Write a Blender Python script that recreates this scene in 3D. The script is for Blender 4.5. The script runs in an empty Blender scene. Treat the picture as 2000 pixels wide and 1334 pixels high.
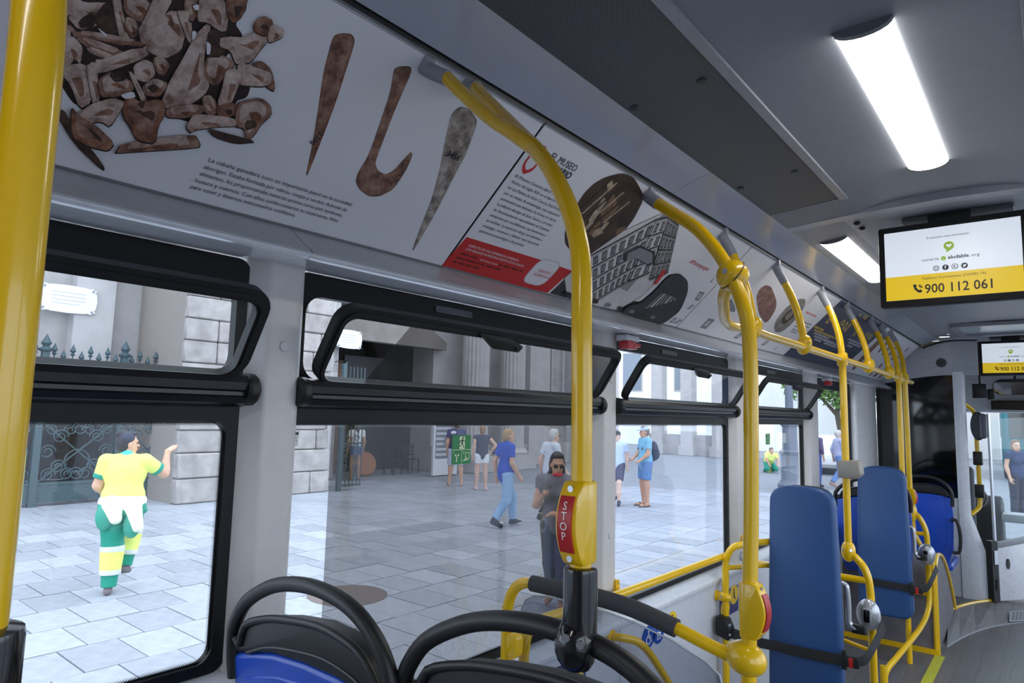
import bpy, bmesh, math, random
import numpy as np
from mathutils import Vector, Matrix
random.seed(7)
SC = bpy.context.scene
COL = SC.collection
R = math.radians
FL, SZ = -0.20, -0.51          # bus floor level, street level (z = 1.45 is the eye)

# ------------------------------------------------------------------ camera
cd = bpy.data.cameras.new('camera'); cam = bpy.data.objects.new('camera', cd); COL.objects.link(cam)
cd.sensor_width = 36.0; cd.lens = 1289.4/2000*36.0; cd.clip_start = .02; cd.clip_end = 400
yaw, pitch, roll = R(39.336), R(6.203), R(1.365)
fw = Vector((-math.sin(yaw)*math.cos(pitch), math.cos(yaw)*math.cos(pitch), math.sin(pitch)))
rt = Vector((math.cos(yaw), math.sin(yaw), 0)); up = rt.cross(fw)
r2 = rt*math.cos(roll)+up*math.sin(roll); u2 = -rt*math.sin(roll)+up*math.cos(roll)
mw = Matrix((r2, u2, -fw)).transposed().to_4x4(); mw.translation = (0, 0, 1.45); cam.matrix_world = mw
SC.camera = cam
# ------------------------------------------------------------------ light
W = bpy.data.worlds.new('world'); SC.world = W; W.use_nodes = True
bg = W.node_tree.nodes['Background']; bg.inputs[0].default_value = (.75, .86, 1.0, 1); bg.inputs[1].default_value = 3.25
SC.view_settings.view_transform = 'Standard'; SC.view_settings.look = 'None'
SC.view_settings.exposure = 0.0; SC.view_settings.gamma = 1.0
LAMP = 14.0                      # emission of the ceiling tubes

# ------------------------------------------------------------------ materials
def lin(c):
    return tuple((x/255/12.92 if x <= 10 else ((x/255+.055)/1.055)**2.4) for x in c)+(1,)
MATS = {}
def M(name, rgb, rough=.5, metal=0.0, var=.06, scale=30, bump=0.0, coat=0.0, rnd=0.0, emit=0.0, spec=.5):
    """plain procedural surface: base colour with a little noise, optional relief and per-object shade"""
    if name in MATS: return MATS[name]
    m = bpy.data.materials.new(name); m.use_nodes = True; MATS[name] = m
    nt = m.node_tree; b = nt.nodes['Principled BSDF']; L = nt.links
    tc = nt.nodes.new('ShaderNodeTexCoord'); nz = nt.nodes.new('ShaderNodeTexNoise')
    nz.inputs['Scale'].default_value = scale; nz.inputs['Detail'].default_value = 4
    L.new(tc.outputs['Object'], nz.inputs['Vector'])
    c = lin(rgb); rmp = nt.nodes.new('ShaderNodeValToRGB')
    rmp.color_ramp.elements[0].position = .3; rmp.color_ramp.elements[1].position = .7
    rmp.color_ramp.elements[0].color = tuple(x*(1-var) for x in c[:3])+(1,)
    rmp.color_ramp.elements[1].color = tuple(min(1, x*(1+var)) for x in c[:3])+(1,)
    L.new(nz.outputs['Fac'], rmp.inputs['Fac']); out = rmp.outputs['Color']
    if rnd:
        oi = nt.nodes.new('ShaderNodeObjectInfo'); mr = nt.nodes.new('ShaderNodeMapRange')
        mr.inputs['To Min'].default_value = 1-rnd; mr.inputs['To Max'].default_value = 1+rnd
        L.new(oi.outputs['Random'], mr.inputs['Value'])
        mx = nt.nodes.new('ShaderNodeVectorMath'); mx.operation = 'SCALE'
        L.new(out, mx.inputs[0]); L.new(mr.outputs['Result'], mx.inputs['Scale']); out = mx.outputs['Vector']
    L.new(out, b.inputs['Base Color'])
    b.inputs['Roughness'].default_value = rough; b.inputs['Metallic'].default_value = metal
    b.inputs['Specular IOR Level'].default_value = spec
    if coat: b.inputs['Coat Weight'].default_value = coat; b.inputs['Coat Roughness'].default_value = .06
    if bump:
        bp = nt.nodes.new('ShaderNodeBump'); bp.inputs['Strength'].default_value = bump; bp.inputs['Distance'].default_value = .004
        L.new(nz.outputs['Fac'], bp.inputs['Height']); L.new(bp.outputs['Normal'], b.inputs['Normal'])
    if emit:
        L.new(out, b.inputs['Emission Color']); b.inputs['Emission Strength'].default_value = emit
    return m
def glass(name, tint=(1, 1, 1), refl=1.0, haze=0.0, hazec=(200, 205, 215)):
    if name in MATS: return MATS[name]
    m = bpy.data.materials.new(name); m.use_nodes = True; MATS[name] = m
    nt = m.node_tree; nt.nodes.clear(); L = nt.links
    o = nt.nodes.new('ShaderNodeOutputMaterial'); t = nt.nodes.new('ShaderNodeBsdfTransparent'); g = nt.nodes.new('ShaderNodeBsdfGlossy')
    t.inputs[0].default_value = tuple(tint)+(1,); g.inputs['Roughness'].default_value = .02
    fr = nt.nodes.new('ShaderNodeLayerWeight'); fr.inputs[0].default_value = .5        # Schlick reflectance, same on both faces of the pane
    pw = nt.nodes.new('ShaderNodeMath'); pw.operation = 'POWER'; pw.inputs[1].default_value = 5; L.new(fr.outputs['Facing'], pw.inputs[0])
    mu = nt.nodes.new('ShaderNodeMath'); mu.operation = 'MULTIPLY_ADD'; mu.inputs[1].default_value = .9*refl; mu.inputs[2].default_value = .04*refl; L.new(pw.outputs[0], mu.inputs[0])
    mx = nt.nodes.new('ShaderNodeMixShader'); L.new(mu.outputs[0], mx.inputs[0]); L.new(t.outputs[0], mx.inputs[1]); L.new(g.outputs[0], mx.inputs[2])
    res = mx.outputs[0]
    if haze:
        d = nt.nodes.new('ShaderNodeBsdfDiffuse'); d.inputs[0].default_value = lin(hazec)
        nz = nt.nodes.new('ShaderNodeTexNoise'); nz.inputs['Scale'].default_value = 6
        tc = nt.nodes.new('ShaderNodeTexCoord'); L.new(tc.outputs['Object'], nz.inputs['Vector'])
        mr = nt.nodes.new('ShaderNodeMapRange'); mr.inputs['To Min'].default_value = haze*.75; mr.inputs['To Max'].default_value = haze*1.25
        L.new(nz.outputs['Fac'], mr.inputs['Value'])
        m2 = nt.nodes.new('ShaderNodeMixShader'); L.new(mr.outputs[0], m2.inputs[0]); L.new(res, m2.inputs[1]); L.new(d.outputs[0], m2.inputs[2]); res = m2.outputs[0]
    L.new(res, o.inputs['Surface'])
    return m
def perforated(name, rgb, hole, pitch, rad):
    """sheet with a staggered grid of round holes (dark pits), laid out in metres on x and y"""
    if name in MATS: return MATS[name]
    m = bpy.data.materials.new(name); m.use_nodes = True; MATS[name] = m
    nt = m.node_tree; b = nt.nodes['Principled BSDF']; L = nt.links; N = nt.nodes.new
    tc = N('ShaderNodeTexCoord'); sp = N('ShaderNodeSeparateXYZ'); L.new(tc.outputs['Object'], sp.inputs[0])
    def mth(op, a, bb=None, c=None):
        n = N('ShaderNodeMath'); n.operation = op
        for i, v in enumerate((a, bb, c)):
            if v is None: continue
            if isinstance(v, (int, float)): n.inputs[i].default_value = v
            else: L.new(v, n.inputs[i])
        return n.outputs[0]
    ds = []
    for off in (0.0, .5):
        fx = mth('SUBTRACT', mth('FRACT', mth('MULTIPLY_ADD', sp.outputs['X'], 1/pitch, 100+off)), .5)
        fy = mth('SUBTRACT', mth('FRACT', mth('MULTIPLY_ADD', sp.outputs['Y'], 1/(pitch*1.7), 100+off)), .5)
        fy = mth('MULTIPLY', fy, 1.7)
        ds.append(mth('SQRT', mth('ADD', mth('MULTIPLY', fx, fx), mth('MULTIPLY', fy, fy))))
    d = mth('MINIMUM', ds[0], ds[1]); h = mth('LESS_THAN', d, rad)
    mx = N('ShaderNodeMix'); mx.data_type = 'RGBA'; L.new(h, mx.inputs['Factor'])
    mx.inputs['A'].default_value = lin(rgb); mx.inputs['B'].default_value = lin(hole)
    L.new(mx.outputs['Result'], b.inputs['Base Color']); b.inputs['Roughness'].default_value = .42
    return m
def woodfloor(name):
    m = bpy.data.materials.new(name); m.use_nodes = True
    nt = m.node_tree; b = nt.nodes['Principled BSDF']; L = nt.links; N = nt.nodes.new
    tc = N('ShaderNodeTexCoord'); mp = N('ShaderNodeMapping'); mp.inputs['Scale'].default_value = (1, 1, 1); mp.inputs['Rotation'].default_value = (0, 0, R(90))
    L.new(tc.outputs['Object'], mp.inputs[0])
    br = N('ShaderNodeTexBrick'); L.new(mp.outputs[0], br.inputs['Vector']); br.inputs['Scale'].default_value = 1.0
    br.inputs['Brick Width'].default_value = .9; br.inputs['Row Height'].default_value = .12; br.inputs['Mortar Size'].default_value = .0015
    br.inputs['Color1'].default_value = lin((112, 106, 110)); br.inputs['Color2'].default_value = lin((92, 88, 93)); br.inputs['Mortar'].default_value = lin((70, 66, 70))
    nz = N('ShaderNodeTexNoise'); m2 = N('ShaderNodeMapping'); m2.inputs['Scale'].default_value = (60, 3, 60); L.new(tc.outputs['Object'], m2.inputs[0]); L.new(m2.outputs[0], nz.inputs['Vector']); nz.inputs['Scale'].default_value = 1.0; nz.inputs['Detail'].default_value = 6
    mx = N('ShaderNodeMix'); mx.data_type = 'RGBA'; mx.blend_type = 'OVERLAY'; mx.inputs['Factor'].default_value = .55
    L.new(br.outputs['Color'], mx.inputs['A']); L.new(nz.outputs['Color'], mx.inputs['B'])
    bw = N('ShaderNodeHueSaturation'); bw.inputs['Saturation'].default_value = .35; L.new(mx.outputs['Result'], bw.inputs['Color'])
    L.new(bw.outputs[0], b.inputs['Base Color']); b.inputs['Roughness'].default_value = .45
    return m
def bone(name, c1, c2, c3):
    m = bpy.data.materials.new(name); m.use_nodes = True; MATS[name] = m
    nt = m.node_tree; b = nt.nodes['Principled BSDF']; L = nt.links; N = nt.nodes.new
    tc = N('ShaderNodeTexCoord'); nz = N('ShaderNodeTexNoise'); nz.inputs['Scale'].default_value = 38; nz.inputs['Detail'].default_value = 8; nz.inputs['Roughness'].default_value = .68
    L.new(tc.outputs['Object'], nz.inputs['Vector']); r = N('ShaderNodeValToRGB'); e = r.color_ramp.elements
    e[0].position = .34; e[0].color = lin(c1); e[1].position = .66; e[1].color = lin(c3); q = e.new(.5); q.color = lin(c2)
    L.new(nz.outputs['Fac'], r.inputs[0]); L.new(r.outputs[0], b.inputs['Base Color']); b.inputs['Roughness'].default_value = .5
    return m

YEL = M('yellow_powder_coat', (238, 190, 2), .25, var=.0, coat=.5)
BLK = M('black_plastic', (24, 24, 26), .45, var=.1)
BLKG = M('black_gloss', (10, 10, 12), .16, var=.1, coat=.4)
RUB = M('black_rubber', (16, 17, 18), .55, var=.1)
GREY = M('socket_grey_plastic', (150, 152, 160), .4, var=.04)
LGREY = M('light_grey_panel', (196, 198, 206), .38, var=.03)
WGREY = M('pillar_warm_grey', (214, 210, 208), .4, var=.03)
CEIL = M('ceiling_grey', (128, 132, 142), .5, var=.03)
COVE = M('cove_panel_grey', (172, 176, 190), .16, var=.02)
WHITE = M('white_panel', (226, 229, 235), .35, var=.02)
BLUE = M('seat_blue_shell', (28, 72, 176), .3, var=.05)
PADB = M('pad_blue_leather', (42, 78, 130), .4, var=.05, bump=.15, scale=300)
STRAP = M('black_webbing', (26, 26, 30), .7, var=.15, scale=400)
REDP = M('red_plastic', (178, 30, 32), .35, var=.05)
STEEL = M('brushed_steel', (196, 198, 202), .25, metal=1.0, var=.04)
SILV = M('silver_plastic', (188, 190, 196), .28, metal=.6, var=.03)
FOAM = M('grey_foam_sleeve', (62, 62, 66), .75, var=.1, scale=200)
GLASS = glass('window_glass', (.975, .985, .985), .8)
DARKG = M('dark_tinted_glass', (12, 13, 15), .06, var=.05, coat=.6)
FLOORM = woodfloor('grey_wood_vinyl')

# ------------------------------------------------------------------ mesh helpers
def obj(name, me, mat, parent=None, smooth=False):
    o = bpy.data.objects.new(name, me)
    if mat is not None and not me.materials: me.materials.append(mat)
    if smooth:
        for p in me.polygons: p.use_smooth = True
        if smooth == 'auto':
            try: me.set_sharp_from_angle(angle=R(38))
            except Exception: pass
    COL.objects.link(o)
    if parent is not None:
        o.parent = parent; o.matrix_parent_inverse = parent.matrix_world.inverted() if parent.type != 'EMPTY' else Matrix.Translation(-parent.location)
    return o
def mk(name, V, F, mat, parent=None, smooth=False):
    me = bpy.data.meshes.new(name); me.from_pydata([tuple(map(float, v)) for v in V], [], F); me.update()
    return obj(name, me, mat, parent, smooth)
def tag(o, label=None, cat=None, group=None, kind=None):
    if label: o['label'] = label
    if cat: o['category'] = cat
    if group: o['group'] = group
    if kind: o['kind'] = kind
    return o
def thing(name, label, cat, loc=(0, 0, 0), group=None, kind=None):
    o = bpy.data.objects.new(name, None); COL.objects.link(o); o.location = loc; o.empty_display_size = .1
    return tag(o, label, cat, group, kind)
def boxVF(x0, x1, y0, y1, z0, z1):
    V = [(x, y, z) for x in (x0, x1) for y in (y0, y1) for z in (z0, z1)]
    return V, [(0, 1, 3, 2), (4, 6, 7, 5), (0, 4, 5, 1), (2, 3, 7, 6), (0, 2, 6, 4), (1, 5, 7, 3)]
def join(*parts):
    V, F = [], []
    for v, f in parts:
        n = len(V); V += list(v); F += [tuple(i+n for i in q) for q in f]
    return V, F
def xf(VF, mat):
    return [tuple(mat @ Vector(v)) for v in VF[0]], VF[1]
def box(name, b, mat, parent=None, bev=0.0, seg=2):
    V, F = boxVF(*b)
    if not bev: return mk(name, V, F, mat, parent)
    return bevel(name, V, F, mat, parent, bev, seg)
def bevel(name, V, F, mat, parent, bev, seg=2, ang=30):
    bm = bmesh.new(); vs = [bm.verts.new(v) for v in V]
    for f in F:
        try: bm.faces.new([vs[i] for i in f])
        except ValueError: pass
    bmesh.ops.recalc_face_normals(bm, faces=bm.faces)
    bm.normal_update()
    ed = [e for e in bm.edges if len(e.link_faces) == 2 and e.calc_face_angle(0) > R(ang)]
    bmesh.ops.bevel(bm, geom=ed, offset=bev, segments=seg, profile=.5, affect='EDGES', clamp_overlap=True)
    me = bpy.data.meshes.new(name); bm.to_mesh(me); bm.free()
    return obj(name, me, mat, parent, 'auto')
AX = {'x': lambda a, b, t: (t, a, b), 'y': lambda a, b, t: (a, t, b), 'z': lambda a, b, t: (a, b, t)}
def prismVF(poly, ax, t0, t1):
    n = len(poly); f = AX[ax]
    V = [f(a, b, t0) for a, b in poly]+[f(a, b, t1) for a, b in poly]
    F = [tuple(range(n))[::-1], tuple(range(n, 2*n))]+[(i, (i+1) % n, n+(i+1) % n, n+i) for i in range(n)]
    return V, F
def ringVF(outer, inner, ax, t0, t1):
    n = len(outer); f = AX[ax]; V = []
    for t in (t0, t1):
        V += [f(a, b, t) for a, b in outer]+[f(a, b, t) for a, b in inner]
    F = []
    for i in range(n):
        j = (i+1) % n
        F += [(i, j, n+j, n+i), (2*n+i, 3*n+i, 3*n+j, 2*n+j), (i, 2*n+i, 2*n+j, j), (n+i, n+j, 3*n+j, 3*n+i)]
    return V, F
def rrect(a0, a1, b0, b1, r, n=6):
    r = min(r, (a1-a0)/2-1e-5, (b1-b0)/2-1e-5); P = []
    for cx, cy, s in ((a1-r, b1-r, 0), (a0+r, b1-r, 90), (a0+r, b0+r, 180), (a1-r, b0+r, 270)):
        for i in range(n+1):
            t = R(s+90*i/n); P.append((cx+r*math.cos(t), cy+r*math.sin(t)))
    return P
def ell(cx, cy, rx, ry, n=24, rot=0):
    c, s = math.cos(rot), math.sin(rot)
    return [(cx+rx*math.cos(t)*c-ry*math.sin(t)*s, cy+rx*math.cos(t)*s+ry*math.sin(t)*c) for t in [2*math.pi*i/n for i in range(n)]]
def smoothpath(pts, sub=6):
    """Catmull-Rom through the points"""
    P = [Vector(p) for p in pts]
    if sub <= 1 or len(P) < 3: return P
    Q = [P[0]*2-P[1]]+P+[P[-1]*2-P[-2]]; out = []
    for i in range(1, len(Q)-2):
        a, b, c, d = Q[i-1:i+3]
        for k in range(sub):
            t = k/sub
            out.append(.5*((2*b)+(c-a)*t+(2*a-5*b+4*c-d)*t*t+(3*b-a-3*c+d)*t**3))
    out.append(P[-1]); return out
def fillet(pts, r=.06, n=6):
    """polyline with rounded corners"""
    P = [Vector(p) for p in pts]; out = [P[0]]
    for i in range(1, len(P)-1):
        a, b, c = P[i-1:i+2]; d1 = (a-b); d2 = (c-b); rr = min(r, d1.length*.49, d2.length*.49)
        p1 = b+d1.normalized()*rr; p2 = b+d2.normalized()*rr
        for k in range(n+1):
            t = k/n; out.append((1-t)**2*p1+2*t*(1-t)*b+t*t*p2)
    out.append(P[-1]); return out
def sweepVF(path, rad, n=14, cap=True, flat=None):
    """round (or flat=(w,h)) section along a path; rad may be a list"""
    P = [Vector(p) for p in path]; m = len(P); V = []; F = []
    T = [(P[min(i+1, m-1)]-P[max(i-1, 0)]).normalized() for i in range(m)]
    ref = Vector((0, 0, 1)) if abs(T[0].z) < .9 else Vector((1, 0, 0))
    u = (ref-T[0]*ref.dot(T[0])).normalized()
    for i in range(m):
        u = (u-T[i]*u.dot(T[i])).normalized(); w = T[i].cross(u)
        r = rad[i] if isinstance(rad, (list, tuple)) else rad
        for k in range(n):
            t = 2*math.pi*k/n
            a, b = (r*math.cos(t), r*math.sin(t)) if flat is None else (flat[0]*math.copysign(abs(math.cos(t))**.4, math.cos(t)), flat[1]*math.copysign(abs(math.sin(t))**.4, math.sin(t)))
            V.append(tuple(P[i]+u*a+w*b))
    for i in range(m-1):
        for k in range(n):
            j = (k+1) % n; F.append((i*n+k, i*n+j, (i+1)*n+j, (i+1)*n+k))
    if cap: F += [tuple(range(n))[::-1], tuple((m-1)*n+k for k in range(n))]
    return V, F
def tube(name, pts, r, mat, parent=None, n=14, mode='s', sub=6, fr=.06):
    path = smoothpath(pts, sub) if mode == 's' else (fillet(pts, fr) if mode == 'f' else pts)
    V, F = sweepVF(path, r, n); return mk(name, V, F, mat, parent, 'auto')
def latheVF(prof, base, axis, n=20):
    """prof: list of (radius, distance along axis)"""
    A = Vector(axis).normalized(); B = Vector(base)
    return sweepVF2([(B+A*h, r) for r, h in prof], A, n)
def sweepVF2(rings, A, n):
    ref = Vector((0, 0, 1)) if abs(A.z) < .9 else Vector((1, 0, 0)); u = (ref-A*ref.dot(A)).normalized(); w = A.cross(u); V = []; F = []
    for c, r in rings:
        for k in range(n):
            t = 2*math.pi*k/n; V.append(tuple(c+u*r*math.cos(t)+w*r*math.sin(t)))
    for i in range(len(rings)-1):
        for k in range(n):
            j = (k+1) % n; F.append((i*n+k, i*n+j, (i+1)*n+j, (i+1)*n+k))
    F += [tuple(range(n))[::-1], tuple((len(rings)-1)*n+k for k in range(n))]
    return V, F
def lathe(name, prof, base, axis, mat, parent=None, n=20):
    V, F = latheVF(prof, base, axis, n); return mk(name, V, F, mat, parent, 'auto')
def ellVF(c, rad, rot=None, nu=16, nv=10):
    V = []; F = []; m = rot or Matrix.Identity(3); c = Vector(c)
    for i in range(nv+1):
        ph = math.pi*i/nv
        for k in range(nu):
            t = 2*math.pi*k/nu
            V.append(tuple(c+m @ Vector((rad[0]*math.sin(ph)*math.cos(t), rad[1]*math.sin(ph)*math.sin(t), rad[2]*math.cos(ph)))))
    for i in range(nv):
        for k in range(nu):
            j = (k+1) % nu; F.append((i*nu+k, (i+1)*nu+k, (i+1)*nu+j, i*nu+j))
    return V, F
def ball(name, c, rad, mat, parent=None, rot=None, nu=18, nv=12):
    V, F = ellVF(c, rad, rot, nu, nv); return mk(name, V, F, mat, parent, True)
_tc = {}
def textVF(s, bold=0.0):
    """flat lettering as (verts 2-D, faces), cap height about 0.7"""
    if (s, bold) in _tc: return _tc[(s, bold)]
    cu = bpy.data.curves.new('t', 'FONT'); cu.body = s; cu.size = 1.0; cu.resolution_u = 2; cu.offset = bold
    o = bpy.data.objects.new('t', cu); me = bpy.data.meshes.new_from_object(o)
    V = [(v.co.x, v.co.y) for v in me.vertices]; F = [tuple(p.vertices) for p in me.polygons]
    bpy.data.objects.remove(o); bpy.data.curves.remove(cu); bpy.data.meshes.remove(me)
    x0 = min(v[0] for v in V); V = [(v[0]-x0, v[1]) for v in V]
    _tc[(s, bold)] = (V, F); return V, F
def fitted(s, a, b, width=None, height=None, bold=0.0, mirror=False, center=False):
    """text scaled so that its width and/or cap height fit; returns 2-D verts + faces starting at (a, b)"""
    V, F = textVF(s, bold); w = max(v[0] for v in V); kx = ky = None
    if width: kx = width/w
    if height: ky = height/.72
    kx = kx or ky; ky = ky or kx
    tot = w*kx; off = -tot/2 if center else 0
    return [((a+off+(tot-v[0]*kx if mirror else v[0]*kx)), b+v[1]*ky) for v in V], F
# ================================================================== THE BUS SHELL
XC = -0.275                                     # centre line of the bus
def mir(x): return 2*XC-x
def extr(name, prof, y0, y1, mat, parent=None, mirror=False, smooth=False, thick=.004):
    """open cross-section profile [(x, z)] swept along the bus with a small thickness away from the cabin"""
    P = [(mir(x), z) for x, z in prof] if mirror else list(prof)
    Q = [(x+(thick if mirror else -thick), z+thick) for x, z in P]
    n = len(P); V = [(x, y, z) for y in (y0, y1) for x, z in P+Q]; F = []
    loop = list(range(n))+list(range(2*n-1, n-1, -1)); m = 2*n
    for i in range(m):
        a, b = loop[i], loop[(i+1) % m]; F.append((a, b, m+b, m+a))
    F += [tuple(loop), tuple(m+i for i in loop[::-1])]
    return mk(name, V, F, mat, parent, 'auto' if smooth else False)
YB, YF = -1.7, 7.38
WIN = [(-.55, .765), (.885, 2.215), (2.345, 3.625), (3.80, 5.05), (5.30, 6.50)]
PIL = [(.765, .885), (2.215, 2.345), (3.625, 3.80), (5.05, 5.30)]
WTOP = 1.782
def sill(i): return .895 if i == 0 else .683

floor = tag(box('floor', (-1.42, mir(-1.42), YB, 8.9, FL-.05, FL), FLOORM), kind='structure')
# left wall: lower panels, window pillars, ledge and header are its parts
wl = thing('wall_left', None, None, (-1.42, 0, FL), kind='structure')
wl['label'] = 'light grey bus side wall between the floor and the windows'
for i, (a, b) in enumerate([(YB, .885), (.885, 2.345), (2.345, 3.80), (3.80, 5.30), (5.30, YF)]):
    s = sill(i); xi = -1.345
    box('wall_panel', (-1.44, xi, a+.002, b-.002, FL, s-.055), LGREY, wl, .004)
    V, F = prismVF([(-1.44, s-.055), (xi+.008, s-.055), (xi+.010, s-.030), (-1.40, s-.006), (-1.44, s-.006)], 'y', a+.001, b-.001)
    bevel('sill_ledge', V, F, M('sill_white', (206, 210, 218), .3), wl, .005)
for a, b in PIL:
    V, F = prismVF([(-1.44, a-.01), (-1.405, a-.008), (-1.385, a+.012), (-1.362, a+.03), (-1.362, b-.012), (-1.374, b+.004), (-1.405, b+.008), (-1.44, b+.01)], 'z', .62, 1.80)
    bevel('window_pillar', V, F, WGREY, wl, .008, 3)
    lathe('pillar_plug', [(.0, .004), (.011, .004), (.013, .001), (.013, -.002)], (-1.362, (a+b)/2+.012, 1.59), (1, 0, 0), WGREY, wl)
    lathe('pillar_plug', [(.0, .004), (.011, .004), (.013, .001), (.013, -.002)], (-1.362, (a+b)/2+.012, .985), (1, 0, 0), WGREY, wl)
box('window_pillar', (-1.44, -1.352, 6.50, 7.34, .60, 1.83), M('front_panel_warm_white', (230, 228, 228), .4), wl, .02, 3)
for a, b in [(YB, .80), (.80, 2.28), (2.28, 3.70), (3.70, 5.17), (5.17, YF)]:
    extr('header_strip', [(-1.41, 1.785), (-1.385, 1.782), (-1.34, 1.7795), (-1.29, 1.776), (-1.245, 1.7715), (-1.228, 1.7715), (-1.219, 1.7745), (-1.216, 1.779)], a+.0015, b-.0015, M('header_white_gloss', (232, 235, 242), .16, coat=.6), wl, smooth=True)
    extr('header_moulding', [(-1.216, 1.7795), (-1.2155, 1.783), (-1.219, 1.787), (-1.240, 1.800), (-1.312, 1.8525)], a+.0015, b-.0015, M('moulding_grey', (158, 162, 170), .3), wl)
mk('exterior_skin', *join(boxVF(-1.47, -1.441, YB, 9.2, SZ+.25, .62), boxVF(-1.47, -1.441, YB, 9.2, 1.84, 2.45), boxVF(-1.47, -1.30, YB, 9.2, 2.38, 2.45)), M('bus_paint_outside', (214, 180, 20), .3), wl)

# right wall, behind the camera's shoulder: the same panels and glazed bays
wr = thing('wall_right', None, None, (mir(-1.42), 0, FL), kind='structure'); wr['label'] = 'light grey bus side wall on the right of the aisle'
box('wall_panel', (mir(-1.345), mir(-1.44), YB, 3.80, FL, .63), LGREY, wr); box('wall_panel', (mir(-1.345), mir(-1.44), 5.05, YF, FL, .63), LGREY, wr)
box('added_door_frame', (mir(-1.38), mir(-1.43), 4.405, 4.445, FL, .70), BLK, wr)            # glazed passenger doors between the two panels, unseen, added to brighten pads and floor
for a, b in [(YB, -.55)]+PIL+[(6.5, YF)]:
    box('window_pillar', (mir(-1.362), mir(-1.44), a, b, .62, 1.80), WGREY, wr, .006)
extr('header_strip', [(-1.41, 1.782), (-1.35, 1.79), (-1.333, 1.812), (-1.312, 1.8525)], YB, YF, LGREY, wr, True)
extr('cove_panel', [(-1.312, 1.8535), (-.955, 2.184)], YB, YF, WHITE, wr, True)
for a, b in WIN: box('window_pane', (mir(-1.405), mir(-1.40), a, b, FL+.02 if a == 3.80 else .683, 1.782), GLASS, wr)

# rear bulkhead of the saloon
back = tag(box('wall_back', (-1.44, mir(-1.44), YB-.05, YB, FL, 2.35), LGREY), 'plain grey rear wall of the bus behind the camera', kind='structure')

# ceiling, in separate lining panels
ce = thing('ceiling', None, None, (XC, 2.5, 2.3), kind='structure'); ce['label'] = 'dark grey bus ceiling with perforated air duct panels'
for mi in (False, True):
    for a, b in [(YB, .38), (.38, 1.99), (1.99, 3.6), (3.6, 5.4), (5.4, YF)]:
        extr('cove_panel', [(-.949, 2.192), (-.90, 2.214), (-.86, 2.228), (-.818, 2.238)], a+.001, b-.001, COVE, ce, mi, True)
    extr('seam_backing', [(-1.3165, 1.8540), (-.9600, 2.1855)], YB, YF, BLK, wr if mi else wl, mi)
    extr('seam_channel', [(-.962, 2.176), (-.957, 2.194), (-.948, 2.196)], YB, YF, BLK, ce, mi)
    extr('duct_grille', [(-.818, 2.2385), (-.566, 2.2625)], YB, 2.565, perforated('perforated_duct_sheet', (100, 104, 112), (8, 8, 10), .0052, .34), ce, mi)
    extr('grille_trim', [(-.568, 2.262), (-.566, 2.2545), (-.541, 2.2545), (-.540, 2.268)], YB, 2.570, M('trim_grey', (150, 153, 160), .35), ce, mi)
    extr('duct_end_panel', [(-.818, 2.2385), (-.54, 2.2625)], 2.5655, 2.79, CEIL, ce, mi)
extr('ceiling_panel', [(-.560, 2.2585), (-.541, 2.2620), (-.46, 2.279), (-.38, 2.286), (XC, 2.289), (mir(-.38), 2.286), (mir(-.46), 2.279), (mir(-.541), 2.2620), (mir(-.56), 2.2585)], YB, 2.79, CEIL, ce, smooth=True)
mk('ceiling_step', *prismVF([(-.85, 2.236), (-.62, 2.252), (XC, 2.262), (mir(-.62), 2.252), (mir(-.85), 2.236), (mir(-.85), 2.29), (-.85, 2.29)], 'y', 2.781, 2.845), M('ceiling_step_grey', (168, 172, 180), .3), ce)
for a, b, c in [(2.846, 4.4, CEIL), (4.4, 6.2, CEIL), (6.2, YF, CEIL), (YF, 8.6, CEIL)]:
    extr('ceiling_panel', [(-.818, 2.2385), (-.62, 2.262), (XC, 2.270), (mir(-.62), 2.262), (mir(-.818), 2.2385)], a+.002, b-.002, M('front_ceiling_grey', (150, 153, 162), .4), ce)
for x, y in [(-.798, 1.447), (-.617, 1.45), (-.797, 2.195), (-.617, 2.19), (-.798, .70), (-.617, .70)]:
    z = 2.2385+(x+.818)*.095
    lathe('grille_knob', [(.0, -.004), (.010, -.004), (.0125, -.001), (.0125, .002)], (x, y, z), (0, 0, 1), M('knob_dark', (52, 54, 58), .5), ce, 16)
for x, y in [(-.586, 2.93), (-.585, 3.02)]:
    ball('sensor_stud', (x, y, 2.258), (.013, .013, .008), BLK, ce)
# roof hatch in the front ceiling
hf = mk('roof_hatch_frame', *ringVF(rrect(-.63, .08, 6.42, 7.22, .06), rrect(-.58, .03, 6.47, 7.17, .04), 'z', 2.235, 2.262), M('hatch_grey', (140, 143, 150), .4), ce, 'auto')
mk('roof_hatch_panel', *prismVF(rrect(-.58, .03, 6.47, 7.17, .04), 'z', 2.258, 2.264), M('hatch_panel', (190, 205, 216), .25), ce)
# downlight
dl = thing('ceiling_downlight', 'small bright square downlight in the ceiling by the front bulkhead', 'light', (-.734, 7.10, 2.25))
mk('bezel', *ringVF(rrect(-.785, -.685, 7.06, 7.14, .02), rrect(-.775, -.695, 7.07, 7.13, .015), 'z', 2.232, 2.250), GREY, dl)
mk('lens', *prismVF(rrect(-.775, -.695, 7.07, 7.13, .015), 'z', 2.236, 2.246), M('downlight_lens', (255, 250, 245), .3, emit=6), dl)

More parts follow.
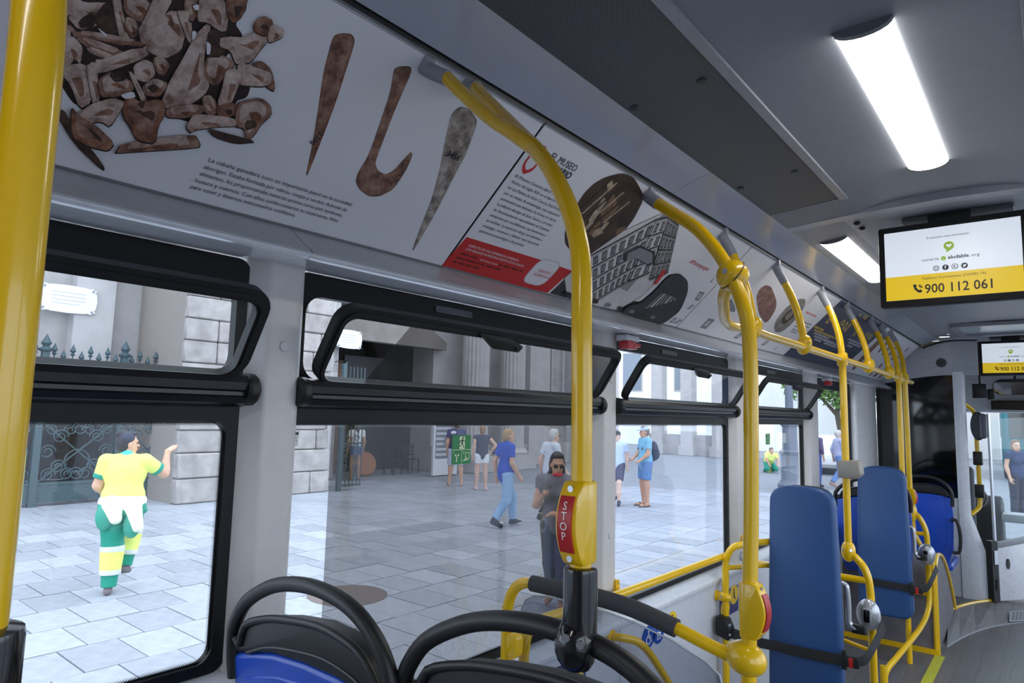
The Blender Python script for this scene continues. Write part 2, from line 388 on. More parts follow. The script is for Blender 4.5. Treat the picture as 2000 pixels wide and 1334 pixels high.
# strip lights
def strip_light(x0, x1, y0, y1, z, label, slope=0.0):
    t = thing('ceiling_light', label, 'light', ((x0+x1)/2, y0, z), 'ceiling strip lights')
    cx = (x0+x1)/2; w = (x1-x0)/2; n = 10; dep = .022
    prof = [(cx-w*math.cos(math.pi*i/n), z-dep*math.sin(math.pi*i/n)+slope*(cx-w*math.cos(math.pi*i/n)-x0)) for i in range(n+1)]
    e = .012
    V, F = prismVF(prof, 'y', y0+e, y1-e); mk('diffuser', V, F, M('lamp_diffuser', (255, 252, 246), .3, emit=LAMP, var=.0), t, 'auto')
    P2 = [(cx+(a-cx)*1.03, z+(b-z)*1.06) for a, b in prof]
    for a, b in ((y0-.004, y0+e), (y1-e, y1+.004)):
        V, F = prismVF(P2, 'y', a, b); mk('end_cap', V, F, M('lamp_cap_grey', (108, 110, 116), .4), t, 'auto')
    return t
strip_light(-.332, -.218, 1.48, 2.45, 2.288, 'long bright strip light in the ceiling above the first screen')
strip_light(-.785, -.662, 3.11, 4.16, 2.252, 'bright strip light half hidden behind the first screen', .09)
strip_light(-.332, -.218, -1.2, -.2, 2.288, 'bright ceiling strip light behind the camera')
strip_light(mir(-.662), mir(-.785), 3.11, 4.16, 2.252, 'bright ceiling strip light over the right side of the bus', .0)
# ================================================================== WINDOWS
FR = M('window_black_frit', (12, 13, 14), .4, var=.05, spec=.25)
FRITF = perforated('frit_dots', (14, 15, 16), (120, 125, 130), .004, .2)
FILM = glass('perforated_film', (.64, .63, .625), .2, haze=.05, hazec=(110, 108, 112))
HAZE = glass('hazy_film', (.93, .94, .96), .1, haze=.04, hazec=(176, 182, 200))
def loop(y0, y1, z0, z1, r): return rrect(y0, y1, z0, z1, r, 6)
def window(i):
    y0, y1 = WIN[i]; s = sill(i); n = i+1; has = i < 4
    t = thing('window_%d' % n, None, None, (-1.41, (y0+y1)/2, s), kind='structure')
    t['label'] = ['side window behind the nearest pole, worker outside', 'second side window, covered by perforated film', 'third side window with red hammer at its corner', 'fourth side window looking on the lamp post', 'last side window before the front panel, no vent flap'][i]
    mid0, mid1 = (1.418, 1.505) if has else (1.70, 1.72)
    bx = .036
    # fixed lower pane and its black border
    lo = (y0+(.003 if i else .022), y1-.030, s+.018, mid0)
    mk('window_frame', *ringVF(loop(y0, y1, s-.004, 1.47 if has else WTOP, .03), loop(lo[0], lo[1], lo[2], lo[3], .035), 'x', -1.425, -1.402), FR, t, 'auto')
    mk('glass_pane', *boxVF(-1.416, -1.412, lo[0]-.01, lo[1]+.01, lo[2]-.01, lo[3]+.01), GLASS, t)
    if not has:
        return t
    # upper opening and surround
    up = (y0+.028, y1-.028, 1.52, 1.726)
    mk('upper_frame', *ringVF(loop(y0, y1, 1.47, WTOP, .03), loop(up[0], up[1], up[2], up[3], .045), 'x', -1.425, -1.400), FR, t, 'auto')
    mk('recess_pull', *prismVF(rrect(y0+.46, y0+.62, 1.742, 1.762, .008), 'x', -1.400, -1.396), M('recess_grey', (70, 74, 80), .3), t)
    # hinge bar
    prof = [(-1.40, 1.452), (-1.378, 1.450), (-1.352, 1.458), (-1.346, 1.470), (-1.352, 1.474), (-1.352, 1.482), (-1.345, 1.486), (-1.342, 1.502), (-1.350, 1.516), (-1.366, 1.521), (-1.40, 1.521)]
    mk('hinge_bar', *prismVF(prof, 'y', y0+.012, y1-.012), M('hinge_bar_black', (24, 26, 30), .3), t, 'auto')
    for ye in (y0+.006, y1-.006):
        lathe('hinge_cap', [(0, -.014), (.030, -.014), (.035, -.008), (.035, .008), (.030, .014), (0, .014)], (-1.367, ye, 1.488), (0, 1, 0), BLK, t)
    # tilted vent flap: local (y, v) with v along the tilted pane
    h = Vector((-1.366, 0, 1.516)); d = Vector((.112, 0, .172)).normalized(); nn = Vector((d.z, 0, -d.x)); Lf = .212
    def pl(VF):
        return [tuple(h+Vector((0, v[1], 0))+d*v[2]+nn*v[0]) for v in VF[0]], VF[1]
    fy0, fy1 = y0+.022, y1-.026
    vf = mk('vent_flap', *pl(ringVF(loop(fy0, fy1, 0, Lf, .05), loop(fy0+.026, fy1-.026, .008, Lf-.03, .03), 'x', -.012, .012)), RUB, t, 'auto')
    mk('vent_pane', *pl(boxVF(-.002, .002, fy0+.02, fy1-.02, .004, Lf-.026)), GLASS, vf)
    mk('flap_inner_trim', *pl(ringVF(loop(fy0+.012, fy1-.012, .002, Lf-.012, .042), loop(fy0+.020, fy1-.020, .006, Lf-.022, .036), 'x', .012, .016)), BLK, vf)
    ly = fy0+(fy1-fy0)*.36
    pr = [(ly, Lf-.012), (ly+.03, Lf-.03), (ly+.07, Lf-.05), (ly+.19, Lf-.052), (ly+.20, Lf-.03), (ly+.13, Lf-.012)]
    V, F = pl(prismVF(pr, 'x', .012, .034)); bevel('vent_latch', V, F, BLK, vf, .004)
    V, F = latheVF([(0, .004), (.006, .004), (.006, -.004), (0, -.004)], tuple(h+Vector((0, ly+.17, 0))+d*(Lf-.04)+nn*.034), tuple(nn)); mk('latch_screw', V, F, RUB, vf)
    if i == 1:                       # dark perforated film stuck on the outside of the flap
        P = [(1.075, .006), (fy1-.024, .006), (fy1-.024, Lf-.028), (1.145, Lf-.028)]
        mk('perforated_film', *pl(prismVF(P, 'x', -.006, -.004)), FILM, vf)
    return t
for i in range(5): window(i)
def frit(i, y0, y1, z0, z1, sides):
    """fade of small ceramic dots along the edge of a pane"""
    V = []; F = []; p = .0042
    def dot(y, z, s):
        n = len(V); V.extend([(-1.4112, y+s*math.cos(a), z+s*math.sin(a)) for a in (.0, 1.57, 3.14, 4.71)]); F.append((n, n+1, n+2, n+3))
    for row, s in enumerate((.0026, .0022, .0018, .0013, .0008)):
        o = p*.5*(row % 2); d = p*.62*(row+.5)
        for k in range(int((y1-y0)/p)):
            y = y0+k*p+o
            if 't' in sides: dot(y, z1-d, s)
            if 'b' in sides: dot(y, z0+d, s)
        for k in range(int((z1-z0)/p)):
            z = z0+k*p+o
            if 'r' in sides: dot(y1-d, z, s)
    tag(mk('frit_dots', V, F, FR, bpy.data.objects['window_%d' % (i+1)]), kind='stuff')
frit(0, .25, WIN[0][1]-.030, .913, 1.418, 'tbr'); frit(1, .89, 2.185, .701, 1.418, 'tb'); frit(2, 2.35, 3.595, .701, 1.418, 't')
w2 = bpy.data.objects['window_2']; w3 = bpy.data.objects['window_3']
mk('perforated_film', *boxVF(-1.4205, -1.4195, 1.02, 2.18, .70, 1.418), FILM, w2)
mk('film_band', *boxVF(-1.4195, -1.4190, .905, 2.18, 1.409, 1.419), FR, w2)
P = [(2.36, .70), (3.59, .70), (3.59, 1.418), (2.36, 1.418)]
mk('hazy_film', *prismVF(P, 'x', -1.4205, -1.4195), HAZE, w3)
# faint mirrored lettering printed on the film, read from the street
FT = glass('film_print', (.95, .95, .96), .1, haze=.10, hazec=(206, 206, 212))
def plane_text(name, s, a, b, x, parent, mat, mirror=True, thick=.0003, **k):
    V, F = fitted(s, a, b, mirror=mirror, **k)
    V3 = [(x, p, q) for p, q in V]
    return mk(name, V3, F, mat, parent)
V, F = fitted('guaguas', 1.36, .735, width=.34, mirror=True); mk('film_lettering', [(-1.4188, p, q+(p-1.36)*.03) for p, q in V], F, FT, w2)
for (a, b, w_, s_) in [(1.62, .86, .15, 'Cabildo de'), (1.60, .835, .17, 'Gran Canaria')]:
    plane_text('film_lettering', s_, a, b, -1.4188, w2, FT, width=w_)
mk('film_emblem', *ringVF(ell(1.70, .955, .030, .045, 20), ell(1.70, .955, .022, .036, 20), 'x', -1.4189, -1.4187), FT, w2)
mk('film_emblem', *ringVF(ell(1.93, 1.06, .022, .026, 20), ell(1.93, 1.06, .014, .017, 20), 'x', -1.4189, -1.4187), FT, w2)

# stickers on the glass
def sticker_exit(y, z, w, h, label):
    t = thing('exit_sticker', label, 'sign', (-1.408, y, z))
    x = -1.4115; x1 = -1.4095; G = M('sign_green', (20, 128, 62), .4); P = M('sign_pale', (226, 240, 190), .4)
    mk('backing', *prismVF(rrect(y, y+w, z, z+h, .004), 'x', x, x1), G, t)
    q = x1+.0004; k = h/.083
    def flat(poly, off=0): return prismVF(poly, 'x', x1, q+off)
    mk('door_symbol', *flat([(y+w*.38, z+h*.52), (y+w*.66, z+h*.52), (y+w*.66, z+h*.95), (y+w*.38, z+h*.95)]), P, t)
    c = y+w*.52
    man = join(flat(ell(c+w*.03, z+h*.90, w*.045, h*.035, 10), .0003), flat([(c-w*.03, z+h*.86), (c+w*.05, z+h*.86), (c+w*.03, z+h*.70), (c-w*.06, z+h*.70)], .0003),
               flat([(c-w*.06, z+h*.72), (c+w*.0, z+h*.70), (c-w*.06, z+h*.63), (c-w*.17, z+h*.64), (c-w*.17, z+h*.61), (c-w*.04, z+h*.60)], .0003),
               flat([(c, z+h*.72), (c+w*.05, z+h*.70), (c+w*.11, z+h*.55), (c+w*.07, z+h*.55)], .0003),
               flat([(c+w*.04, z+h*.84), (c+w*.16, z+h*.78), (c+w*.15, z+h*.76), (c+w*.03, z+h*.80)], .0003), flat([(c-w*.02, z+h*.85), (c-w*.14, z+h*.80), (c-w*.16, z+h*.72), (c-w*.13, z+h*.72), (c-w*.11, z+h*.78), (c-w*.01, z+h*.81)], .0003))
    mk('running_figure', *man, M('sign_dark_green', (10, 70, 40), .4), t)
    mk('divider', *join(flat([(y, z+h*.485), (y+w, z+h*.485), (y+w, z+h*.50), (y, z+h*.50)]), flat([(y+w*.495, z), (y+w*.51, z), (y+w*.51, z+h*.49), (y+w*.495, z+h*.49)])), P, t)
    for s_, yy in (('1', y+w*.08), ('2', y+w*.58)):
        V, F = fitted(s_, yy, z+h*.36, height=h*.09); mk('numeral', [(q, a, b) for a, b in V], F, P, t)
    mk('hammer_symbol', *join(flat([(y+w*.22, z+h*.08), (y+w*.27, z+h*.08), (y+w*.27, z+h*.34), (y+w*.22, z+h*.34)]), flat([(y+w*.15, z+h*.28), (y+w*.36, z+h*.28), (y+w*.36, z+h*.34), (y+w*.15, z+h*.34)])), P, t)
    mk('window_symbol', *join(ringVF([(y+w*.70, z+h*.16), (y+w*.92, z+h*.16), (y+w*.92, z+h*.40), (y+w*.70, z+h*.40)], [(y+w*.72, z+h*.18), (y+w*.90, z+h*.18), (y+w*.90, z+h*.38), (y+w*.72, z+h*.38)], 'x', x1, q), flat([(y+w*.56, z+h*.10), (y+w*.90, z+h*.14), (y+w*.78, z+h*.24)])), P, t)
    return t
sticker_exit(1.448, 1.292, .082, .088, 'green emergency exit sticker with running figure on the film-covered window')
sticker_exit(4.262, 1.292, .075, .068, 'small green exit sticker on the window in front of the lamp post')
def maker_sticker(y, z, label, dark, plate, flap=False):
    h = Vector((-1.366, 0, 1.516)); d = Vector((.112, 0, .172)).normalized(); nn = Vector((d.z, 0, -d.x))
    mp = (lambda a, b: tuple(h+Vector((0, a, 0))+d*(b-1.50)+nn*.0035)) if flap else (lambda a, b: (-1.4102, a, b))
    t = thing('glass_marking', label, 'sticker', (-1.408, y, z))
    if plate: mk('backing', *prismVF(rrect(y+.002, y+.032, z-.024, z+.004, .002), 'x', -1.4112, -1.4106), M('sticker_white', (228, 228, 226), .5), t)
    ln = [('MAN', .0, .010, .030), ('G-61940', -.009, .005, .024), ('E1 43R-00', -.015, .0035, .026), ('AS2 DOT', -.020, .003, .018), ('Laminated', -.0245, .003, .028)]
    for s_, dz, hh, ww in ln:
        V, F = fitted(s_, y+.002, z+dz, width=ww, height=hh, bold=.02 if dz == 0 else 0, mirror=True)
        mk('lettering', [mp(a, b) for a, b in V], F, dark, t)
    return t
DKP = M('print_dark', (30, 30, 32), .5)
maker_sticker(.887, 1.385, 'white maker sticker with mirrored lettering in the corner of the second window', DKP, True)
maker_sticker(.955, 1.555, 'black mirrored maker marking on the open vent flap of the second window', DKP, False, True)
# ================================================================== ADVERTISING POSTERS IN THE COVE
# artwork outlines in metres on the poster strip: (distance along the bus, height up the strip)
ART = {
'faceL': [[1.835,0.1879],[2.0099,0.3961],[2.1475,0.1499],[2.0433,0.0141]],
'faceC': [[2.0099,0.3961],[2.0556,0.4213],[2.2184,0.2085],[2.1475,0.1499]],
'faceR': [[2.0556,0.4213],[2.1516,0.4127],[2.3331,0.2359],[2.2545,0.1828]],
'bones': [["K",[[0.2688,0.2765],[0.5122,0.4095],[0.5206,0.3874],[0.5122,0.3592],[0.5316,0.3485],[0.534,0.3322],[0.5185,0.2925],[0.5665,0.2748],[0.5838,0.2676],[0.5867,0.2457],[0.569,0.23],[0.5882,0.1866],[0.5295,0.1621],[0.4735,0.1578],[0.4588,0.1812],[0.4055,0.1576],[0.3973,0.1396],[0.3509,0.1229],[0.3375,0.124],[0.3021,0.1616],[0.2831,0.1876],[0.2622,0.2672]]],["M",[[0.267,0.2404],[0.3083,0.2438],[0.3237,0.2076],[0.3078,0.1675],[0.2892,0.1555]]],["L",[[0.287,0.2894],[0.3081,0.2861],[0.333,0.3011],[0.3345,0.2882],[0.3182,0.2765],[0.331,0.271],[0.3302,0.2614],[0.3125,0.246],[0.2947,0.258]]],["D",[[0.3087,0.2593],[0.3182,0.2765],[0.3262,0.2746],[0.3281,0.2602],[0.3135,0.2511]]],["L",[[0.2629,0.2559],[0.2901,0.266],[0.296,0.2617],[0.2794,0.2455],[0.2676,0.2378]]],["D",[[0.3326,0.3024],[0.3475,0.2951],[0.36,0.2641],[0.3497,0.2557],[0.3248,0.2709]]],["M",[[0.3516,0.3218],[0.3736,0.3338],[0.3926,0.3254],[0.3927,0.3097],[0.3817,0.2945],[0.3584,0.301]]],["L",[[0.3357,0.3161],[0.3454,0.3214],[0.358,0.2945],[0.3777,0.2667],[0.3719,0.2599],[0.3661,0.2576],[0.3509,0.2846]]],["M",[[0.3633,0.2942],[0.3795,0.2933],[0.3873,0.2781],[0.3809,0.2651],[0.3654,0.2796]]],["L",[[0.3906,0.3461],[0.4135,0.3587],[0.4099,0.3156],[0.4153,0.3313],[0.4305,0.3362],[0.4446,0.3372],[0.4634,0.2968],[0.4469,0.3086],[0.4517,0.2807],[0.4342,0.2567],[0.402,0.2593],[0.3866,0.2842],[0.3882,0.2914]]],["M",[[0.4275,0.3664],[0.4465,0.3768],[0.4547,0.349],[0.4503,0.3303],[0.4322,0.3467]]],["L",[[0.4248,0.3363],[0.4415,0.3452],[0.4465,0.325],[0.466,0.2981],[0.4562,0.2999],[0.4357,0.3227]]],["M",[[0.307,0.2401],[0.3409,0.2512],[0.3996,0.2664],[0.3921,0.2561],[0.3434,0.243],[0.3118,0.2317]]],["M",[[0.3118,0.2317],[0.335,0.2371],[0.3814,0.2392],[0.3703,0.2238],[0.3344,0.2225]]],["L",[[0.3292,0.2231],[0.349,0.2249],[0.3731,0.2235],[0.362,0.2165],[0.3361,0.2169]]],["L",[[0.3403,0.2027],[0.3538,0.2092],[0.3992,0.2596],[0.4106,0.2468],[0.3675,0.1991],[0.35,0.1875]]],["L",[[0.2991,0.2252],[0.3097,0.2306],[0.3237,0.2203],[0.3278,0.1934],[0.318,0.2015],[0.3163,0.1813],[0.3082,0.1839],[0.2988,0.2048]]],["L",[[0.3032,0.1751],[0.3345,0.1966],[0.3467,0.1725],[0.3598,0.1374],[0.3485,0.1219],[0.3259,0.1562],[0.3078,0.1675]]],["L",[[0.3364,0.1942],[0.3503,0.1993],[0.3716,0.1426],[0.3704,0.1333],[0.3622,0.1384]]],["M",[[0.3593,0.1784],[0.3721,0.2013],[0.3925,0.1973],[0.4058,0.1948],[0.4092,0.1806],[0.3903,0.1615],[0.3712,0.1529]]],["D",[[0.3696,0.1967],[0.381,0.2072],[0.3949,0.1984],[0.382,0.1873]]],["L",[[0.3976,0.2236],[0.4085,0.2407],[0.4231,0.2393],[0.4307,0.2222],[0.4238,0.2049],[0.407,0.2041]]],["M",[[0.4188,0.2475],[0.4282,0.2572],[0.4454,0.2501],[0.4445,0.2286],[0.4334,0.2269]]],["M",[[0.4209,0.1965],[0.4341,0.2167],[0.4551,0.2159],[0.4502,0.1883],[0.4287,0.1823]]],["D",[[0.4277,0.1979],[0.4348,0.2065],[0.4446,0.2038],[0.4397,0.1927]]],["L",[[0.3938,0.2099],[0.4003,0.2113],[0.4387,0.1705],[0.4316,0.1655]]],["M",[[0.499,0.3007],[0.5388,0.2987],[0.5357,0.2753],[0.5255,0.2447],[0.5015,0.2519],[0.4945,0.2808]]],["L",[[0.4723,0.3351],[0.4797,0.3322],[0.4847,0.2971],[0.4977,0.2573],[0.5146,0.2433],[0.5142,0.2246],[0.4937,0.1873],[0.465,0.1766],[0.4578,0.1881],[0.4569,0.2274],[0.4609,0.2645],[0.464,0.3107]]],["D",[[0.4785,0.335],[0.509,0.337],[0.5147,0.3013],[0.4909,0.2897]]],["L",[[0.4465,0.3768],[0.4733,0.3914],[0.4935,0.373],[0.5028,0.3441],[0.4956,0.3387],[0.472,0.3433],[0.4578,0.3375]]],["R",[[0.4807,0.3955],[0.5123,0.4128],[0.5165,0.3785],[0.5084,0.3606],[0.4959,0.3675]]],["L",[[0.5024,0.3302],[0.5328,0.3422],[0.5493,0.3646],[0.57,0.3788],[0.5741,0.3702],[0.567,0.3415],[0.5625,0.3139],[0.5429,0.2971],[0.5243,0.3167],[0.5058,0.3146]]],["R",[[0.54,0.3737],[0.5422,0.3869],[0.5521,0.3946],[0.5654,0.3939],[0.5714,0.3759],[0.563,0.3646],[0.5459,0.3646]]],["L",[[0.5659,0.3872],[0.5889,0.3903],[0.5925,0.376],[0.5769,0.3573],[0.5685,0.3674]]],["R",[[0.5653,0.3079],[0.5803,0.3206],[0.6013,0.3139],[0.621,0.2886],[0.6219,0.2792],[0.6015,0.2834],[0.6014,0.3064]]],["L",[[0.5443,0.3014],[0.5767,0.3059],[0.6043,0.3078],[0.6104,0.2876],[0.597,0.2775],[0.5607,0.2646]]],["L",[[0.5303,0.2801],[0.5595,0.2903],[0.5606,0.257],[0.5632,0.2275],[0.5544,0.208],[0.5417,0.2179],[0.538,0.2466]]],["M",[[0.514,0.217],[0.5238,0.2251],[0.5389,0.2167],[0.5471,0.1971],[0.5392,0.1878],[0.5245,0.195]]],["R",[[0.543,0.2108],[0.569,0.23],[0.5807,0.2116],[0.5688,0.1985],[0.5514,0.195]]],["M",[[0.5778,0.2339],[0.6076,0.255],[0.6292,0.2486],[0.6388,0.2325],[0.6297,0.2081],[0.6284,0.1868],[0.6207,0.1669],[0.6064,0.1902],[0.5897,0.1873],[0.5778,0.2182]]],["D",[[0.6018,0.2045],[0.6171,0.211],[0.625,0.202],[0.6096,0.1874]]],["M",[[0.4688,0.1745],[0.5164,0.2029],[0.5258,0.1879],[0.4985,0.1665],[0.4748,0.1583]]],["L",[[0.513,0.1747],[0.518,0.1826],[0.5755,0.1994],[0.5897,0.1873],[0.5533,0.1701],[0.5279,0.1536],[0.5228,0.1455],[0.5118,0.1528]]],["D",[[0.5474,0.1636],[0.5724,0.1659],[0.6373,0.1715],[0.6028,0.1535],[0.5641,0.1524]]],["M",[[0.426,0.0637],[0.4296,0.0844],[0.5242,0.1421],[0.5404,0.1266],[0.5403,0.1184],[0.4326,0.0663]]],["R",[[0.4031,0.1565],[0.4123,0.1713],[0.4255,0.1664],[0.4467,0.1813],[0.4601,0.1818],[0.4671,0.1625],[0.4649,0.139],[0.4723,0.1053],[0.4451,0.1002],[0.4257,0.1225],[0.4138,0.1323]]],["D",[[0.4229,0.1653],[0.432,0.1729],[0.4338,0.1592]]],["L",[[0.351,0.1089],[0.3607,0.1343],[0.386,0.1578],[0.4031,0.1565],[0.4022,0.1418],[0.3978,0.1071],[0.3837,0.1121],[0.3653,0.1008]]],["D",[[0.3224,0.1001],[0.3303,0.1087],[0.3473,0.0896],[0.4116,0.0309],[0.4091,0.0249],[0.3589,0.0581]]],["R",[[0.3388,0.1194],[0.3531,0.1063],[0.3759,0.1016],[0.4123,0.0794],[0.4076,0.0623],[0.3829,0.0602],[0.3537,0.067]]],["W",[[0.4546,0.3193],[0.4614,0.3211],[0.4634,0.3121],[0.4607,0.3039]]],["W",[[0.4809,0.3141],[0.4903,0.3103],[0.4949,0.2951],[0.4903,0.2911]]],["W",[[0.3937,0.1683],[0.4099,0.1827],[0.4173,0.1736],[0.4035,0.1638]]],["W",[[0.4397,0.3572],[0.4488,0.3637],[0.4513,0.3537],[0.446,0.3525]]],["W",[[0.3298,0.2627],[0.3497,0.2557],[0.3427,0.2537]]]],
'awl': [[0.6772,0.4191],[0.689,0.43],[0.7084,0.4388],[0.7212,0.43],[0.7305,0.3875],[0.7508,0.2935],[0.774,0.1359],[0.7689,0.1388],[0.7437,0.2208],[0.6973,0.3438],[0.6899,0.3679]],
'hook': [[0.8245,0.4171],[0.8333,0.4284],[0.8551,0.4389],[0.8643,0.4306],[0.8709,0.3855],[0.879,0.3355],[0.8951,0.2585],[0.9047,0.2165],[0.9227,0.2019],[0.9465,0.1998],[0.9592,0.2153],[0.9677,0.2573],[0.9724,0.2741],[0.982,0.2671],[0.9891,0.2262],[0.9879,0.1722],[0.9645,0.1439],[0.9383,0.1351],[0.9062,0.1441],[0.8865,0.1589],[0.879,0.1818],[0.8802,0.228],[0.8605,0.3121],[0.8451,0.3738]],
'horn': [[1.0224,0.4152],[1.0488,0.4195],[1.089,0.4045],[1.1009,0.3713],[1.1172,0.3203],[1.126,0.2531],[1.1369,0.1893],[1.1465,0.1165],[1.1532,0.0272],[1.1468,0.0317],[1.1276,0.099],[1.1066,0.1793],[1.0763,0.2569],[1.0449,0.3182],[1.0139,0.3851],[1.015,0.4024]],
'shadows': [[[0.7711,0.1373],[0.8425,0.141],[0.8318,0.1347]],[[0.9383,0.1351],[1.0396,0.1386],[1.013,0.1346]],[[1.1532,0.0272],[1.2199,0.0259],[1.2105,0.0202]]],
'red': [[1.2902,0.1121],[1.6267,0.1155],[1.8075,0.1128],[1.8036,0.1088],[1.7753,0.0062],[1.2738,0.0002]],
'phone': [[1.628,0.1191],[1.7336,0.1231],[1.7212,0.0264],[1.619,0.0254]],
'ovalphoto': [[1.6241,0.4361],[1.6781,0.471],[1.741,0.478],[1.8628,0.441],[1.8969,0.3614],[1.8997,0.29],[1.8804,0.2258],[1.8357,0.1917],[1.7574,0.1713],[1.6771,0.1921],[1.6323,0.2337],[1.6021,0.303],[1.59,0.3623],[1.5986,0.4024]],
'bldg': [[1.8277,0.1897],[1.8956,0.3107],[2.0144,0.4231],[2.1203,0.4224],[2.1557,0.41],[2.243,0.3148],[2.3331,0.2359],[2.3048,0.0969],[2.2312,0.0105],[2.065,0.0055],[1.8616,0.0302],[1.7996,0.0783]],
'ring': [[2.3525,0.223],[2.42,0.2478],[2.5141,0.2333],[2.5924,0.1845],[2.6652,0.0907],[2.6325,0.0141],[2.5801,-0.0048],[2.2617,0.0071],[2.2666,0.0443],[2.334,0.0755],[2.3532,0.143]],
'dark2': [[1.7864,0.0066],[1.8029,0.0752],[1.9098,0.0243],[2.0248,0.0397],[2.334,0.0755],[2.5948,0.0178],[2.5674,-0.0069],[2.065,0.0055]],
'towerfront': [[2.0181,0.4206],[2.1283,0.4172],[2.1835,0.299],[2.1834,0.2334],[2.1934,0.1002],[2.1084,0.1076],[1.9954,0.2335],[2.0388,0.2915]],
'balcony': [[1.9805,0.245],[2.0299,0.289],[2.1448,0.2887],[2.2045,0.247],[2.1736,0.231],[2.0739,0.2382],[2.0091,0.2137]],
'redbanner': [[2.3083,0.1644],[2.2825,0.241],[2.3123,0.2353],[2.3251,0.1726]],
'bldwin': [[[1.9399,0.2941],[1.9267,0.3234],[1.9354,0.3369],[1.9525,0.3066]],[[1.9693,0.3248],[1.9558,0.354],[1.9646,0.3676],[1.9821,0.3374]],[[2.0246,0.2567],[2.0102,0.2874],[2.0192,0.3014],[2.0379,0.2696]],[[2.0685,0.3152],[2.0535,0.3454],[2.0626,0.3595],[2.0819,0.3282]],[[2.0581,0.3582],[2.0434,0.3877],[2.0524,0.4017],[2.0714,0.3712]],[[1.9222,0.1916],[1.909,0.2222],[1.9178,0.2358],[1.9349,0.204]],[[1.9361,0.2256],[1.9229,0.2559],[1.9316,0.2695],[1.9489,0.2381]],[[1.944,0.1272],[1.9304,0.1591],[1.9394,0.1729],[1.957,0.1397]],[[1.967,0.1641],[1.9531,0.1956],[1.9621,0.2095],[1.98,0.1767]],[[2.2906,0.2258],[2.2719,0.2596],[2.282,0.2748],[2.3057,0.2397]],[[2.3456,0.1683],[2.3259,0.2036],[2.3362,0.2192],[2.3613,0.1824]],[[2.3204,0.136],[2.301,0.1716],[2.3113,0.1871],[2.3359,0.1501]],[[2.2858,0.1108],[2.2668,0.1465],[2.277,0.1619],[2.3011,0.1247]],[[2.2106,0.2898],[2.1934,0.3219],[2.203,0.3366],[2.225,0.3035]],[[2.1702,0.3356],[2.1537,0.3666],[2.1632,0.3811],[2.1842,0.3491]],[[2.0068,0.0935],[1.9922,0.1266],[2.0014,0.1407],[2.0203,0.1063]],[[2.1808,0.149],[2.1637,0.1829],[2.1735,0.1978],[2.1954,0.1624]],[[2.1671,0.1204],[2.1501,0.1546],[2.1599,0.1695],[2.1816,0.1338]]],
'photobits': [[[1.6974,0.2933],[1.682,0.3805],[1.7073,0.376],[1.7235,0.2877]],[[1.7189,0.3335],[1.7129,0.4039],[1.782,0.3737],[1.7755,0.3034]],[[1.652,0.4211],[1.6562,0.4414],[1.6904,0.4219],[1.6827,0.4001]],[[1.8553,0.2989],[1.8687,0.3314],[1.8969,0.3183],[1.8833,0.2854]],[[1.7459,0.26],[1.7727,0.2887],[1.8067,0.2776],[1.7794,0.2486]]],
'arch': [[1.8332,0.3207],[1.8186,0.3407],[1.8362,0.3566],[1.8649,0.3515],[1.8794,0.3275],[1.8613,0.3114]],
'logos2': [[[2.7048,0.1605],[2.6861,0.2062],[2.735,0.2091],[2.7477,0.1615]],[[2.6665,0.0192],[2.6789,0.0495],[2.7054,0.0515],[2.7061,0.0206]],[[2.7129,0.0218],[2.7319,0.0483],[2.7589,0.0478],[2.7467,0.0221]],[[2.7069,0.108],[2.7224,0.1363],[2.7454,0.1331],[2.7401,0.1091]],[[2.6972,0.2599],[2.6961,0.2839],[2.7,0.292],[2.7135,0.2636]]],
'stone1': [[3.2249,0.283],[3.181,0.3282],[3.2068,0.3573],[3.2731,0.3617],[3.3788,0.3356],[3.4964,0.3018],[3.5672,0.2634],[3.6229,0.1893],[3.6048,0.1669],[3.4222,0.2071]],
'stone2': [[3.7571,0.1641],[3.6977,0.2098],[3.6707,0.2826],[3.6818,0.3382],[3.7248,0.3734],[3.7951,0.3837],[3.8623,0.3579],[3.9339,0.2911],[3.9527,0.2038],[3.9273,0.1498],[3.8518,0.1341]],
'stone3': [[3.0672,0.1636],[2.9863,0.2344],[3.1365,0.1902],[3.1657,0.1679]],
'logos3': [[[2.9708,0.0348],[2.9742,0.0963],[3.045,0.0983],[3.0421,0.0357]],[[3.4098,0.0291],[3.433,0.0744],[3.4795,0.0584],[3.462,0.0289]],[[3.8288,0.0311],[3.8473,0.0796],[3.8958,0.078],[3.877,0.0332]],[[4.0727,0.0283],[4.0712,0.0501],[4.0865,0.0477],[4.0923,0.0281]]],
'yel4': [[[4.4229,0.3062],[4.413,0.3409],[4.4562,0.345],[4.4855,0.3098]],[[4.678,0.3485],[4.6937,0.3824],[4.7432,0.3734],[4.7777,0.3297]],[[4.8075,0.3202],[4.7768,0.3826],[4.8279,0.3734],[4.8813,0.3101]],[[4.8968,0.3052],[4.87,0.3804],[4.9151,0.3735],[4.9414,0.3047]],[[5.1586,0.3036],[5.1269,0.3444],[5.1749,0.3441],[5.2065,0.3068]],[[5.4158,0.3534],[5.4099,0.3801],[5.4547,0.3751],[5.4892,0.3402]],[[5.5257,0.3374],[5.4889,0.3802],[5.5445,0.3725],[5.5822,0.3293]],[[5.6019,0.3239],[5.5611,0.3791],[5.619,0.3673],[5.6398,0.3209]],[[4.845,0.4472],[4.8492,0.4655],[4.9143,0.4666],[4.9178,0.4458]],[[4.9767,0.4489],[4.9797,0.4747],[5.0803,0.467],[5.0925,0.4433]]],
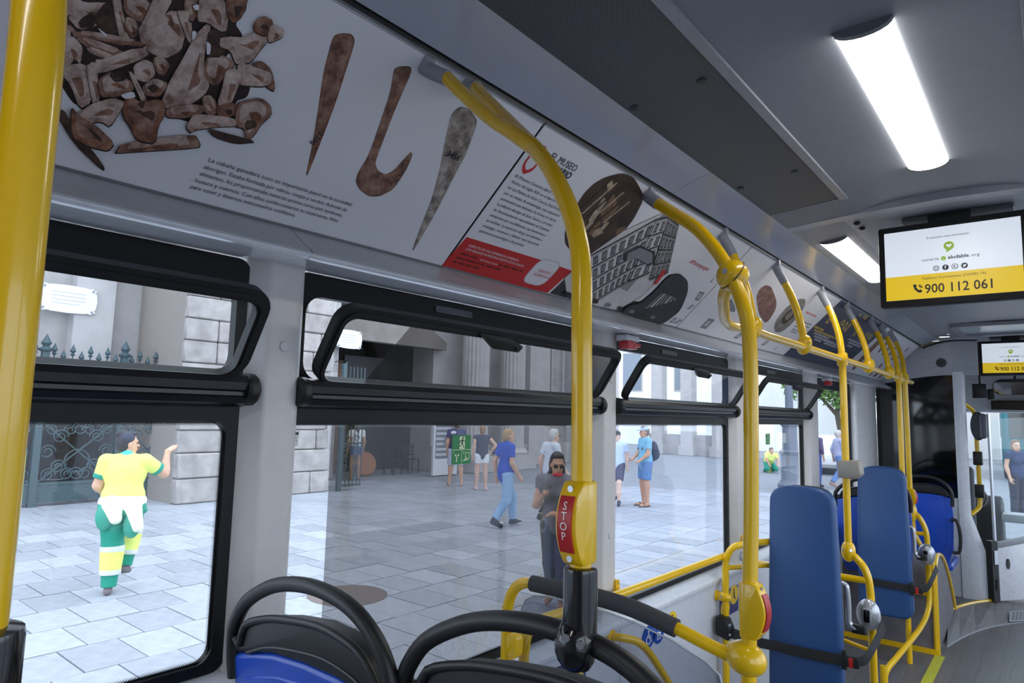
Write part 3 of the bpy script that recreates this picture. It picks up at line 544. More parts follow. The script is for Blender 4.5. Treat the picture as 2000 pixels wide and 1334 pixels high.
'line4': [[[4.3305,0.2513],[4.5432,0.2578]],[[4.3691,0.2308],[4.9376,0.2376]],[[4.4206,0.2118],[4.7815,0.2082]],[[4.4734,0.1923],[4.9461,0.1865]],[[4.5273,0.1724],[4.6883,0.1736]],[[4.6999,0.1895],[5.0523,0.1931]],[[4.7728,0.1706],[5.1039,0.1691]],[[5.1665,0.2625],[5.6214,0.2437]],[[5.236,0.241],[5.6053,0.2333]],[[5.2746,0.2147],[5.4299,0.2109]]],
'awls5': [[[6.0563,0.0293],[5.9573,0.0833],[5.8574,0.3001],[5.8498,0.4012],[5.9199,0.437],[6.0103,0.4074],[6.0019,0.2929],[6.0748,0.1135],[6.0954,0.0422]],[[6.2057,0.2558],[6.1164,0.3345],[6.1344,0.4166],[6.2021,0.4085],[6.2319,0.3136],[6.2484,0.261]],[[6.3633,0.2563],[6.3636,0.3948],[6.4167,0.3743],[6.4334,0.2552]],[[6.5946,0.2741],[6.5361,0.3714],[6.6122,0.3623],[6.6691,0.2732]],[[6.846,0.244],[6.7521,0.3219],[6.8295,0.3214],[6.9385,0.2441]],[[7.0676,0.2273],[6.9671,0.3078],[7.053,0.2974],[7.1385,0.2244]],[[6.9699,0.3683],[7.0022,0.4223],[7.045,0.4178],[7.0255,0.3651]],[[6.7205,0.1312],[6.6997,0.1885],[6.768,0.1758],[6.7982,0.1288]],[[6.8894,0.0249],[6.8963,0.0769],[6.9818,0.0638],[6.9562,0.0252]],[[7.1086,0.0219],[7.1339,0.0982],[7.2109,0.0838],[7.179,0.0223]],[[6.7097,0.02],[6.7451,0.0634],[6.7985,0.058],[6.7735,0.0203]]],
'bars': [[[1.3078,0.0557],[1.3788,0.0567]],[[1.4726,0.0554],[1.5926,0.0569]],[[1.3029,0.0399],[1.5069,0.0394]],[[1.3005,0.0247],[1.4152,0.0244]]],
'text3': [[[3.9853,0.2548],[4.2474,0.2602]],[[4.0009,0.2325],[4.2571,0.2398]],[[4.0167,0.2099],[4.2595,0.2137]],[[4.0327,0.1871],[4.1907,0.1899]],[[4.041,0.1714],[4.1536,0.1712]]],
}
PA = Vector((-1.31, 0, 1.8535)); PD = (Vector((-.955, 0, 2.184))-PA).normalized(); PN = Vector((PD.z, 0, -PD.x))
def pp(y, s, o=0.0):
    q = PA+PD*s+PN*o; return (q.x, y, q.z)
BL = bone('print_bone_light', (120, 92, 84), (176, 150, 140), (206, 186, 176))
BM = bone('print_bone_mid', (84, 56, 46), (136, 100, 84), (170, 138, 122))
BR = bone('print_bone_rust', (78, 46, 34), (124, 80, 60), (162, 118, 94))
BD = bone('print_bone_dark', (34, 24, 20), (66, 46, 38), (96, 72, 60))
BHI = bone('print_bone_pale', (150, 122, 112), (192, 170, 160), (214, 198, 190))
BK = M('print_shadow', (44, 31, 27), .5, var=.3, scale=40)
PW = M('poster_white', (226, 226, 232), .38, var=.015, scale=4)
PT = M('poster_ink', (34, 34, 42), .5); PRED = M('poster_red', (196, 44, 44), .45, var=.03); PGR = M('poster_grey', (128, 130, 138), .5)
PNAVY = M('poster_navy', (52, 58, 86), .4, var=.03); PYEL = M('poster_yellow', (206, 176, 70), .5); PSH = M('poster_soft_grey', (184, 184, 194), .5)
BMATS = {'L': BL, 'M': BM, 'R': BR, 'D': BD, 'K': BK, 'W': PW}
class Print:
    """one printed image: flat patches in several inks, laid a hair above each other"""
    def __init__(s): s.V = []; s.F = []; s.m = []; s.mats = []; s.n = 0
    def add(s, poly, mat, o=None, faces=None):
        if mat not in s.mats: s.mats.append(mat)
        s.n += 1; o = o if o is not None else .0009+.00003*s.n
        b = len(s.V); s.V += [pp(y, v, o) for y, v in poly]
        fs = faces or [tuple(range(len(poly)))]
        for f in fs: s.F.append(tuple(i+b for i in f)); s.m.append(s.mats.index(mat))
    def build(s, name, parent):
        o = mk(name, s.V, s.F, None, parent)
        for m in s.mats: o.data.materials.append(m)
        o.data.polygons.foreach_set('material_index', s.m); return o
def scaled(poly, k, dy=0, ds=0):
    cy = sum(p[0] for p in poly)/len(poly); cs = sum(p[1] for p in poly)/len(poly)
    return [(cy+(p[0]-cy)*k+dy, cs+(p[1]-cs)*k+ds) for p in poly]
def rounded(poly, n=3):
    """Chaikin-smoothed outline"""
    for _ in range(n):
        q = []
        for i in range(len(poly)):
            a, b = poly[i], poly[(i+1) % len(poly)]
            q += [(a[0]*.82+b[0]*.18, a[1]*.82+b[1]*.18), (a[0]*.18+b[0]*.82, a[1]*.18+b[1]*.82)]
        poly = q
    return poly
def poster(y0, y1, label, mat=PW):
    t = thing('poster', label, 'poster', pp((y0+y1)/2, 0))
    V, F = prismVF([(y0+.003, .004), (y1-.003, .004), (y1-.003, .478), (y0+.003, .478)], 'z', -.002, .0006)
    mk('panel', [pp(a, b, o) for a, b, o in V], F, mat, t)
    mk('edge_bead', *join(*[([pp(*q) for q in boxVF(y0+.002, y1-.002, s-.002, s+.003, -.002, .003)[0]], boxVF(0, 1, 0, 1, 0, 1)[1]) for s in (.002, .480)]), M('poster_rail', (122, 124, 130), .35), t)
    return t
def words(t, name, s, y, v, mat, width=None, height=None, bold=0.0, o=.0022):
    V, F = fitted(s, y, v, width=width, height=height, bold=bold); return mk(name, [pp(a, b, o) for a, b in V], F, mat, t)
def wordbars(pr, y0, y1, v, h, mat, seed=0):
    rr = random.Random(seed); y = y0
    while y < y1-.006:
        w = rr.uniform(.012, .04)*(h/.006)**.5; e = min(y+w, y1); pr.add([(y, v), (e, v), (e, v+h), (y, v+h)], mat); y = e+.006*(h/.006)**.5

# poster 1: bones and bone tools
t = poster(-.22, 1.279, 'large white poster with a heap of brown bones and three bone tools')
pr = Print()
for k, p in ART['bones']:
    if k in 'KW': pr.add(rounded(p, 2), BMATS[k]); continue
    q = rounded(scaled(p, 1.07), 1); pr.add(scaled(q, 1.04, 0, -.002), BK); pr.add(q, BMATS[k])
    if k != 'D':
        pr.add(scaled(q, .74, -.002, .004), {'L': BHI, 'M': BL, 'R': BM}[k]); c_ = scaled(q, .45, .003, -.004); n_ = len(c_); pr.add(c_[:n_//2+1], {'L': BM, 'M': BR, 'R': BD}[k])
pr.build('bone_heap_photo', t)
rr = random.Random(3); pr = Print()
for k, p in ART['bones']:                     # the rest of the heap goes on to the left, behind the pole
    if k in 'KW' or rr.random() < .35: continue
    q = rounded(scaled(p, 1.05, -.36, rr.uniform(.03, .1)), 2)
    if min(v for _, v in q) < .02 or max(v for _, v in q) > .47 or max(y for y, _ in q) > .2 or min(y for y, _ in q) < -.2: continue
    pr.add(scaled(q, 1.06), BK); pr.add(q, BMATS[k])
pr.build('bone_heap_photo', t)
pr = Print()
q = rounded(ART['awl'], 2); pr.add(scaled(q, 1.012), BK); pr.add(q, BR); pr.add(scaled(q, .9, -.004, .012), BM)
pr.build('bone_awl_photo', t)
pr = Print(); q = rounded(ART['hook'], 2); pr.add(scaled(q, 1.01), BK); pr.add(q, BM); pr.build('bone_hook_photo', t)
pr = Print(); q = rounded(ART['horn'], 2); pr.add(scaled(q, 1.01), BD); pr.add(q, bone('print_horn_grey', (96, 84, 78), (150, 138, 130), (196, 184, 176))); pr.build('bone_point_photo', t)
for i, (s, y, v, w) in enumerate([('La caba\u00f1a ganadera tuvo un importante papel en la sociedad', .5735, .0972, .3355), ('aborigen. Estaba formada por cabras, ovejas y cerdos. Adem\u00e1s de', .5715, .0798, .3345), ('alimentos, les proporcionaba materias primas como piel, tendones,', .570, .0634, .333), ('huesos y cuernos. Con ellos confeccionaron su vestimenta, hilos', .568, .0466, .333), ('para coser y diversos instrumentos cotidianos.', .565, .0305, .232)]):
    words(t, 'text_line', s, y, v, PT, width=w, height=.0095)
V, F = fitted('3310', 0, 0, height=.012, bold=.02); c, s_ = math.cos(R(-105)), math.sin(R(-105))
mk('catalogue_number', [pp(.7475+a*c-b*s_, .2385+a*s_+b*c, .004) for a, b in V], F, PT, t)
words(t, 'catalogue_number', '3456', 1.0635, .299, PT, width=.042, height=.016, bold=.02, o=.004)

# poster 2: the museum
t = poster(1.281, 2.769, 'white museum poster with old building drawing and red augmented reality banner')
pr = Print()
pr.add(ART['red'], PRED); ph = ART['phone']; pr.add(rounded(scaled(ph, 1.10), 3), PSH); pr.add(rounded(scaled(ph, 1.03), 3), PW)
for i, (a, b) in enumerate(ART['bars']): wordbars(pr, a[0], b[0], a[1], .0055, M('poster_dark_red', (96, 26, 28), .5), i)
pr.build('red_banner', t)
pr = Print(); q = rounded(ART['ovalphoto'], 2); pr.add(q, M('photo_brown', (66, 48, 38), .5, var=.35, scale=14)); 
for k, p in enumerate(ART['photobits']): pr.add(p, [M('photo_cream', (170, 152, 130), .5, var=.4, scale=60), M('photo_tan', (120, 92, 68), .5, var=.4, scale=50)][k % 2])
ov = ART['ovalphoto']; cy = sum(p[0] for p in ov)/len(ov); cs = sum(p[1] for p in ov)/len(ov)
for k in range(7):
    pr.add([(cy-.12+k*.03, cs-.02), (cy-.112+k*.03, cs-.02), (cy-.07+k*.03, cs+.12-k*.008), (cy-.078+k*.03, cs+.12-k*.008)], MATS['photo_cream'] if k % 2 else BK)
for k in range(5): pr.add([(cy-.10+k*.035, cs-.09+k*.006), (cy-.082+k*.035, cs-.09+k*.006), (cy-.078+k*.035, cs-.05+k*.01), (cy-.096+k*.035, cs-.05+k*.01)], MATS['photo_tan'] if k % 2 else MATS['photo_cream'])
pr.add(rounded(ART['arch'], 2), BK); pr.build('museum_hall_photo', t)
pr = Print(); BG = M('drawing_grey', (150, 148, 148), .5, var=.12, scale=20); BDK = M('drawing_dark', (48, 50, 56), .5, var=.3, scale=20); BW = M('drawing_pale', (206, 204, 206), .5, var=.08, scale=20)
pr.add(ART['dark2'], BDK); pr.add(scaled(ART['bldg'], 1.015), BDK); pr.add(ART['bldg'], BW); pr.add(ART['towerfront'], BG); pr.add(rounded(ART['ring'], 2), BDK)
bb = ART['bldg']; by0 = min(p[0] for p in bb)
def lerp2(Q, u, v):
    a = [Q[0][k]*(1-u)+Q[1][k]*u for k in (0, 1)]; b = [Q[3][k]*(1-u)+Q[2][k]*u for k in (0, 1)]; return (a[0]*(1-v)+b[0]*v, a[1]*(1-v)+b[1]*v)
for Q, nu, nv in ((ART['faceL'], 7, 4), (ART['faceC'], 2, 4), (ART['faceR'], 4, 4)):
    pr.add(Q, BW if nu != 4 else BG)
    for v in range(nv+1):
        pr.add([lerp2(Q, 0, v/nv-.012), lerp2(Q, 1, v/nv-.012), lerp2(Q, 1, v/nv+.02), lerp2(Q, 0, v/nv+.02)], BDK); pr.add([lerp2(Q, 0, v/nv+.035), lerp2(Q, 1, v/nv+.035), lerp2(Q, 1, v/nv+.05), lerp2(Q, 0, v/nv+.05)], PGR)
    for u in range(nu):
        for v in range(nv):
            w_ = [(u+.22)/nu, (u+.78)/nu, (v+.26)/nv, (v+.88)/nv]; c = [lerp2(Q, w_[0], w_[2]), lerp2(Q, w_[1], w_[2]), lerp2(Q, w_[1], w_[3]), lerp2(Q, w_[0], w_[3])]
            pr.add(c, BDK); pr.add(scaled(c, .72), BG if (u+v) % 2 else PGR); pr.add([lerp2(Q, (u+.47)/nu, w_[2]), lerp2(Q, (u+.53)/nu, w_[2]), lerp2(Q, (u+.53)/nu, w_[3]), lerp2(Q, (u+.47)/nu, w_[3])], BDK)
pr.add(rounded(ART['ring'], 2), BDK)
pr.add(ART['balcony'], BDK); pr.add(scaled(ART['balcony'], .8), PGR); pr.add(ART['redbanner'], PRED)
rg = ART['ring']; ry = sum(p[0] for p in rg)/len(rg); rs = sum(p[1] for p in rg)/len(rg)
for k in range(7): pr.add([(ry-.06+k*.025, rs-.06+k*.012), (ry-.045+k*.025, rs-.055+k*.012), (ry-.03+k*.02, rs+.03), (ry-.04+k*.02, rs+.03)], [PGR, BW, BG][k % 3])
for k in range(8): pr.add(rounded([(by0+.05+k*.09, .018), (by0+.09+k*.09, .018), (by0+.085+k*.09, .034), (by0+.055+k*.09, .034)], 1), [BK, PGR][k % 2])
pr.build('building_drawing', t)
for p in ART['logos2']: pr = Print(); pr.add(p, PGR); pr.add(scaled(p, .6), PSH); pr.build('logo', t)
MS = rounded([(1.306, .43), (1.345, .43), (1.352, .36), (1.325, .335), (1.30, .36)], 2); pr = Print(); pr.add(MS, PRED); pr.add(scaled(MS, .7), PW); pr.build('museum_emblem', t)
words(t, 'title_line', 'EL MUSEO', 1.374, .4068, PT, width=.119, height=.021); words(t, 'title_line', 'CANARIO', 1.374, .381, PT, width=.119, height=.021, bold=.025)
P2 = ['El Museo Canario abri\u00f3 sus puertas a', 'finales del siglo XIX en el barrio hist\u00f3rico', 'en Las Palmas de Gran Canaria. Est\u00e1 formado', 'por un museo de arqueolog\u00eda, cuya exposici\u00f3n', 'permanente est\u00e1 dedicada a las formas de vida de', 'la poblaci\u00f3n aborigen de Gran Canaria, y un centro', 'de documentaci\u00f3n especializado en Canarias', 'compuesto por una biblioteca, una hemeroteca y', 'un archivo. La instituci\u00f3n dirige sus esfuerzos a', 'investigar, conservar y difundir este importante', 'patrimonio arqueol\u00f3gico y documental.']
for i, s in enumerate(P2): words(t, 'text_line', s, 1.305+i*.0012, .322-i*.01825, PT, width=.256 if i < 10 else .198, height=.0095)
words(t, 'banner_line', 'DISFRUTA DE UNA EXPERIENCIA INMERSIVA', 1.314, .0872, PW, width=.222, height=.0085, o=.004); words(t, 'banner_line', 'CON REALIDAD AUMENTADA DENTRO DE LA GUAGUA', 1.312, .0742, PW, width=.264, height=.0085, o=.004)
words(t, 'banner_line', 'AR El Museo Canario', 1.389, .0553, PW, width=.079, height=.0065, o=.004)
words(t, 'phone_line', 'REALIDAD', 1.649, .0765, PRED, width=.064, height=.010, o=.006); words(t, 'phone_line', 'AUMENTADA', 1.638, .059, PRED, width=.085, height=.010, o=.006)
words(t, 'hashtag', '#Museoguagua', 2.42, .303, PRED, width=.18, height=.020)

# poster 3: carved stones
t = poster(2.771, 4.309, 'white poster with two carved stones, red-brown and grey')
pr = Print(); q = rounded(ART['stone1'], 2); pr.add(q, bone('print_stone_red', (92, 62, 58), (128, 92, 84), (160, 130, 122))); q = rounded(ART['stone2'], 2); pr.add(q, bone('print_stone_grey', (84, 80, 78), (122, 118, 114), (156, 152, 148)))
for k in (.75, .5, .28): pr.add(scaled(q, k), MATS['print_bone_dark'] if k == .5 else MATS['print_stone_grey'])
pr.add(rounded(ART['stone3'], 2), PGR); pr.build('stone_photos', t)
for p in ART['logos3']: pr = Print(); pr.add(p, PGR); pr.add(scaled(p, .55), PSH); pr.build('logo', t)
for i, (a, b) in enumerate(ART['text3']): pr = Print(); wordbars(pr, a[0], b[0], a[1], .009, PGR, i+9); tag(pr.build('text_line', t), kind='stuff')
pr = Print(); wordbars(pr, 3.98, 4.19, .312, .014, M('poster_pale_red', (206, 130, 130), .5), 77); tag(pr.build('heading_line', t), kind='stuff')

# poster 4: navy
t = poster(4.311, 5.739, 'navy blue poster with yellow headline and pale text lines', PNAVY)
for p in ART['yel4']: pr = Print(); pr.add(rounded(p, 2), PYEL); pr.add(scaled(rounded(p, 2), .5), PNAVY); pr.build('headline_stroke', t)
for i, (a, b) in enumerate(ART['line4']): pr = Print(); wordbars(pr, a[0], b[0], a[1], .014, PYEL if i in (0, 1) else PSH, i+30); tag(pr.build('text_line', t), kind='stuff')

# poster 5: awls
t = poster(5.741, 7.33, 'white poster with many slim brown bone awls near the front bulkhead')
for i, p in enumerate(ART['awls5']): pr = Print(); pr.add(rounded(p, 2), [BR, BM, BD][i % 3] if i else BR); pr.build('awl_photo', t)
# ================================================================== POLES AND RAILS
PR = .0175
def screw(parent, p, n, r=.0042):
    V, F = latheVF([(0, .0012), (r, .0012), (r, -.003), (0, -.003)], p, n, 12); return mk('screw', V, F, STEEL, parent, 'auto')
def socket(parent, p, q, r=.0205):
    """grey plastic end socket between the yellow tube end p and the poster strip q, with its seam bracket"""
    p, q = Vector(p), Vector(q); d = (q-p).normalized(); L = (q-p).length
    V, F = latheVF([(0, -.002), (r*.96, -.002), (r, .004), (r, L*.55), (r*1.03, L*.56), (r*.92, L*.9), (r*.8, L)], p, d, 16); mk('ceiling_socket', V, F, GREY, parent, 'auto')
    b = q+Vector((.006, 0, .004)); V, F = boxVF(b.x-.012, b.x+.02, b.y-.014, b.y+.014, b.z-.012, b.z+.018); bevel('seam_bracket', V, F, GREY, parent, .004)
    screw(parent, tuple(p-d*.012+Vector((.6, -.75, -.25)).normalized()*(r*.83)), (.6, -.75, -.25), .004)
def stop_box(pos, n, w, label, lettering=True, hh=.066):
    """curved yellow box with a red push strip, clamped on a pole; n is the facing direction"""
    t = thing('stop_button', label, 'button', pos); c = Vector(pos); n = Vector(n).normalized(); s = Vector((0, 0, 1)); u = n.cross(s)
    def mp(V): return [tuple(c+n*a+s*b+u*k) for a, b, k in V]
    def arc(z, e=0): return (.0215+.024*max(0, 1-(z/hh)**2))*hh/.066+e
    N = 12; zs = [-hh+2*hh*i/N for i in range(N+1)]
    prof = [(-.020*hh/.066, hh), (-.020*hh/.066, -hh)]+[(arc(z), z) for z in zs]
    V, F = prismVF(prof, 'z', -w, w); me = [tuple(v) for v in mp(V)]; bevel('housing', me, F, YEL, t, .005, 2, 50)
    z2 = [-hh*.66+hh*1.32*i/N for i in range(N+1)]
    prof = [(arc(z, .003), z) for z in z2]+[(arc(z, -.006), z) for z in z2[::-1]]
    V, F = prismVF(prof, 'z', -w*.62, w*.62); bt = mk('push_strip', mp(V), F, REDP, t, 'auto')
    for z in (hh*.82, -hh*.82):
        V, F = latheVF([(0, .0015), (.0042, .0015), (.0042, -.003), (0, -.003)], tuple(c+n*(arc(z)+.0006)+s*z), tuple(n), 12); mk('screw', V, F, STEEL, t)
    if lettering:
        for k, ch in enumerate('STOP'):
            z0 = hh*(.44-.235*k)
            V, F = fitted(ch, 0, 0, height=.0128*hh/.066, center=True)
            V3 = []
            for a, b in V:
                z = z0+b-.006*hh/.066; V3.append(tuple(c+n*arc(z, .0036)+s*z-u*a))
            mk('letter', V3, F, M('print_white', (240, 240, 240), .4), bt)
    return t
def fork_pole(path, arms, label, zs, kn, r):
    """upright with two arms forking to sockets in the cove; sleeve top at zs, seat clamp at kn"""
    x, y, z0 = path[0]; t = thing('grab_pole', label, 'pole', path[0])
    tube('tube', path, r, YEL, t, 18)
    for Q, ye in arms:
        tube('arm', Q, r, YEL, t, 18); socket(t, Q[-1], (-.985, ye, 2.163), r*1.17)
    q = r/.0175
    lathe('sleeve', [(.017*q, 0), (.0265*q, -.002), (.0275*q, -.007), (.0275*q, kn-zs+.01), (.024*q, kn-zs-.02), (.016*q, kn-zs-.03)], (x, y, zs), (0, 0, 1), BLKG, t, 22)
    c = Vector((x-.004, y-.004, kn)); V, F = ellVF(tuple(c), (.0265, .028, .034)); mk('clamp', V, F, BLKG, t, True)
    d = Vector((.45, -.86, .1)).normalized(); w = Vector((.82, .46, -.35))
    for e in (-.010, .009): screw(t, tuple(c+Vector((0, 0, .008))+d*.0265+w*e), tuple(d), .005)
    return t
fork_pole([(-.478, .7324, 1.16), (-.4782, .7324, 1.391), (-.4809, .7324, 1.5655), (-.4891, .7418, 1.6517), (-.508, .756, 1.7076), (-.5429, .7796, 1.766), (-.596, .8127, 1.8344), (-.6534, .8458, 1.893), (-.670, .8533, 1.907)],
          [([(-.652, .8455, 1.892), (-.7201, .8647, 1.9459), (-.7821, .8788, 1.9931), (-.8733, .8883, 2.077), (-.9166, .8911, 2.1205)], .885), ([(-.653, .848, 1.8925), (-.7664, .92, 1.991), (-.8743, .965, 2.0917), (-.9230, .985, 2.140)], 1.005)],
          'yellow forked pole with STOP box, clamped to the seat in the middle foreground', 1.258, 1.163, .0139)
x, y = -.560, .131
fork_pole([(x, y, .95), (x-.001, y, 1.45), (x-.003, y, 1.599), (x-.005, y, 1.707), (x-.017, y, 1.772), (x-.04, y, 1.833), (x-.075, y, 1.897), (x-.112, y, 1.945), (x-.125, y, 1.958)],
          [([(x-.11, y, 1.943), (x-.18, y-.02, 2.0), (x-.255, y-.04, 2.07), (x-.352, y-.056, 2.125)], y-.072), ([(x-.11, y, 1.943), (x-.18, y+.028, 2.005), (x-.255, y+.05, 2.078), (x-.352, y+.068, 2.125)], y+.085)],
          'nearest yellow pole, at the left edge of the view', 1.300, 1.16, .0175)
stop_box((-.4785, .7324, 1.3136), (0, -1, 0), .0163, 'yellow box with red STOP strip on the forked pole by the front seats', True, .0525)

# pole 3 with the ball joint, hand loop and lower knuckle
t = thing('grab_pole', 'yellow pole with a ball joint and hand loop at the end of the padded rail', 'pole', (-.60, 1.68, FL))
R3 = .0185
tube('tube', [(-.609, 1.68, FL), (-.609, 1.68, .5), (-.606, 1.68, .87), (-.599, 1.69, 1.2), (-.597, 1.695, 1.45), (-.598, 1.70, 1.579), (-.602, 1.70, 1.685), (-.617, 1.70, 1.754), (-.640, 1.705, 1.812)], R3, YEL, t, 18)
tube('arm', [(-.652, 1.72, 1.835), (-.70, 1.74, 1.91), (-.775, 1.775, 1.995), (-.86, 1.81, 2.062), (-.925, 1.835, 2.112)], R3, YEL, t, 18); socket(t, (-.925, 1.835, 2.112), (-.982, 1.86, 2.160))
V, F = ellVF((-.650, 1.722, 1.832), (.043, .043, .043)); mk('ball_joint', V, F, YEL, t, True)
lathe('joint_ring', [(.0428, -.0016), (.0446, -.0016), (.0446, .0016), (.0428, .0016)], (-.650, 1.722, 1.832), (.55, .6, -.58), M('joint_gap', (88, 70, 6), .5), t, 28)
screw(t, tuple(Vector((-.650, 1.722, 1.832))+Vector((-.12, -.98, .12)).normalized()*.0425), (-.12, -.98, .12), .008)
tube('hand_loop', [(-.668, 1.740, 1.815), (-.705, 1.80, 1.795), (-.745, 1.90, 1.775), (-.795, 2.04, 1.760), (-.832, 2.18, 1.763), (-.845, 2.32, 1.772), (-.848, 2.45, 1.778)], .0165, YEL, t, 16)
V, F = ellVF((-.614, 1.68, .868), (.052, .043, .040), Matrix.Rotation(R(14), 3, 'Y')); mk('rail_knuckle', V, F, YEL, t, True)
lathe('foot', [(.0, .02), (.024, .02), (.028, .004), (.036, 0), (0, 0)], (-.609, 1.68, FL), (0, 0, 1), YEL, t)
stop_box((-.601, 1.68, .985), (1, -.12, 0), .0205, 'yellow box with red strip seen edge-on, on the pole at the padded rail', False)

# overhead rail with its hangers
RX, RZ = -.855, 1.776
t = thing('overhead_rail', 'long yellow overhead rail with hangers running along the posters', 'handrail', (RX, 2.45, RZ))
tube('rail', [(RX+.007, 2.44, RZ+.002), (RX, 2.6, RZ), (RX, 4.5, RZ), (RX, 6.02, RZ-.01)], .0172, YEL, t, 16, 'p')
def hanger(y, ys, r=.0172):
    P = [(RX, y, RZ+.012), (RX-.004, y, RZ+.055), (RX-.018, y+(ys-y)*.3, RZ+.135), (RX-.045, y+(ys-y)*.6, RZ+.225), (RX-.075, y+(ys-y)*.85, RZ+.300)]
    h = tube('hanger', P, r, YEL, t, 16); e = Vector(P[-1]); q = Vector((-.975, ys, 2.168)); socket(t, tuple(e), tuple(q), .019)
    return h
for y, ys in ((2.465, 2.47), (3.12, 3.11), (4.467, 4.46), (5.11, 5.15)):
    hanger(y, ys)
    V, F = ellVF((RX, y, RZ+.012), (.034, .030, .046), Matrix.Rotation(R(12), 3, 'Y')); mk('rail_joint', V, F, YEL, t, True)
for y, ys in ((3.815, 3.87), (5.72, 5.90), (5.46, 5.52)):
    hanger(y, ys)
    lathe('rail_cross', [(.0, -.036), (.024, -.034), (.027, -.02), (.027, .02), (.024, .034), (0, .036)], (RX, y, RZ), (0, 0, 1), YEL, t)
    lathe('rail_cross', [(.0, -.036), (.024, -.034), (.027, -.02), (.027, .02), (.024, .034), (0, .036)], (RX, y, RZ), (0, 1, 0), YEL, t)

# pole 4, 5 and their lower frames
t4 = thing('grab_pole', 'yellow pole with a grey box, beside the nearer blue backrest pad', 'pole', (-.75, 3.8, FL))
tube('tube', [(RX, 3.815, RZ-.03), (RX, 3.82, 1.2), (RX, 3.82, .79)], .0182, YEL, t4, 16, 'p')
V, F = ellVF((RX, 3.82, .785), (.035, .035, .055)); mk('knuckle', V, F, YEL, t4, True)
for a in (-.6, .5): screw(t4, tuple(Vector((RX, 3.82, .79))+Vector((a, -.8, .1)).normalized()*.0345), (a, -.8, .1), .007)
tube('lower_tube', [(RX+.01, 3.815, .775), (-.815, 3.81, .755), (-.775, 3.80, .705), (-.757, 3.80, .62), (-.753, 3.80, .45), (-.753, 3.80, .1), (-.753, 3.80, FL)], .0182, YEL, t4, 16)
tube('cross_bar', [(-1.25, 3.80, .655), (-.76, 3.80, .655)], .0165, YEL, t4, 14, 'p'); tube('cross_bar', [(-1.20, 3.80, .40), (-.76, 3.80, .32)], .010, YEL, t4, 12, 'p')
tube('wall_tube', [(-1.25, 3.80, .655), (-1.30, 3.80, .655), (-1.335, 3.80, .655)], .0165, YEL, t4, 14, 'p')
gb = thing('grey_device', 'small grey plastic box clamped high on the pole with the grey box', 'device', (-.83, 3.80, 1.16)); gb['label'] = 'small grey plastic box on the pole between the two blue pads'
V, F = prismVF([(-.885, 1.158), (-.795, 1.158), (-.775, 1.180), (-.782, 1.250), (-.885, 1.245)], 'y', 3.765, 3.86); bevel('housing', V, F, M('device_grey', (150, 146, 138), .45), gb, .008)
lathe('clamp_ring', [(.0, -.012), (.026, -.012), (.026, .012), (0, .012)], (RX, 3.82, 1.205), (0, 0, 1), GREY, gb)
t5 = thing('grab_pole', 'pair of far yellow poles standing close together by the farther blue pad', 'pole', (-.76, 5.75, FL))
tube('tube', [(RX, 5.72, RZ-.03), (RX, 5.74, 1.2), (RX, 5.75, .79)], .018, YEL, t5, 14, 'p')
tube('tube', [(RX, 5.46, RZ-.03), (RX, 5.46, 1.0), (RX, 5.46, FL)], .018, YEL, t5, 14, 'p')
V, F = ellVF((RX+.005, 5.75, .79), (.036, .036, .075)); mk('knuckle', V, F, YEL, t5, True)
tube('lower_tube', [(RX+.01, 5.75, .80), (-.80, 5.75, .755), (-.764, 5.75, .66), (-.759, 5.75, .50), (-.759, 5.74, .28), (-.762, 5.70, .14), (-.79, 5.50, .04), (-.86, 5.10, -.055), (-.895, 4.93, -.10), (-.905, 4.87, -.15), (-.905, 4.86, FL)], .018, YEL, t5, 14)
tube('brace', [(RX+.008, 5.75, .74), (RX+.02, 5.75, .64), (-.79, 5.75, .54), (-.764, 5.75, .50)], .015, YEL, t5, 12); tube('cross_bar', [(RX+.02, 5.75, .645), (-.764, 5.75, .645)], .015, YEL, t5, 12, 'p')
tube('cross_bar', [(-1.1, 5.75, .22), (-.762, 5.75, .22)], .014, YEL, t5, 12, 'p')
lathe('foot_sleeve', [(0, .13), (.0215, .13), (.0215, 0), (0, 0)], (-.905, 4.86, FL), (0, 0, 1), YEL, t5)
stop_box((RX, 5.74, .90), (1, -.3, 0), .020, 'far small yellow box with red strip on the paired poles', False)

# padded rail and glass screen in front of the wheelchair bay
t = thing('padded_rail', 'grey foam padded rail on a yellow frame above the glass screen', 'handrail', (-1.30, 1.62, FL))
tube('frame_tube', [(-1.322, 1.62, FL), (-1.322, 1.62, .3), (-1.322, 1.62, .80), (-1.318, 1.62, .865), (-1.300, 1.62, .912), (-1.268, 1.62, .940), (-1.225, 1.625, .947), (-1.10, 1.635, .946), (-1.0, 1.64, .944), (-.90, 1.65, .932), (-.788, 1.655, .908), (-.70, 1.665, .882), (-.652, 1.67, .870), (-.62, 1.675, .868)], .0165, YEL, t, 16)
tube('foam_sleeve', [(-1.232, 1.625, .947), (-1.10, 1.635, .946), (-1.0, 1.64, .944), (-.90, 1.65, .932), (-.783, 1.655, .907)], .0235, FOAM, t, 18)
V, F = prismVF(rrect(-1.312, -1.272, .72, .795, .02), 'y', 1.605, 1.637); bevel('glass_clamp', V, F, YEL, t, .004)
V, F = prismVF(rrect(-.70, -.64, .25, .32, .02), 'y', 1.63, 1.665); bevel('glass_clamp', V, F, YEL, t, .004)
g = thing('glass_screen', 'tinted glass screen with rounded corner under the padded rail', 'screen', (-1.0, 1.64, .15))
P = [(-1.29, .16), (-.66, .16), (-.655, .79), (-.665, .825), (-.70, .848), (-.79, .878), (-.90, .900), (-1.0, .910), (-1.18, .914), (-1.235, .908), (-1.27, .888), (-1.288, .85)]
mk('pane', *prismVF(P, 'y', 1.640, 1.648), glass('screen_glass', (.72, .74, .78), 1.0), g)
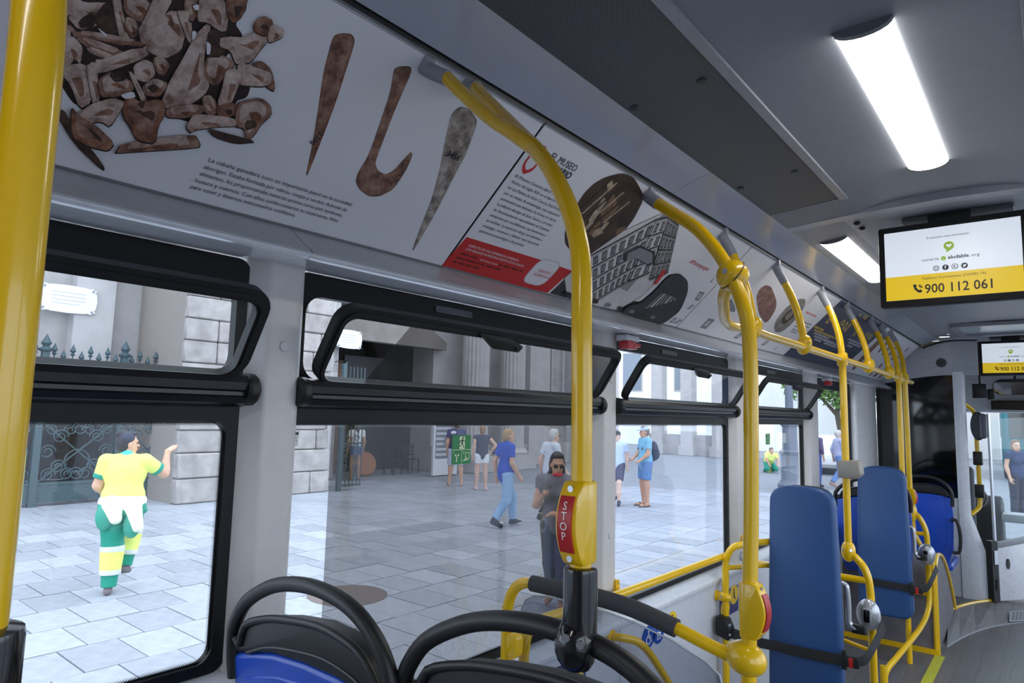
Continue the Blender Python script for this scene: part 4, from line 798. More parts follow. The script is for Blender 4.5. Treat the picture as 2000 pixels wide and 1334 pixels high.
mk('polished_edge', *sweepVF([Vector((a, 1.644, b)) for a, b in P[2:]], .0028, 8), M('glass_edge', (206, 214, 220), .15), g)

# wall rails
t = thing('wall_rail', 'yellow grab rail fixed along the bottom of the third window', 'handrail', (-1.33, 2.3, .76))
tube('tube', [(-1.325, 1.712, .38), (-1.325, 1.712, .62), (-1.325, 1.716, .72), (-1.325, 1.74, .770), (-1.325, 1.79, .786), (-1.325, 2.2, .772), (-1.325, 2.9, .764), (-1.325, 3.35, .759)], .0165, YEL, t, 16)
for y in (2.335, 3.69):
    V, F = prismVF(rrect(y-.014, y+.014, .745, .815, .014), 'x', -1.362, -1.350); mk('flange', V, F, YEL, t); screw(t, (-1.350, y, .80), (1, 0, 0), .005)
    tube('bracket', [(-1.352, y, .765), (-1.325, y, .765)], .012, YEL, t, 10, 'p')
t = thing('wall_grab_rail', 'curved yellow grab handle on the side panel behind the glass screen', 'handle', (-1.34, 2.26, .6))
tube('tube', [(-1.345, 2.27, .618), (-1.30, 2.29, .618), (-1.272, 2.36, .590), (-1.270, 2.46, .515), (-1.270, 2.62, .36), (-1.275, 2.74, .24), (-1.31, 2.78, .19), (-1.345, 2.79, .18)], .0155, YEL, t, 14)
for y, z in ((2.27, .618), (2.79, .18)):
    lathe('flange', [(0, .008), (.026, .008), (.029, .003), (.029, -.002), (0, -.002)], (-1.343, y, z), (1, 0, 0), YEL, t); screw(t, (-1.334, y-.01, z-.018), (1, 0, 0), .005)
t = thing('wall_frame', 'yellow tube frame with clamp on the side panel behind the nearer pad', 'handrail', (-1.30, 3.3, FL))
tube('upright', [(-1.302, 3.30, FL), (-1.302, 3.30, .3), (-1.300, 3.30, .70), (-1.292, 3.30, .765), (-1.262, 3.30, .815), (-1.22, 3.34, .832), (-1.17, 3.48, .832), (-1.10, 3.585, .832), (-1.0, 3.60, .832)], .0165, YEL, t, 16)
tube('cross_bar', [(-1.30, 3.30, .712), (-1.13, 3.585, .712), (-1.0, 3.59, .712)], .0125, YEL, t, 12, 'p')
V, F = latheVF([(0, -.045), (.014, -.045), (.022, -.02), (.024, 0), (.022, .02), (.014, .04), (0, .045)], (-1.312, 3.29, .575), (1, 0, 0)); mk('clamp', V, F, YEL, t, True)
lathe('flange', [(0, .010), (.024, .010), (.027, .002), (0, .002)], (-1.345, 3.29, .575), (1, 0, 0), YEL, t); screw(t, (-1.31, 3.266, .58), (0, -1, 0), .005)
tube('grey_end', [(-1.235, 3.33, .775), (-1.205, 3.33, .775), (-1.205, 3.33, .66)], .022, GREY, t, 14, 'f', fr=.02)

# ================================================================== SEATS
def seat(cx, y, dz, label, floorz=FL, group=None, base=True):
    t = thing('bus_seat', label, 'seat', (cx, y+.2, floorz), group)
    def tl(x, z, d=0.0):            # leaning back plane: top tilts to the rear
        return (cx+x, y+d-(z-1.0)*.10, z+dz)
    path = [(-.250, .90), (-.252, .945), (-.250, .981), (-.240, 1.010), (-.198, 1.058), (-.126, 1.098), (-.056, 1.121), (.026, 1.132), (.103, 1.128), (.162, 1.112), (.211, 1.078), (.239, 1.035), (.250, .99), (.252, .945), (.250, .90)]
    P = smoothpath([tl(a, b) for a, b in path], 4)
    V, F = sweepVF(P, .014, 14); mk('handle', V, F, BLK, t, 'auto')
    top = [(-.215, .975), (-.19, 1.018), (-.12, 1.044), (-.05, 1.058), (.048, 1.069), (.11, 1.066), (.17, 1.052), (.205, 1.022), (.225, .985)]
    def shell(name, poly, d0, d1, mat, bev=.012):
        n = len(poly); V = [tl(a, b, d0) for a, b in poly]+[tl(a, b, d1) for a, b in poly]
        F = [tuple(range(n))[::-1], tuple(range(n, 2*n))]+[(i, (i+1) % n, n+(i+1) % n, n+i) for i in range(n)]
        return bevel(name, V, F, mat, t, bev, 3, 40)
    lo = [(.248, .962), (.20, .982), (.10, .990), (0, .990), (-.10, .982), (-.17, .968), (-.248, .948)]
    shell('upper_shell', [(-.248, .948)]+[(-.240, .985)]+top+[(.240, .99)]+lo[:-1], -.004, .042, BLK)
    V = []
    Q = smoothpath([tl(a, b, -.006) for a, b in [(-.23, .985)]+top], 3); mk('upper_rim', *sweepVF(Q, .0075, 10), BLK, t, 'auto')
    Q = smoothpath([tl(a, b-.055, -.004) for a, b in top[1:-1]], 3); mk('moulded_ridge', *sweepVF(Q, .0035, 8), BLK, t, 'auto')
    shell('backrest_shell', lo+[(-.252, .80), (-.240, .55), (-.20, .42), (.20, .42), (.240, .55), (.252, .80)], -.004, .040, BLUE)
    shell('back_panel', [(x*.80, z-.035) for x, z in lo]+[(-.195, .60), (-.16, .50), (.16, .50), (.195, .60)], -.009, .01, BLUE, .005)
    shell('back_cushion', [(.21, .95), (-.21, .95), (-.21, .50), (.21, .50)], .040, .075, PADB, .02)
    if not base: return t
    V, F = boxVF(cx-.21, cx+.21, y+.06, y+.50, .42+dz, .50+dz); bevel('seat_cushion', V, F, PADB, t, .025, 3)
    V, F = boxVF(cx-.23, cx+.23, y+.03, y+.49, .37+dz, .425+dz); bevel('seat_pan', V, F, BLUE, t, .02, 3)
    V, F = boxVF(cx-.08, cx+.08, y+.14, y+.34, floorz, .375+dz); bevel('pedestal', V, F, BLK, t, .01)
    return t
seat(-1.080, .74, .0, 'blue bus seat with black loop handle next to the window, at the lower left')
seat(-.575, .755, .036, 'blue bus seat with black loop handle clamped to the forked pole')
seat(-.935, 6.62, -.13, 'far blue bus seat with black side handle by the black partition glass')
seat(-1.085, 5.60, -.095, 'blue bus seat mostly hidden behind the farther blue pad', base=False)
s3 = [o for o in COL.objects if o.name.startswith('bus_seat')][2]
tube('side_handle', [(-.70, 6.62, .66), (-.665, 6.62, .66), (-.645, 6.62, .60), (-.640, 6.62, .50), (-.655, 6.62, .41), (-.70, 6.62, .40)], .013, BLK, s3, 10)

# ================================================================== WHEELCHAIR BACKREST PADS
def pad(cx, y, z0, z1, label, belt):
    t = thing('backrest_pad', label, 'backrest', (cx, y+.05, z0))
    def outline(k):
        P = []; hw = .165*k
        for i in range(15):
            a = math.pi*i/14; P.append((cx+hw*.93*math.copysign(abs(math.cos(a))**.62, math.cos(a)), z1-.095*k+.095*math.copysign(abs(math.sin(a))**.8, 1)*k))
        P += [(cx-hw*1.0, (z0+z1)/2), (cx-hw*1.04, z0+.09)]
        for i in range(7):
            a = math.pi+math.pi/2*i/6; P.append((cx-hw*1.04+.07+.07*math.cos(a), z0+.07+.07*math.sin(a)))
        for i in range(7):
            a = 1.5*math.pi+math.pi/2*i/6; P.append((cx+hw*1.04-.07+.07*math.cos(a), z0+.07+.07*math.sin(a)))
        P += [(cx+hw*1.04, z0+.09), (cx+hw, (z0+z1)/2)]
        return P
    V, F = prismVF(outline(1), 'y', y, y+.075); bevel('pad_cushion', V, F, PADB, t, .022, 4, 40)
    V, F = prismVF(outline(.9), 'y', y+.075, y+.095); mk('back_plate', V, F, BLK, t)
    tube('support_tube', [(cx+.13, y+.11, z0+.62), (cx+.172, y+.11, z0+.62), (cx+.178, y+.11, z0+.55), (cx+.178, y+.11, z0+.44), (cx+.20, y+.11, z0+.42), (cx+.24, y+.12, z0+.42)], .013, SILV, t, 12, 'f', fr=.03)
    box('support_foot', (cx+.19, cx+.25, y+.10, y+.14, z0+.40, z0+.44), BLK, t, .004)
    box('pad_mount', (cx-.10, cx+.10, y+.095, y+.30, z0+.50, z0+.56), BLK, t, .006)
    return t
pad(-.987, 3.47, .05, 1.124, 'nearer tall blue wheelchair backrest pad with a black belt across it', True)
pad(-.980, 5.38, .10, 1.134, 'farther tall blue wheelchair backrest pad near the wheel arch', True)
def belt(pts, y_end, label, bx, bz, yy, retr):
    t = thing('safety_belt', label, 'belt', pts[0])
    V, F = sweepVF(smoothpath(pts, 5), .02, 12, True, flat=(.024, .0018)); mk('webbing', V, F, STRAP, t, 'auto')
    V, F = boxVF(bx-.020, bx+.002, yy-.010, yy+.012, bz-.042, bz+.042); bevel('adjuster', V, F, BLK, t, .004)
    V, F = boxVF(bx, bx+.055, yy-.011, yy+.011, bz-.026, bz+.024); bevel('buckle', V, F, BLK, t, .005)
    V, F = boxVF(bx+.012, bx+.030, yy-.0135, yy-.006, bz-.026, bz+.018); bevel('release_button', V, F, REDP, t, .002)
    Q = smoothpath([(bx+.05, yy, bz+.004), (bx+.075, yy+.03, bz+.016), (bx+.092, yy+.10, bz+.052), (bx+.098, y_end, bz+.10)], 4)
    V, F = sweepVF(Q, .02, 12, True, flat=(.022, .002)); mk('anchor_strap', V, F, STRAP, t, 'auto')
    if retr:
        x, y, z = retr
        V, F = prismVF([(x-.03, z-.035), (x+.035, z-.055), (x+.045, z+.0), (x+.025, z+.045), (x-.03, z+.050)], 'y', y-.03, y+.04); bevel('retractor', V, F, BLK, t, .008)
        for dz in (-.02, .025): screw(t, (x+.046, y-.031, z+dz), (0, -1, 0), .006)
    return t
belt([(-1.27, 3.28, .415), (-1.18, 3.36, .375), (-1.10, 3.435, .352), (-.99, 3.455, .345), (-.85, 3.455, .350), (-.80, 3.45, .357)], 3.78, 'black belt with red buckle button across the nearer blue pad', -.795, .357, 3.45, (-1.30, 3.26, .44))
belt([(-1.20, 5.32, .345), (-1.10, 5.35, .335), (-.98, 5.36, .325), (-.85, 5.365, .322), (-.80, 5.36, .322)], 5.72, 'black belt with red buckle button across the farther blue pad', -.80, .322, 5.36, None)
def oval(x, y, z, label):
    t = thing('belt_button', label, 'device', (x, y, z-.08))
    V, F = ellVF((x, y, z), (.056, .034, .076)); mk('housing', V, F, SILV, t, True)
    V, F = prismVF(rrect(x-.020, x+.018, z-.036, z+.036, .010), 'y', y-.040, y-.02); bevel('slot_rim', V, F, SILV, t, .003)
    V, F = prismVF(rrect(x-.014, x+.012, z-.030, z+.030, .007), 'y', y-.043, y-.025); bevel('slot', V, F, BLKG, t, .002)
    return t
oval(-.760, 3.765, .500, 'silver oval unit with black slot on the lower pole by the nearer blue pad')
oval(-.762, 5.715, .508, 'silver oval unit with black slot on the lower pole by the farther blue pad')

# stickers on the lower side panels
NAVY = M('sticker_navy', (34, 44, 110), .4); SYEL = M('sticker_yellow', (236, 196, 40), .4); SBLU = M('sticker_blue', (24, 74, 170), .4)
def wall_sticker(name, label, y0, y1, z0, z1, spots, slant=0.0, bgm=NAVY):
    t = thing(name, label, 'sticker', (-1.343, (y0+y1)/2, z0))
    mk('backing', *prismVF([(y0, z0), (y1, z0+slant), (y1, z1+slant), (y0, z1)], 'x', -1.3445, -1.3432), bgm, t)
    for (cy, cz, r, sym) in spots:
        mk('disc', *prismVF(ell(cy, cz, r*1.25, r, 24), 'x', -1.3432, -1.3426), SYEL if bgm is NAVY else bgm, t)
        K = DKP if bgm is NAVY else M('print_white', (240, 240, 240), .4); X0, X1 = -1.3426, -1.3421; k = r
        parts = [prismVF(ell(cy, cz+.50*k, .16*k, .14*k, 10), 'x', X0, X1)]
        if sym == 'wheel': parts += [ringVF(ell(cy, cz-.25*k, .5*k, .42*k, 20), ell(cy, cz-.25*k, .36*k, .30*k, 20), 'x', X0, X1), prismVF([(cy-.1*k, cz+.36*k), (cy+.08*k, cz+.36*k), (cy+.12*k, cz-.1*k), (cy-.1*k, cz-.1*k)], 'x', X0, X1), prismVF([(cy, cz+.02*k), (cy+.5*k, cz-.3*k), (cy+.62*k, cz-.55*k), (cy+.5*k, cz-.55*k), (cy+.36*k, cz-.34*k), (cy, cz-.12*k)], 'x', X0, X1)]
        elif sym == 'pram': parts += [ringVF(ell(cy-.25*k, cz-.45*k, .2*k, .17*k, 14), ell(cy-.25*k, cz-.45*k, .1*k, .08*k, 14), 'x', X0, X1), ringVF(ell(cy+.3*k, cz-.45*k, .2*k, .17*k, 14), ell(cy+.3*k, cz-.45*k, .1*k, .08*k, 14), 'x', X0, X1), prismVF([(cy-.35*k, cz-.2*k), (cy+.4*k, cz-.2*k), (cy+.5*k, cz+.15*k), (cy-.4*k, cz+.3*k)], 'x', X0, X1)]
        else: parts += [prismVF([(cy-.15*k, cz+.34*k), (cy+.15*k, cz+.34*k), (cy+.18*k, cz-.2*k), (cy-.18*k, cz-.2*k)], 'x', X0, X1), prismVF([(cy-.15*k, cz-.2*k), (cy+.35*k, cz-.28*k), (cy+.4*k, cz-.6*k), (cy+.25*k, cz-.6*k), (cy+.2*k, cz-.38*k), (cy-.15*k, cz-.36*k)], 'x', X0, X1)]
        mk('pictogram', *join(*parts), K, t)
    return t
wall_sticker('priority_sticker', 'navy sticker with yellow discs low on the panel beside the black seat clamp', 1.84, 2.10, .44, .60, [(1.93, .525, .040, 'person'), (2.03, .535, .042, 'wheel')])
wall_sticker('priority_sticker', 'navy sticker with yellow pictogram discs behind the clamp of the wall frame', 3.33, 3.58, .445, .575, [(3.40, .49, .048, 'wheel'), (3.52, .535, .048, 'person')])
wall_sticker('priority_sticker', 'pair of blue round stickers seen through the glass screen', 2.55, 2.551, .50, .501, [(2.575, .545, .045, 'wheel'), (2.665, .535, .038, 'pram')], bgm=SBLU)
wall_sticker('priority_sticker', 'plain yellow round sticker above the padded rail', 2.795, 2.796, .56, .561, [(2.795, .565, .035, 'person')])
# emergency hammers
def hammer(y, label):
    t = thing('emergency_hammer', label, 'hammer', (-1.345, y, 1.74))
    V, F = boxVF(-1.352, -1.300, y-.052, y+.052, 1.750, 1.774); bevel('holder', V, F, M('holder_white', (214, 216, 220), .4), t, .004)
    V, F = prismVF([(y-.055, 1.716), (y-.012, 1.723), (y-.008, 1.752), (y-.060, 1.748)], 'x', -1.335, -1.292); bevel('hammer_head', V, F, REDP, t, .004)
    V, F = prismVF([(y-.012, 1.726), (y+.060, 1.730), (y+.066, 1.748), (y+.056, 1.744), (y-.010, 1.748)], 'x', -1.326, -1.300); bevel('hammer_grip', V, F, REDP, t, .003)
    V, F = boxVF(-1.330, -1.296, y-.02, y+.03, 1.719, 1.725); bevel('clip', V, F, REDP, t, .002)
    return t
hammer(2.36, 'red emergency hammer at the top corner of the third window')
hammer(5.42, 'red emergency hammer at the top of the last side window')
# ================================================================== SCREENS
def monitor(y, label, tilt=0.0):
    x0, x1, z0, z1 = -.515, -.035, 1.902, 2.226
    t = thing('ceiling_screen', label, 'screen', (XC, y, z0))
    V, F = prismVF(rrect(x0, x1, z0, z1, .008), 'y', y, y+.045); bevel('bezel', V, F, BLK, t, .004)
    dx0, dx1, dz0, dz1 = x0+.022, x1-.022, z0+.026, z1-.024
    EM = dict(rough=.3, var=.0)
    mk('display', *boxVF(dx0, dx1, y-.0012, y-.0002, dz0, dz1), M('screen_white', (226, 234, 244), emit=.62, **EM), t)
    zb = dz0+(dz1-dz0)*.345
    yb = mk('yellow_band', *boxVF(dx0, dx1, y-.0018, y-.0010, dz0, zb), M('screen_yellow', (232, 196, 40), emit=.55, **EM), t)
    def w(name, s, cx, z, mat, width, height, bold=0.0, parent=t):
        V, F = fitted(s, cx, z, width=width, height=height, bold=bold, center=True); return mk(name, [(a, y-.0024, b) for a, b in V], F, mat, parent)
    INK = M('screen_ink', (44, 48, 56), .4); GRN = M('screen_green', (150, 190, 40), emit=.4, **EM); GT = M('screen_grey_text', (120, 130, 142), .4)
    c = XC; H = dz1-dz0
    w('caption', 'Si necesites m\u00e1s informaci\u00f3n:', c-.004, dz0+H*.845, INK, .138, .0085)
    # speech bubble with a heart
    q = y-.0024
    b = [(c-.002+.017*math.cos(a), dz0+H*.715+.017*math.sin(a)) for a in [R(-60+300*i/20) for i in range(21)]]+[(c-.012, dz0+H*.715-.026)]
    mk('speech_bubble', *prismVF(b, 'y', q, q+.0004), GRN, t)
    hb = [(c-.002, dz0+H*.69), (c-.011, dz0+H*.72), (c-.0095, dz0+H*.735), (c-.005, dz0+H*.737), (c-.002, dz0+H*.728), (c+.001, dz0+H*.737), (c+.0055, dz0+H*.735), (c+.007, dz0+H*.72)]
    mk('heart', *prismVF(hb, 'y', q-.0005, q), MATS['screen_white'], t)
    w('address', 'canaria', c-.064, dz0+H*.53, GT, .056, .012); w('address', 'aludable', c+.026, dz0+H*.53, INK, .066, .0135, .02); w('address', '.org', c+.077, dz0+H*.53, GT, .030, .012)
    mk('address_dot', *prismVF(ell(c-.021, dz0+H*.545, .0085, .0085, 16), 'y', q, q+.0004), GRN, t); V, F = fitted('s', c-.021, dz0+H*.532, height=.008, center=True); mk('address_letter', [(a, q-.0003, b_) for a, b_ in V], F, MATS['screen_white'], t)
    for k in range(4):
        cx = c-.046+k*.030; cz = dz0+H*.415
        mk('social_icon', *ringVF(ell(cx, cz, .0105, .0105, 20), ell(cx, cz, .0085 if k in (0, 2) else .0010, .0085 if k in (0, 2) else .0010, 20), 'y', q, q+.0004), INK, t)
        if k == 0: mk('social_icon', *ringVF(ell(cx, cz, .006, .006, 16), ell(cx, cz, .0042, .0042, 16), 'y', q, q+.0004), INK, t)
        if k == 1: V, F = fitted('f', cx, cz-.006, height=.013, bold=.02, center=True); mk('social_icon', [(a, q-.0004, b_) for a, b_ in V], F, MATS['screen_white'], t)
        if k == 2: mk('social_icon', *prismVF([(cx-.003, cz+.005), (cx+.0, cz+.002), (cx-.001, cz), (cx+.003, cz-.003), (cx+.005, cz-.001), (cx+.004, cz-.005), (cx-.002, cz-.003), (cx-.005, cz+.002)], 'y', q, q+.0004), INK, t)
        if k == 3: mk('social_icon', *prismVF([(cx-.006, cz+.004), (cx-.001, cz+.002), (cx+.002, cz+.005), (cx+.006, cz+.004), (cx+.004, cz-.002), (cx-.001, cz-.006), (cx-.006, cz-.004), (cx-.003, cz-.002)], 'y', q-.0006, q), MATS['screen_white'], t)
    w('phone_caption', 'Tel\u00e9fono Coronavirus (COVID-19):', c+.008, zb-.021, INK, .205, .010)
    w('phone_number', '900 112 061', c+.020, dz0+.020, INK, .212, .036, .012)
    ph = [(c-.125, dz0+.055), (c-.118, dz0+.060), (c-.112, dz0+.052), (c-.115, dz0+.046), (c-.106, dz0+.034), (c-.100, dz0+.037), (c-.094, dz0+.030), (c-.099, dz0+.024), (c-.108, dz0+.025), (c-.120, dz0+.038)]
    mk('phone_icon', *prismVF(ph, 'y', q, q+.0004), INK, t)
    for r in (.010, .015): mk('phone_icon', *ringVF([(c-.108+r*math.cos(a), dz0+.042+r*math.sin(a)) for a in [R(80*i/7) for i in range(8)]], [(c-.108+(r-.002)*math.cos(a), dz0+.042+(r-.002)*math.sin(a)) for a in [R(80*i/7) for i in range(8)]], 'y', q, q+.0004), INK, t)
    V, F = boxVF(XC-.07, XC+.07, y+.02, y+.08, z1-.02, 2.262); bevel('mount', V, F, BLK, t, .006)
    V, F = boxVF(XC-.16, XC+.20, y+.03, y+.20, 2.246, 2.266); bevel('mount_plate', V, F, M('mount_grey', (92, 94, 100), .5), t, .004)
    return t
monitor(2.95, 'large ceiling screen showing 900 112 061, nearest to the camera')
monitor(7.57, 'second ceiling screen farther forward, partly cut by the frame')

# ================================================================== FRONT BULKHEAD AND DRIVER'S CAB
BH = M('bulkhead_grey', (176, 179, 186), .35)
YP = 7.36
t = thing('wall_front', None, None, (-1.0, YP, FL), kind='structure'); t['label'] = 'front bulkhead and black glass partition behind the driver'
def arcx(x):                     # the header curves forward towards the aisle
    return YP-.02+max(0, x+.80)**2*1.2
xs = [-1.42+.06*i for i in range(16)]
top = {-1.42: 1.80}
P = []
V = []; F = []
def ztop(x): return min(2.216, 1.80+(x+1.42)*.80 if x < -.95 else 2.150+.066*(1-((min(0, x+.66))/.29)**2))
def zbot(x): return 1.79+.115*(1-((min(0, x+.62))/.80)**2)
for x in xs:
    for dy in (0, .05):
        V += [(x, arcx(x)+dy, zbot(x)), (x, arcx(x)+dy, ztop(x)+.01)]
n = len(xs)
for i in range(n-1):
    a = i*4; b = a+4; F += [(a, b, b+1, a+1), (a+2, a+3, b+3, b+2), (a, a+2, b+2, b), (a+1, b+1, b+3, a+3)]
F += [(0, 1, 3, 2), (4*n-4, 4*n-2, 4*n-1, 4*n-3)]
mk('bulkhead_header', V, F, BH, t, 'auto')
Q = [Vector((x, arcx(x)-.004, ztop(x)+.008)) for x in xs if x > -1.0]; mk('header_seam', *sweepVF(Q, .008, 8), BLK, t)
sp = thing('bulkhead_speaker', 'round dark loudspeaker in the front bulkhead', 'speaker', (-.794, YP-.02, 1.975))
lathe('grille', [(0, .006), (.034, .004), (.038, 0), (.038, -.01), (0, -.01)], (-.794, YP-.02, 2.018), (0, -1, 0), M('speaker_dark', (58, 60, 64), .6), sp, 24)
lathe('rim', [(.038, .004), (.044, .002), (.044, -.006), (.038, -.006)], (-.794, YP-.02, 2.018), (0, -1, 0), M('speaker_rim', (84, 86, 90), .5), sp, 24)
mk('partition_glass', *boxVF(-1.345, -.715, YP, YP+.012, .775, 1.90), DARKG, t)
mk('partition_post', *boxVF(-1.352, -1.318, YP-.012, YP+.03, .60, 1.85), BLK, t)
mk('partition_panel', *boxVF(-1.345, -.715, YP-.004, YP+.03, FL, .775), M('partition_grey', (204, 206, 212), .4), t)
mk('panel_stud', *latheVF([(0, .004), (.008, .004), (.008, -.004), (0, -.004)], (-.785, YP-.004, .735), (0, -1, 0), 10), GREY, t)
# rounded corner column with slanted foot
P = [(-.712, 7.34), (-.690, 7.335), (-.655, 7.345), (-.632, 7.375), (-.625, 7.42), (-.712, 7.42)]
V, F = prismVF(P, 'z', .30, 1.93); mk('corner_column', V, F, M('column_white', (220, 223, 230), .35), t, 'auto')
V = []; F = []
for z, xr in ((-.14, -.525), (.31, -.53), (.62, -.622), (.66, -.626)):
    for a, b in P: V.append((a if a < -.70 else a+(xr+.625)*((a+.712)/.087), b, z))
m = len(P)
for k in range(3):
    for i in range(m):
        j = (i+1) % m; F.append((k*m+i, k*m+j, (k+1)*m+j, (k+1)*m+i))
F += [tuple(range(m))[::-1], tuple(3*m+i for i in range(m))]
mk('column_foot', V, F, MATS['column_white'], t, 'auto')
# the white T in the dark partition glass is a lamp reflection, not modelled
# podium with curved riser and yellow edging
PZ = -.10
ed = [(-.76, 6.75), (-.70, 6.98), (-.62, 7.20), (-.50, 7.42), (-.36, 7.66), (-.20, 7.90), (.05, 8.20)]
lo = [(-.70, 6.02), (-.65, 6.30), (-.57, 6.62), (-.46, 6.92), (-.30, 7.20), (-.12, 7.44), (.15, 7.72)]
V = [(x, y, FL+.001) for x, y in lo]+[(x, y, PZ) for x, y in ed]+[(-1.3, 8.8, PZ), (.4, 8.8, PZ)]
n = len(ed); F = [(i, i+1, n+i+1, n+i) for i in range(n-1)]+[tuple(n+i for i in range(n))+(2*n+1, 2*n)]
mk('podium', V, F, FLOORM, floor)
mk('podium_edging', *sweepVF(smoothpath([(x, y, PZ+.004) for x, y in ed], 3), .013, 8), YEL, floor, 'auto')
mk('floor_trim', *sweepVF(smoothpath([(x, y, FL+.003) for x, y in lo], 3), .006, 6), GREY, floor)
V, F = prismVF(rrect(-.375, -.22, 0, .11, .012), 'z', 0, .006); 
vg = mk('riser_vent', [(x, 7.10+(x+.375)*1.25+z*1.6, FL+.012+z*.42-.0+y) for x, z, y in V], F, M('vent_grey', (150, 153, 160), .4), floor)
for r_ in range(6):
    for c_ in range(6):
        x = -.36+c_*.024; z = .015+r_*.015; W_ = .018
        P4 = [(x, z), (x+W_, z), (x+W_, z+.006), (x, z+.006)]
        mk('vent_slot', [(a, 7.10+(a+.375)*1.25+b*1.6, FL+.020+b*.42) for a, b in P4], [(0, 1, 2, 3)], BLK, floor)
# wheel arch box with yellow edging
VIN = MATS.get('vinyl_side') or M('vinyl_side', (112, 108, 114), .5, var=.2, scale=12)
wa = thing('wheel_arch', 'wood-grain vinyl wheel arch box with bright yellow edging', 'wheel arch', (-1.0, 6.1, FL))
side = [(5.80, FL), (5.80, .30), (5.82, .40), (5.88, .455), (5.98, .468), (6.12, .450), (6.30, .39), (6.52, .25), (6.74, .05), (6.86, -.09), (6.90, FL)]
V, F = prismVF(side, 'x', -1.344, -.732); mk('box_cover', V, F, VIN, wa, 'auto')
Q = smoothpath([(-.728, y, z) for y, z in side[1:]], 3); mk('arch_edging', *sweepVF([(-.728, 5.80, FL)]+Q, .016, 8), YEL, wa, 'auto')
mk('front_edging', *sweepVF([(-.736, 5.792, FL), (-.736, 5.792, .30), (-.736, 5.80, .42)], .014, 8), YEL, wa)
mk('floor_edging', *boxVF(-1.344, -.72, 5.770, 5.792, FL, FL+.035), YEL, wa)
box('floor_tape', (-.745, -.685, 4.6, 5.77, FL, FL+.003), M('tape_yellow_green', (196, 196, 60), .5), floor)
box('floor_tape', (-1.344, -.70, 4.05, 4.075, FL, FL+.003), YEL, floor)

# driver's door with its window
DW = M('door_white', (228, 231, 238), .3)
t = thing('door_1', None, None, (-.3, 7.5, PZ), kind='structure'); t['label'] = "white driver's cab door with a glass upper half"
d0 = Vector((-.462, 7.45, 0)); dd = Vector((.62, .78, 0)).normalized(); dn = Vector((dd.y, -dd.x, 0))
def dp(VF): return [tuple(d0+dd*v[0]+dn*v[1]+Vector((0, 0, v[2]))) for v in VF[0]], VF[1]
V, F = dp(prismVF([(-.005, PZ+.0), (.86, PZ+.02), (.86, .47), (.0, .355)], 'y', -.02, .02)); bevel('door_panel', V, F, DW, t, .006)
V, F = dp(prismVF([(-.002, .355), (.86, .47), (.86, .52), (.0, .402)], 'y', -.022, .022)); bevel('door_cap_rail', V, F, GREY, t, .004)
mk('door_glass', *dp(prismVF([(.02, .41), (.86, .525), (.86, 1.55), (.0, 1.50)], 'y', -.003, .003)), glass('cab_glass', (.86, .9, .9), 1.0), t)
mk('chrome_bar', *dp(boxVF(-.012, .006, -.01, .01, .40, 1.55)), STEEL, t)
V, F = dp(prismVF(ell(.10, .22, .016, .045, 18), 'y', .02, .03)); mk('door_lock', V, F, BLK, t)
mk('door_jamb', *dp(boxVF(-.075, -.010, -.03, .03, PZ, .42)), M('jamb_black', (20, 21, 24), .4), t)
mk('jamb_plate', *dp(boxVF(-.055, -.015, .03, .036, .22, .34)), STEEL, t); mk('jamb_plate', *dp(boxVF(-.045, -.02, .03, .036, .0, .09)), BLK, t)

# ticket validator on its yellow pole
t = thing('ticket_pole', 'yellow bent pole carrying black ticket readers beside the cab door', 'pole', (-.57, 7.52, .6))
tube('tube', [(-.640, 7.42, 1.64), (-.615, 7.47, 1.615), (-.580, 7.52, 1.57), (-.566, 7.54, 1.48), (-.566, 7.54, 1.30), (-.562, 7.54, .95), (-.566, 7.54, .73), (-.585, 7.50, .675), (-.632, 7.42, .63)], .019, YEL, t, 12)
V, F = prismVF(ell(-.545, 1.435, .060, .132, 28), 'y', 7.455, 7.53); bevel('validator', V, F, M('validator_grey', (52, 56, 64), .4), t, .018, 3)
V, F = prismVF(rrect(-.535, -.480, 1.32, 1.55, .025), 'y', 7.44, 7.52); bevel('validator_face', V, F, M('validator_light', (88, 92, 104), .35), t, .01)
for z0, z1 in ((1.075, 1.20), (.78, .90)):
    V, F = boxVF(-.600, -.528, 7.505, 7.575, z0, z1); bevel('card_reader', V, F, BLK, t, .008)
# cab interior
t = thing('dashboard', 'dark driver dashboard with steering wheel ahead of the cab door', 'dashboard', (-.8, 8.2, PZ))
V, F = prismVF([(8.25, PZ), (8.62, PZ), (8.62, .66), (8.40, .74), (8.22, .62)], 'x', -1.35, -.44); bevel('console', V, F, M('dash_dark', (46, 48, 52), .5), t, .03, 3)
wm = Matrix.Rotation(R(35), 3, 'X'); wp = [Vector((-.78, 8.14, .72))+wm @ Vector((.22*math.cos(a), .22*math.sin(a), 0)) for a in [2*math.pi*i/28 for i in range(29)]]
mk('steering_wheel', *sweepVF(wp, .016, 8), BLK, t, 'auto'); tube('steering_column', [(-.78, 8.14, .72), (-.78, 8.32, .50)], .03, BLK, t, 12, 'p')
V, F = boxVF(-.44, -.20, 8.05, 8.30, .52, .60); bevel('cash_tray', V, F, WHITE, t, .02)
V, F = boxVF(-1.0, -.62, 7.72, 7.86, .35, 1.05); bevel('driver_seat_back', V, F, M('driver_seat_grey', (92, 92, 98), .7), t, .05, 3)
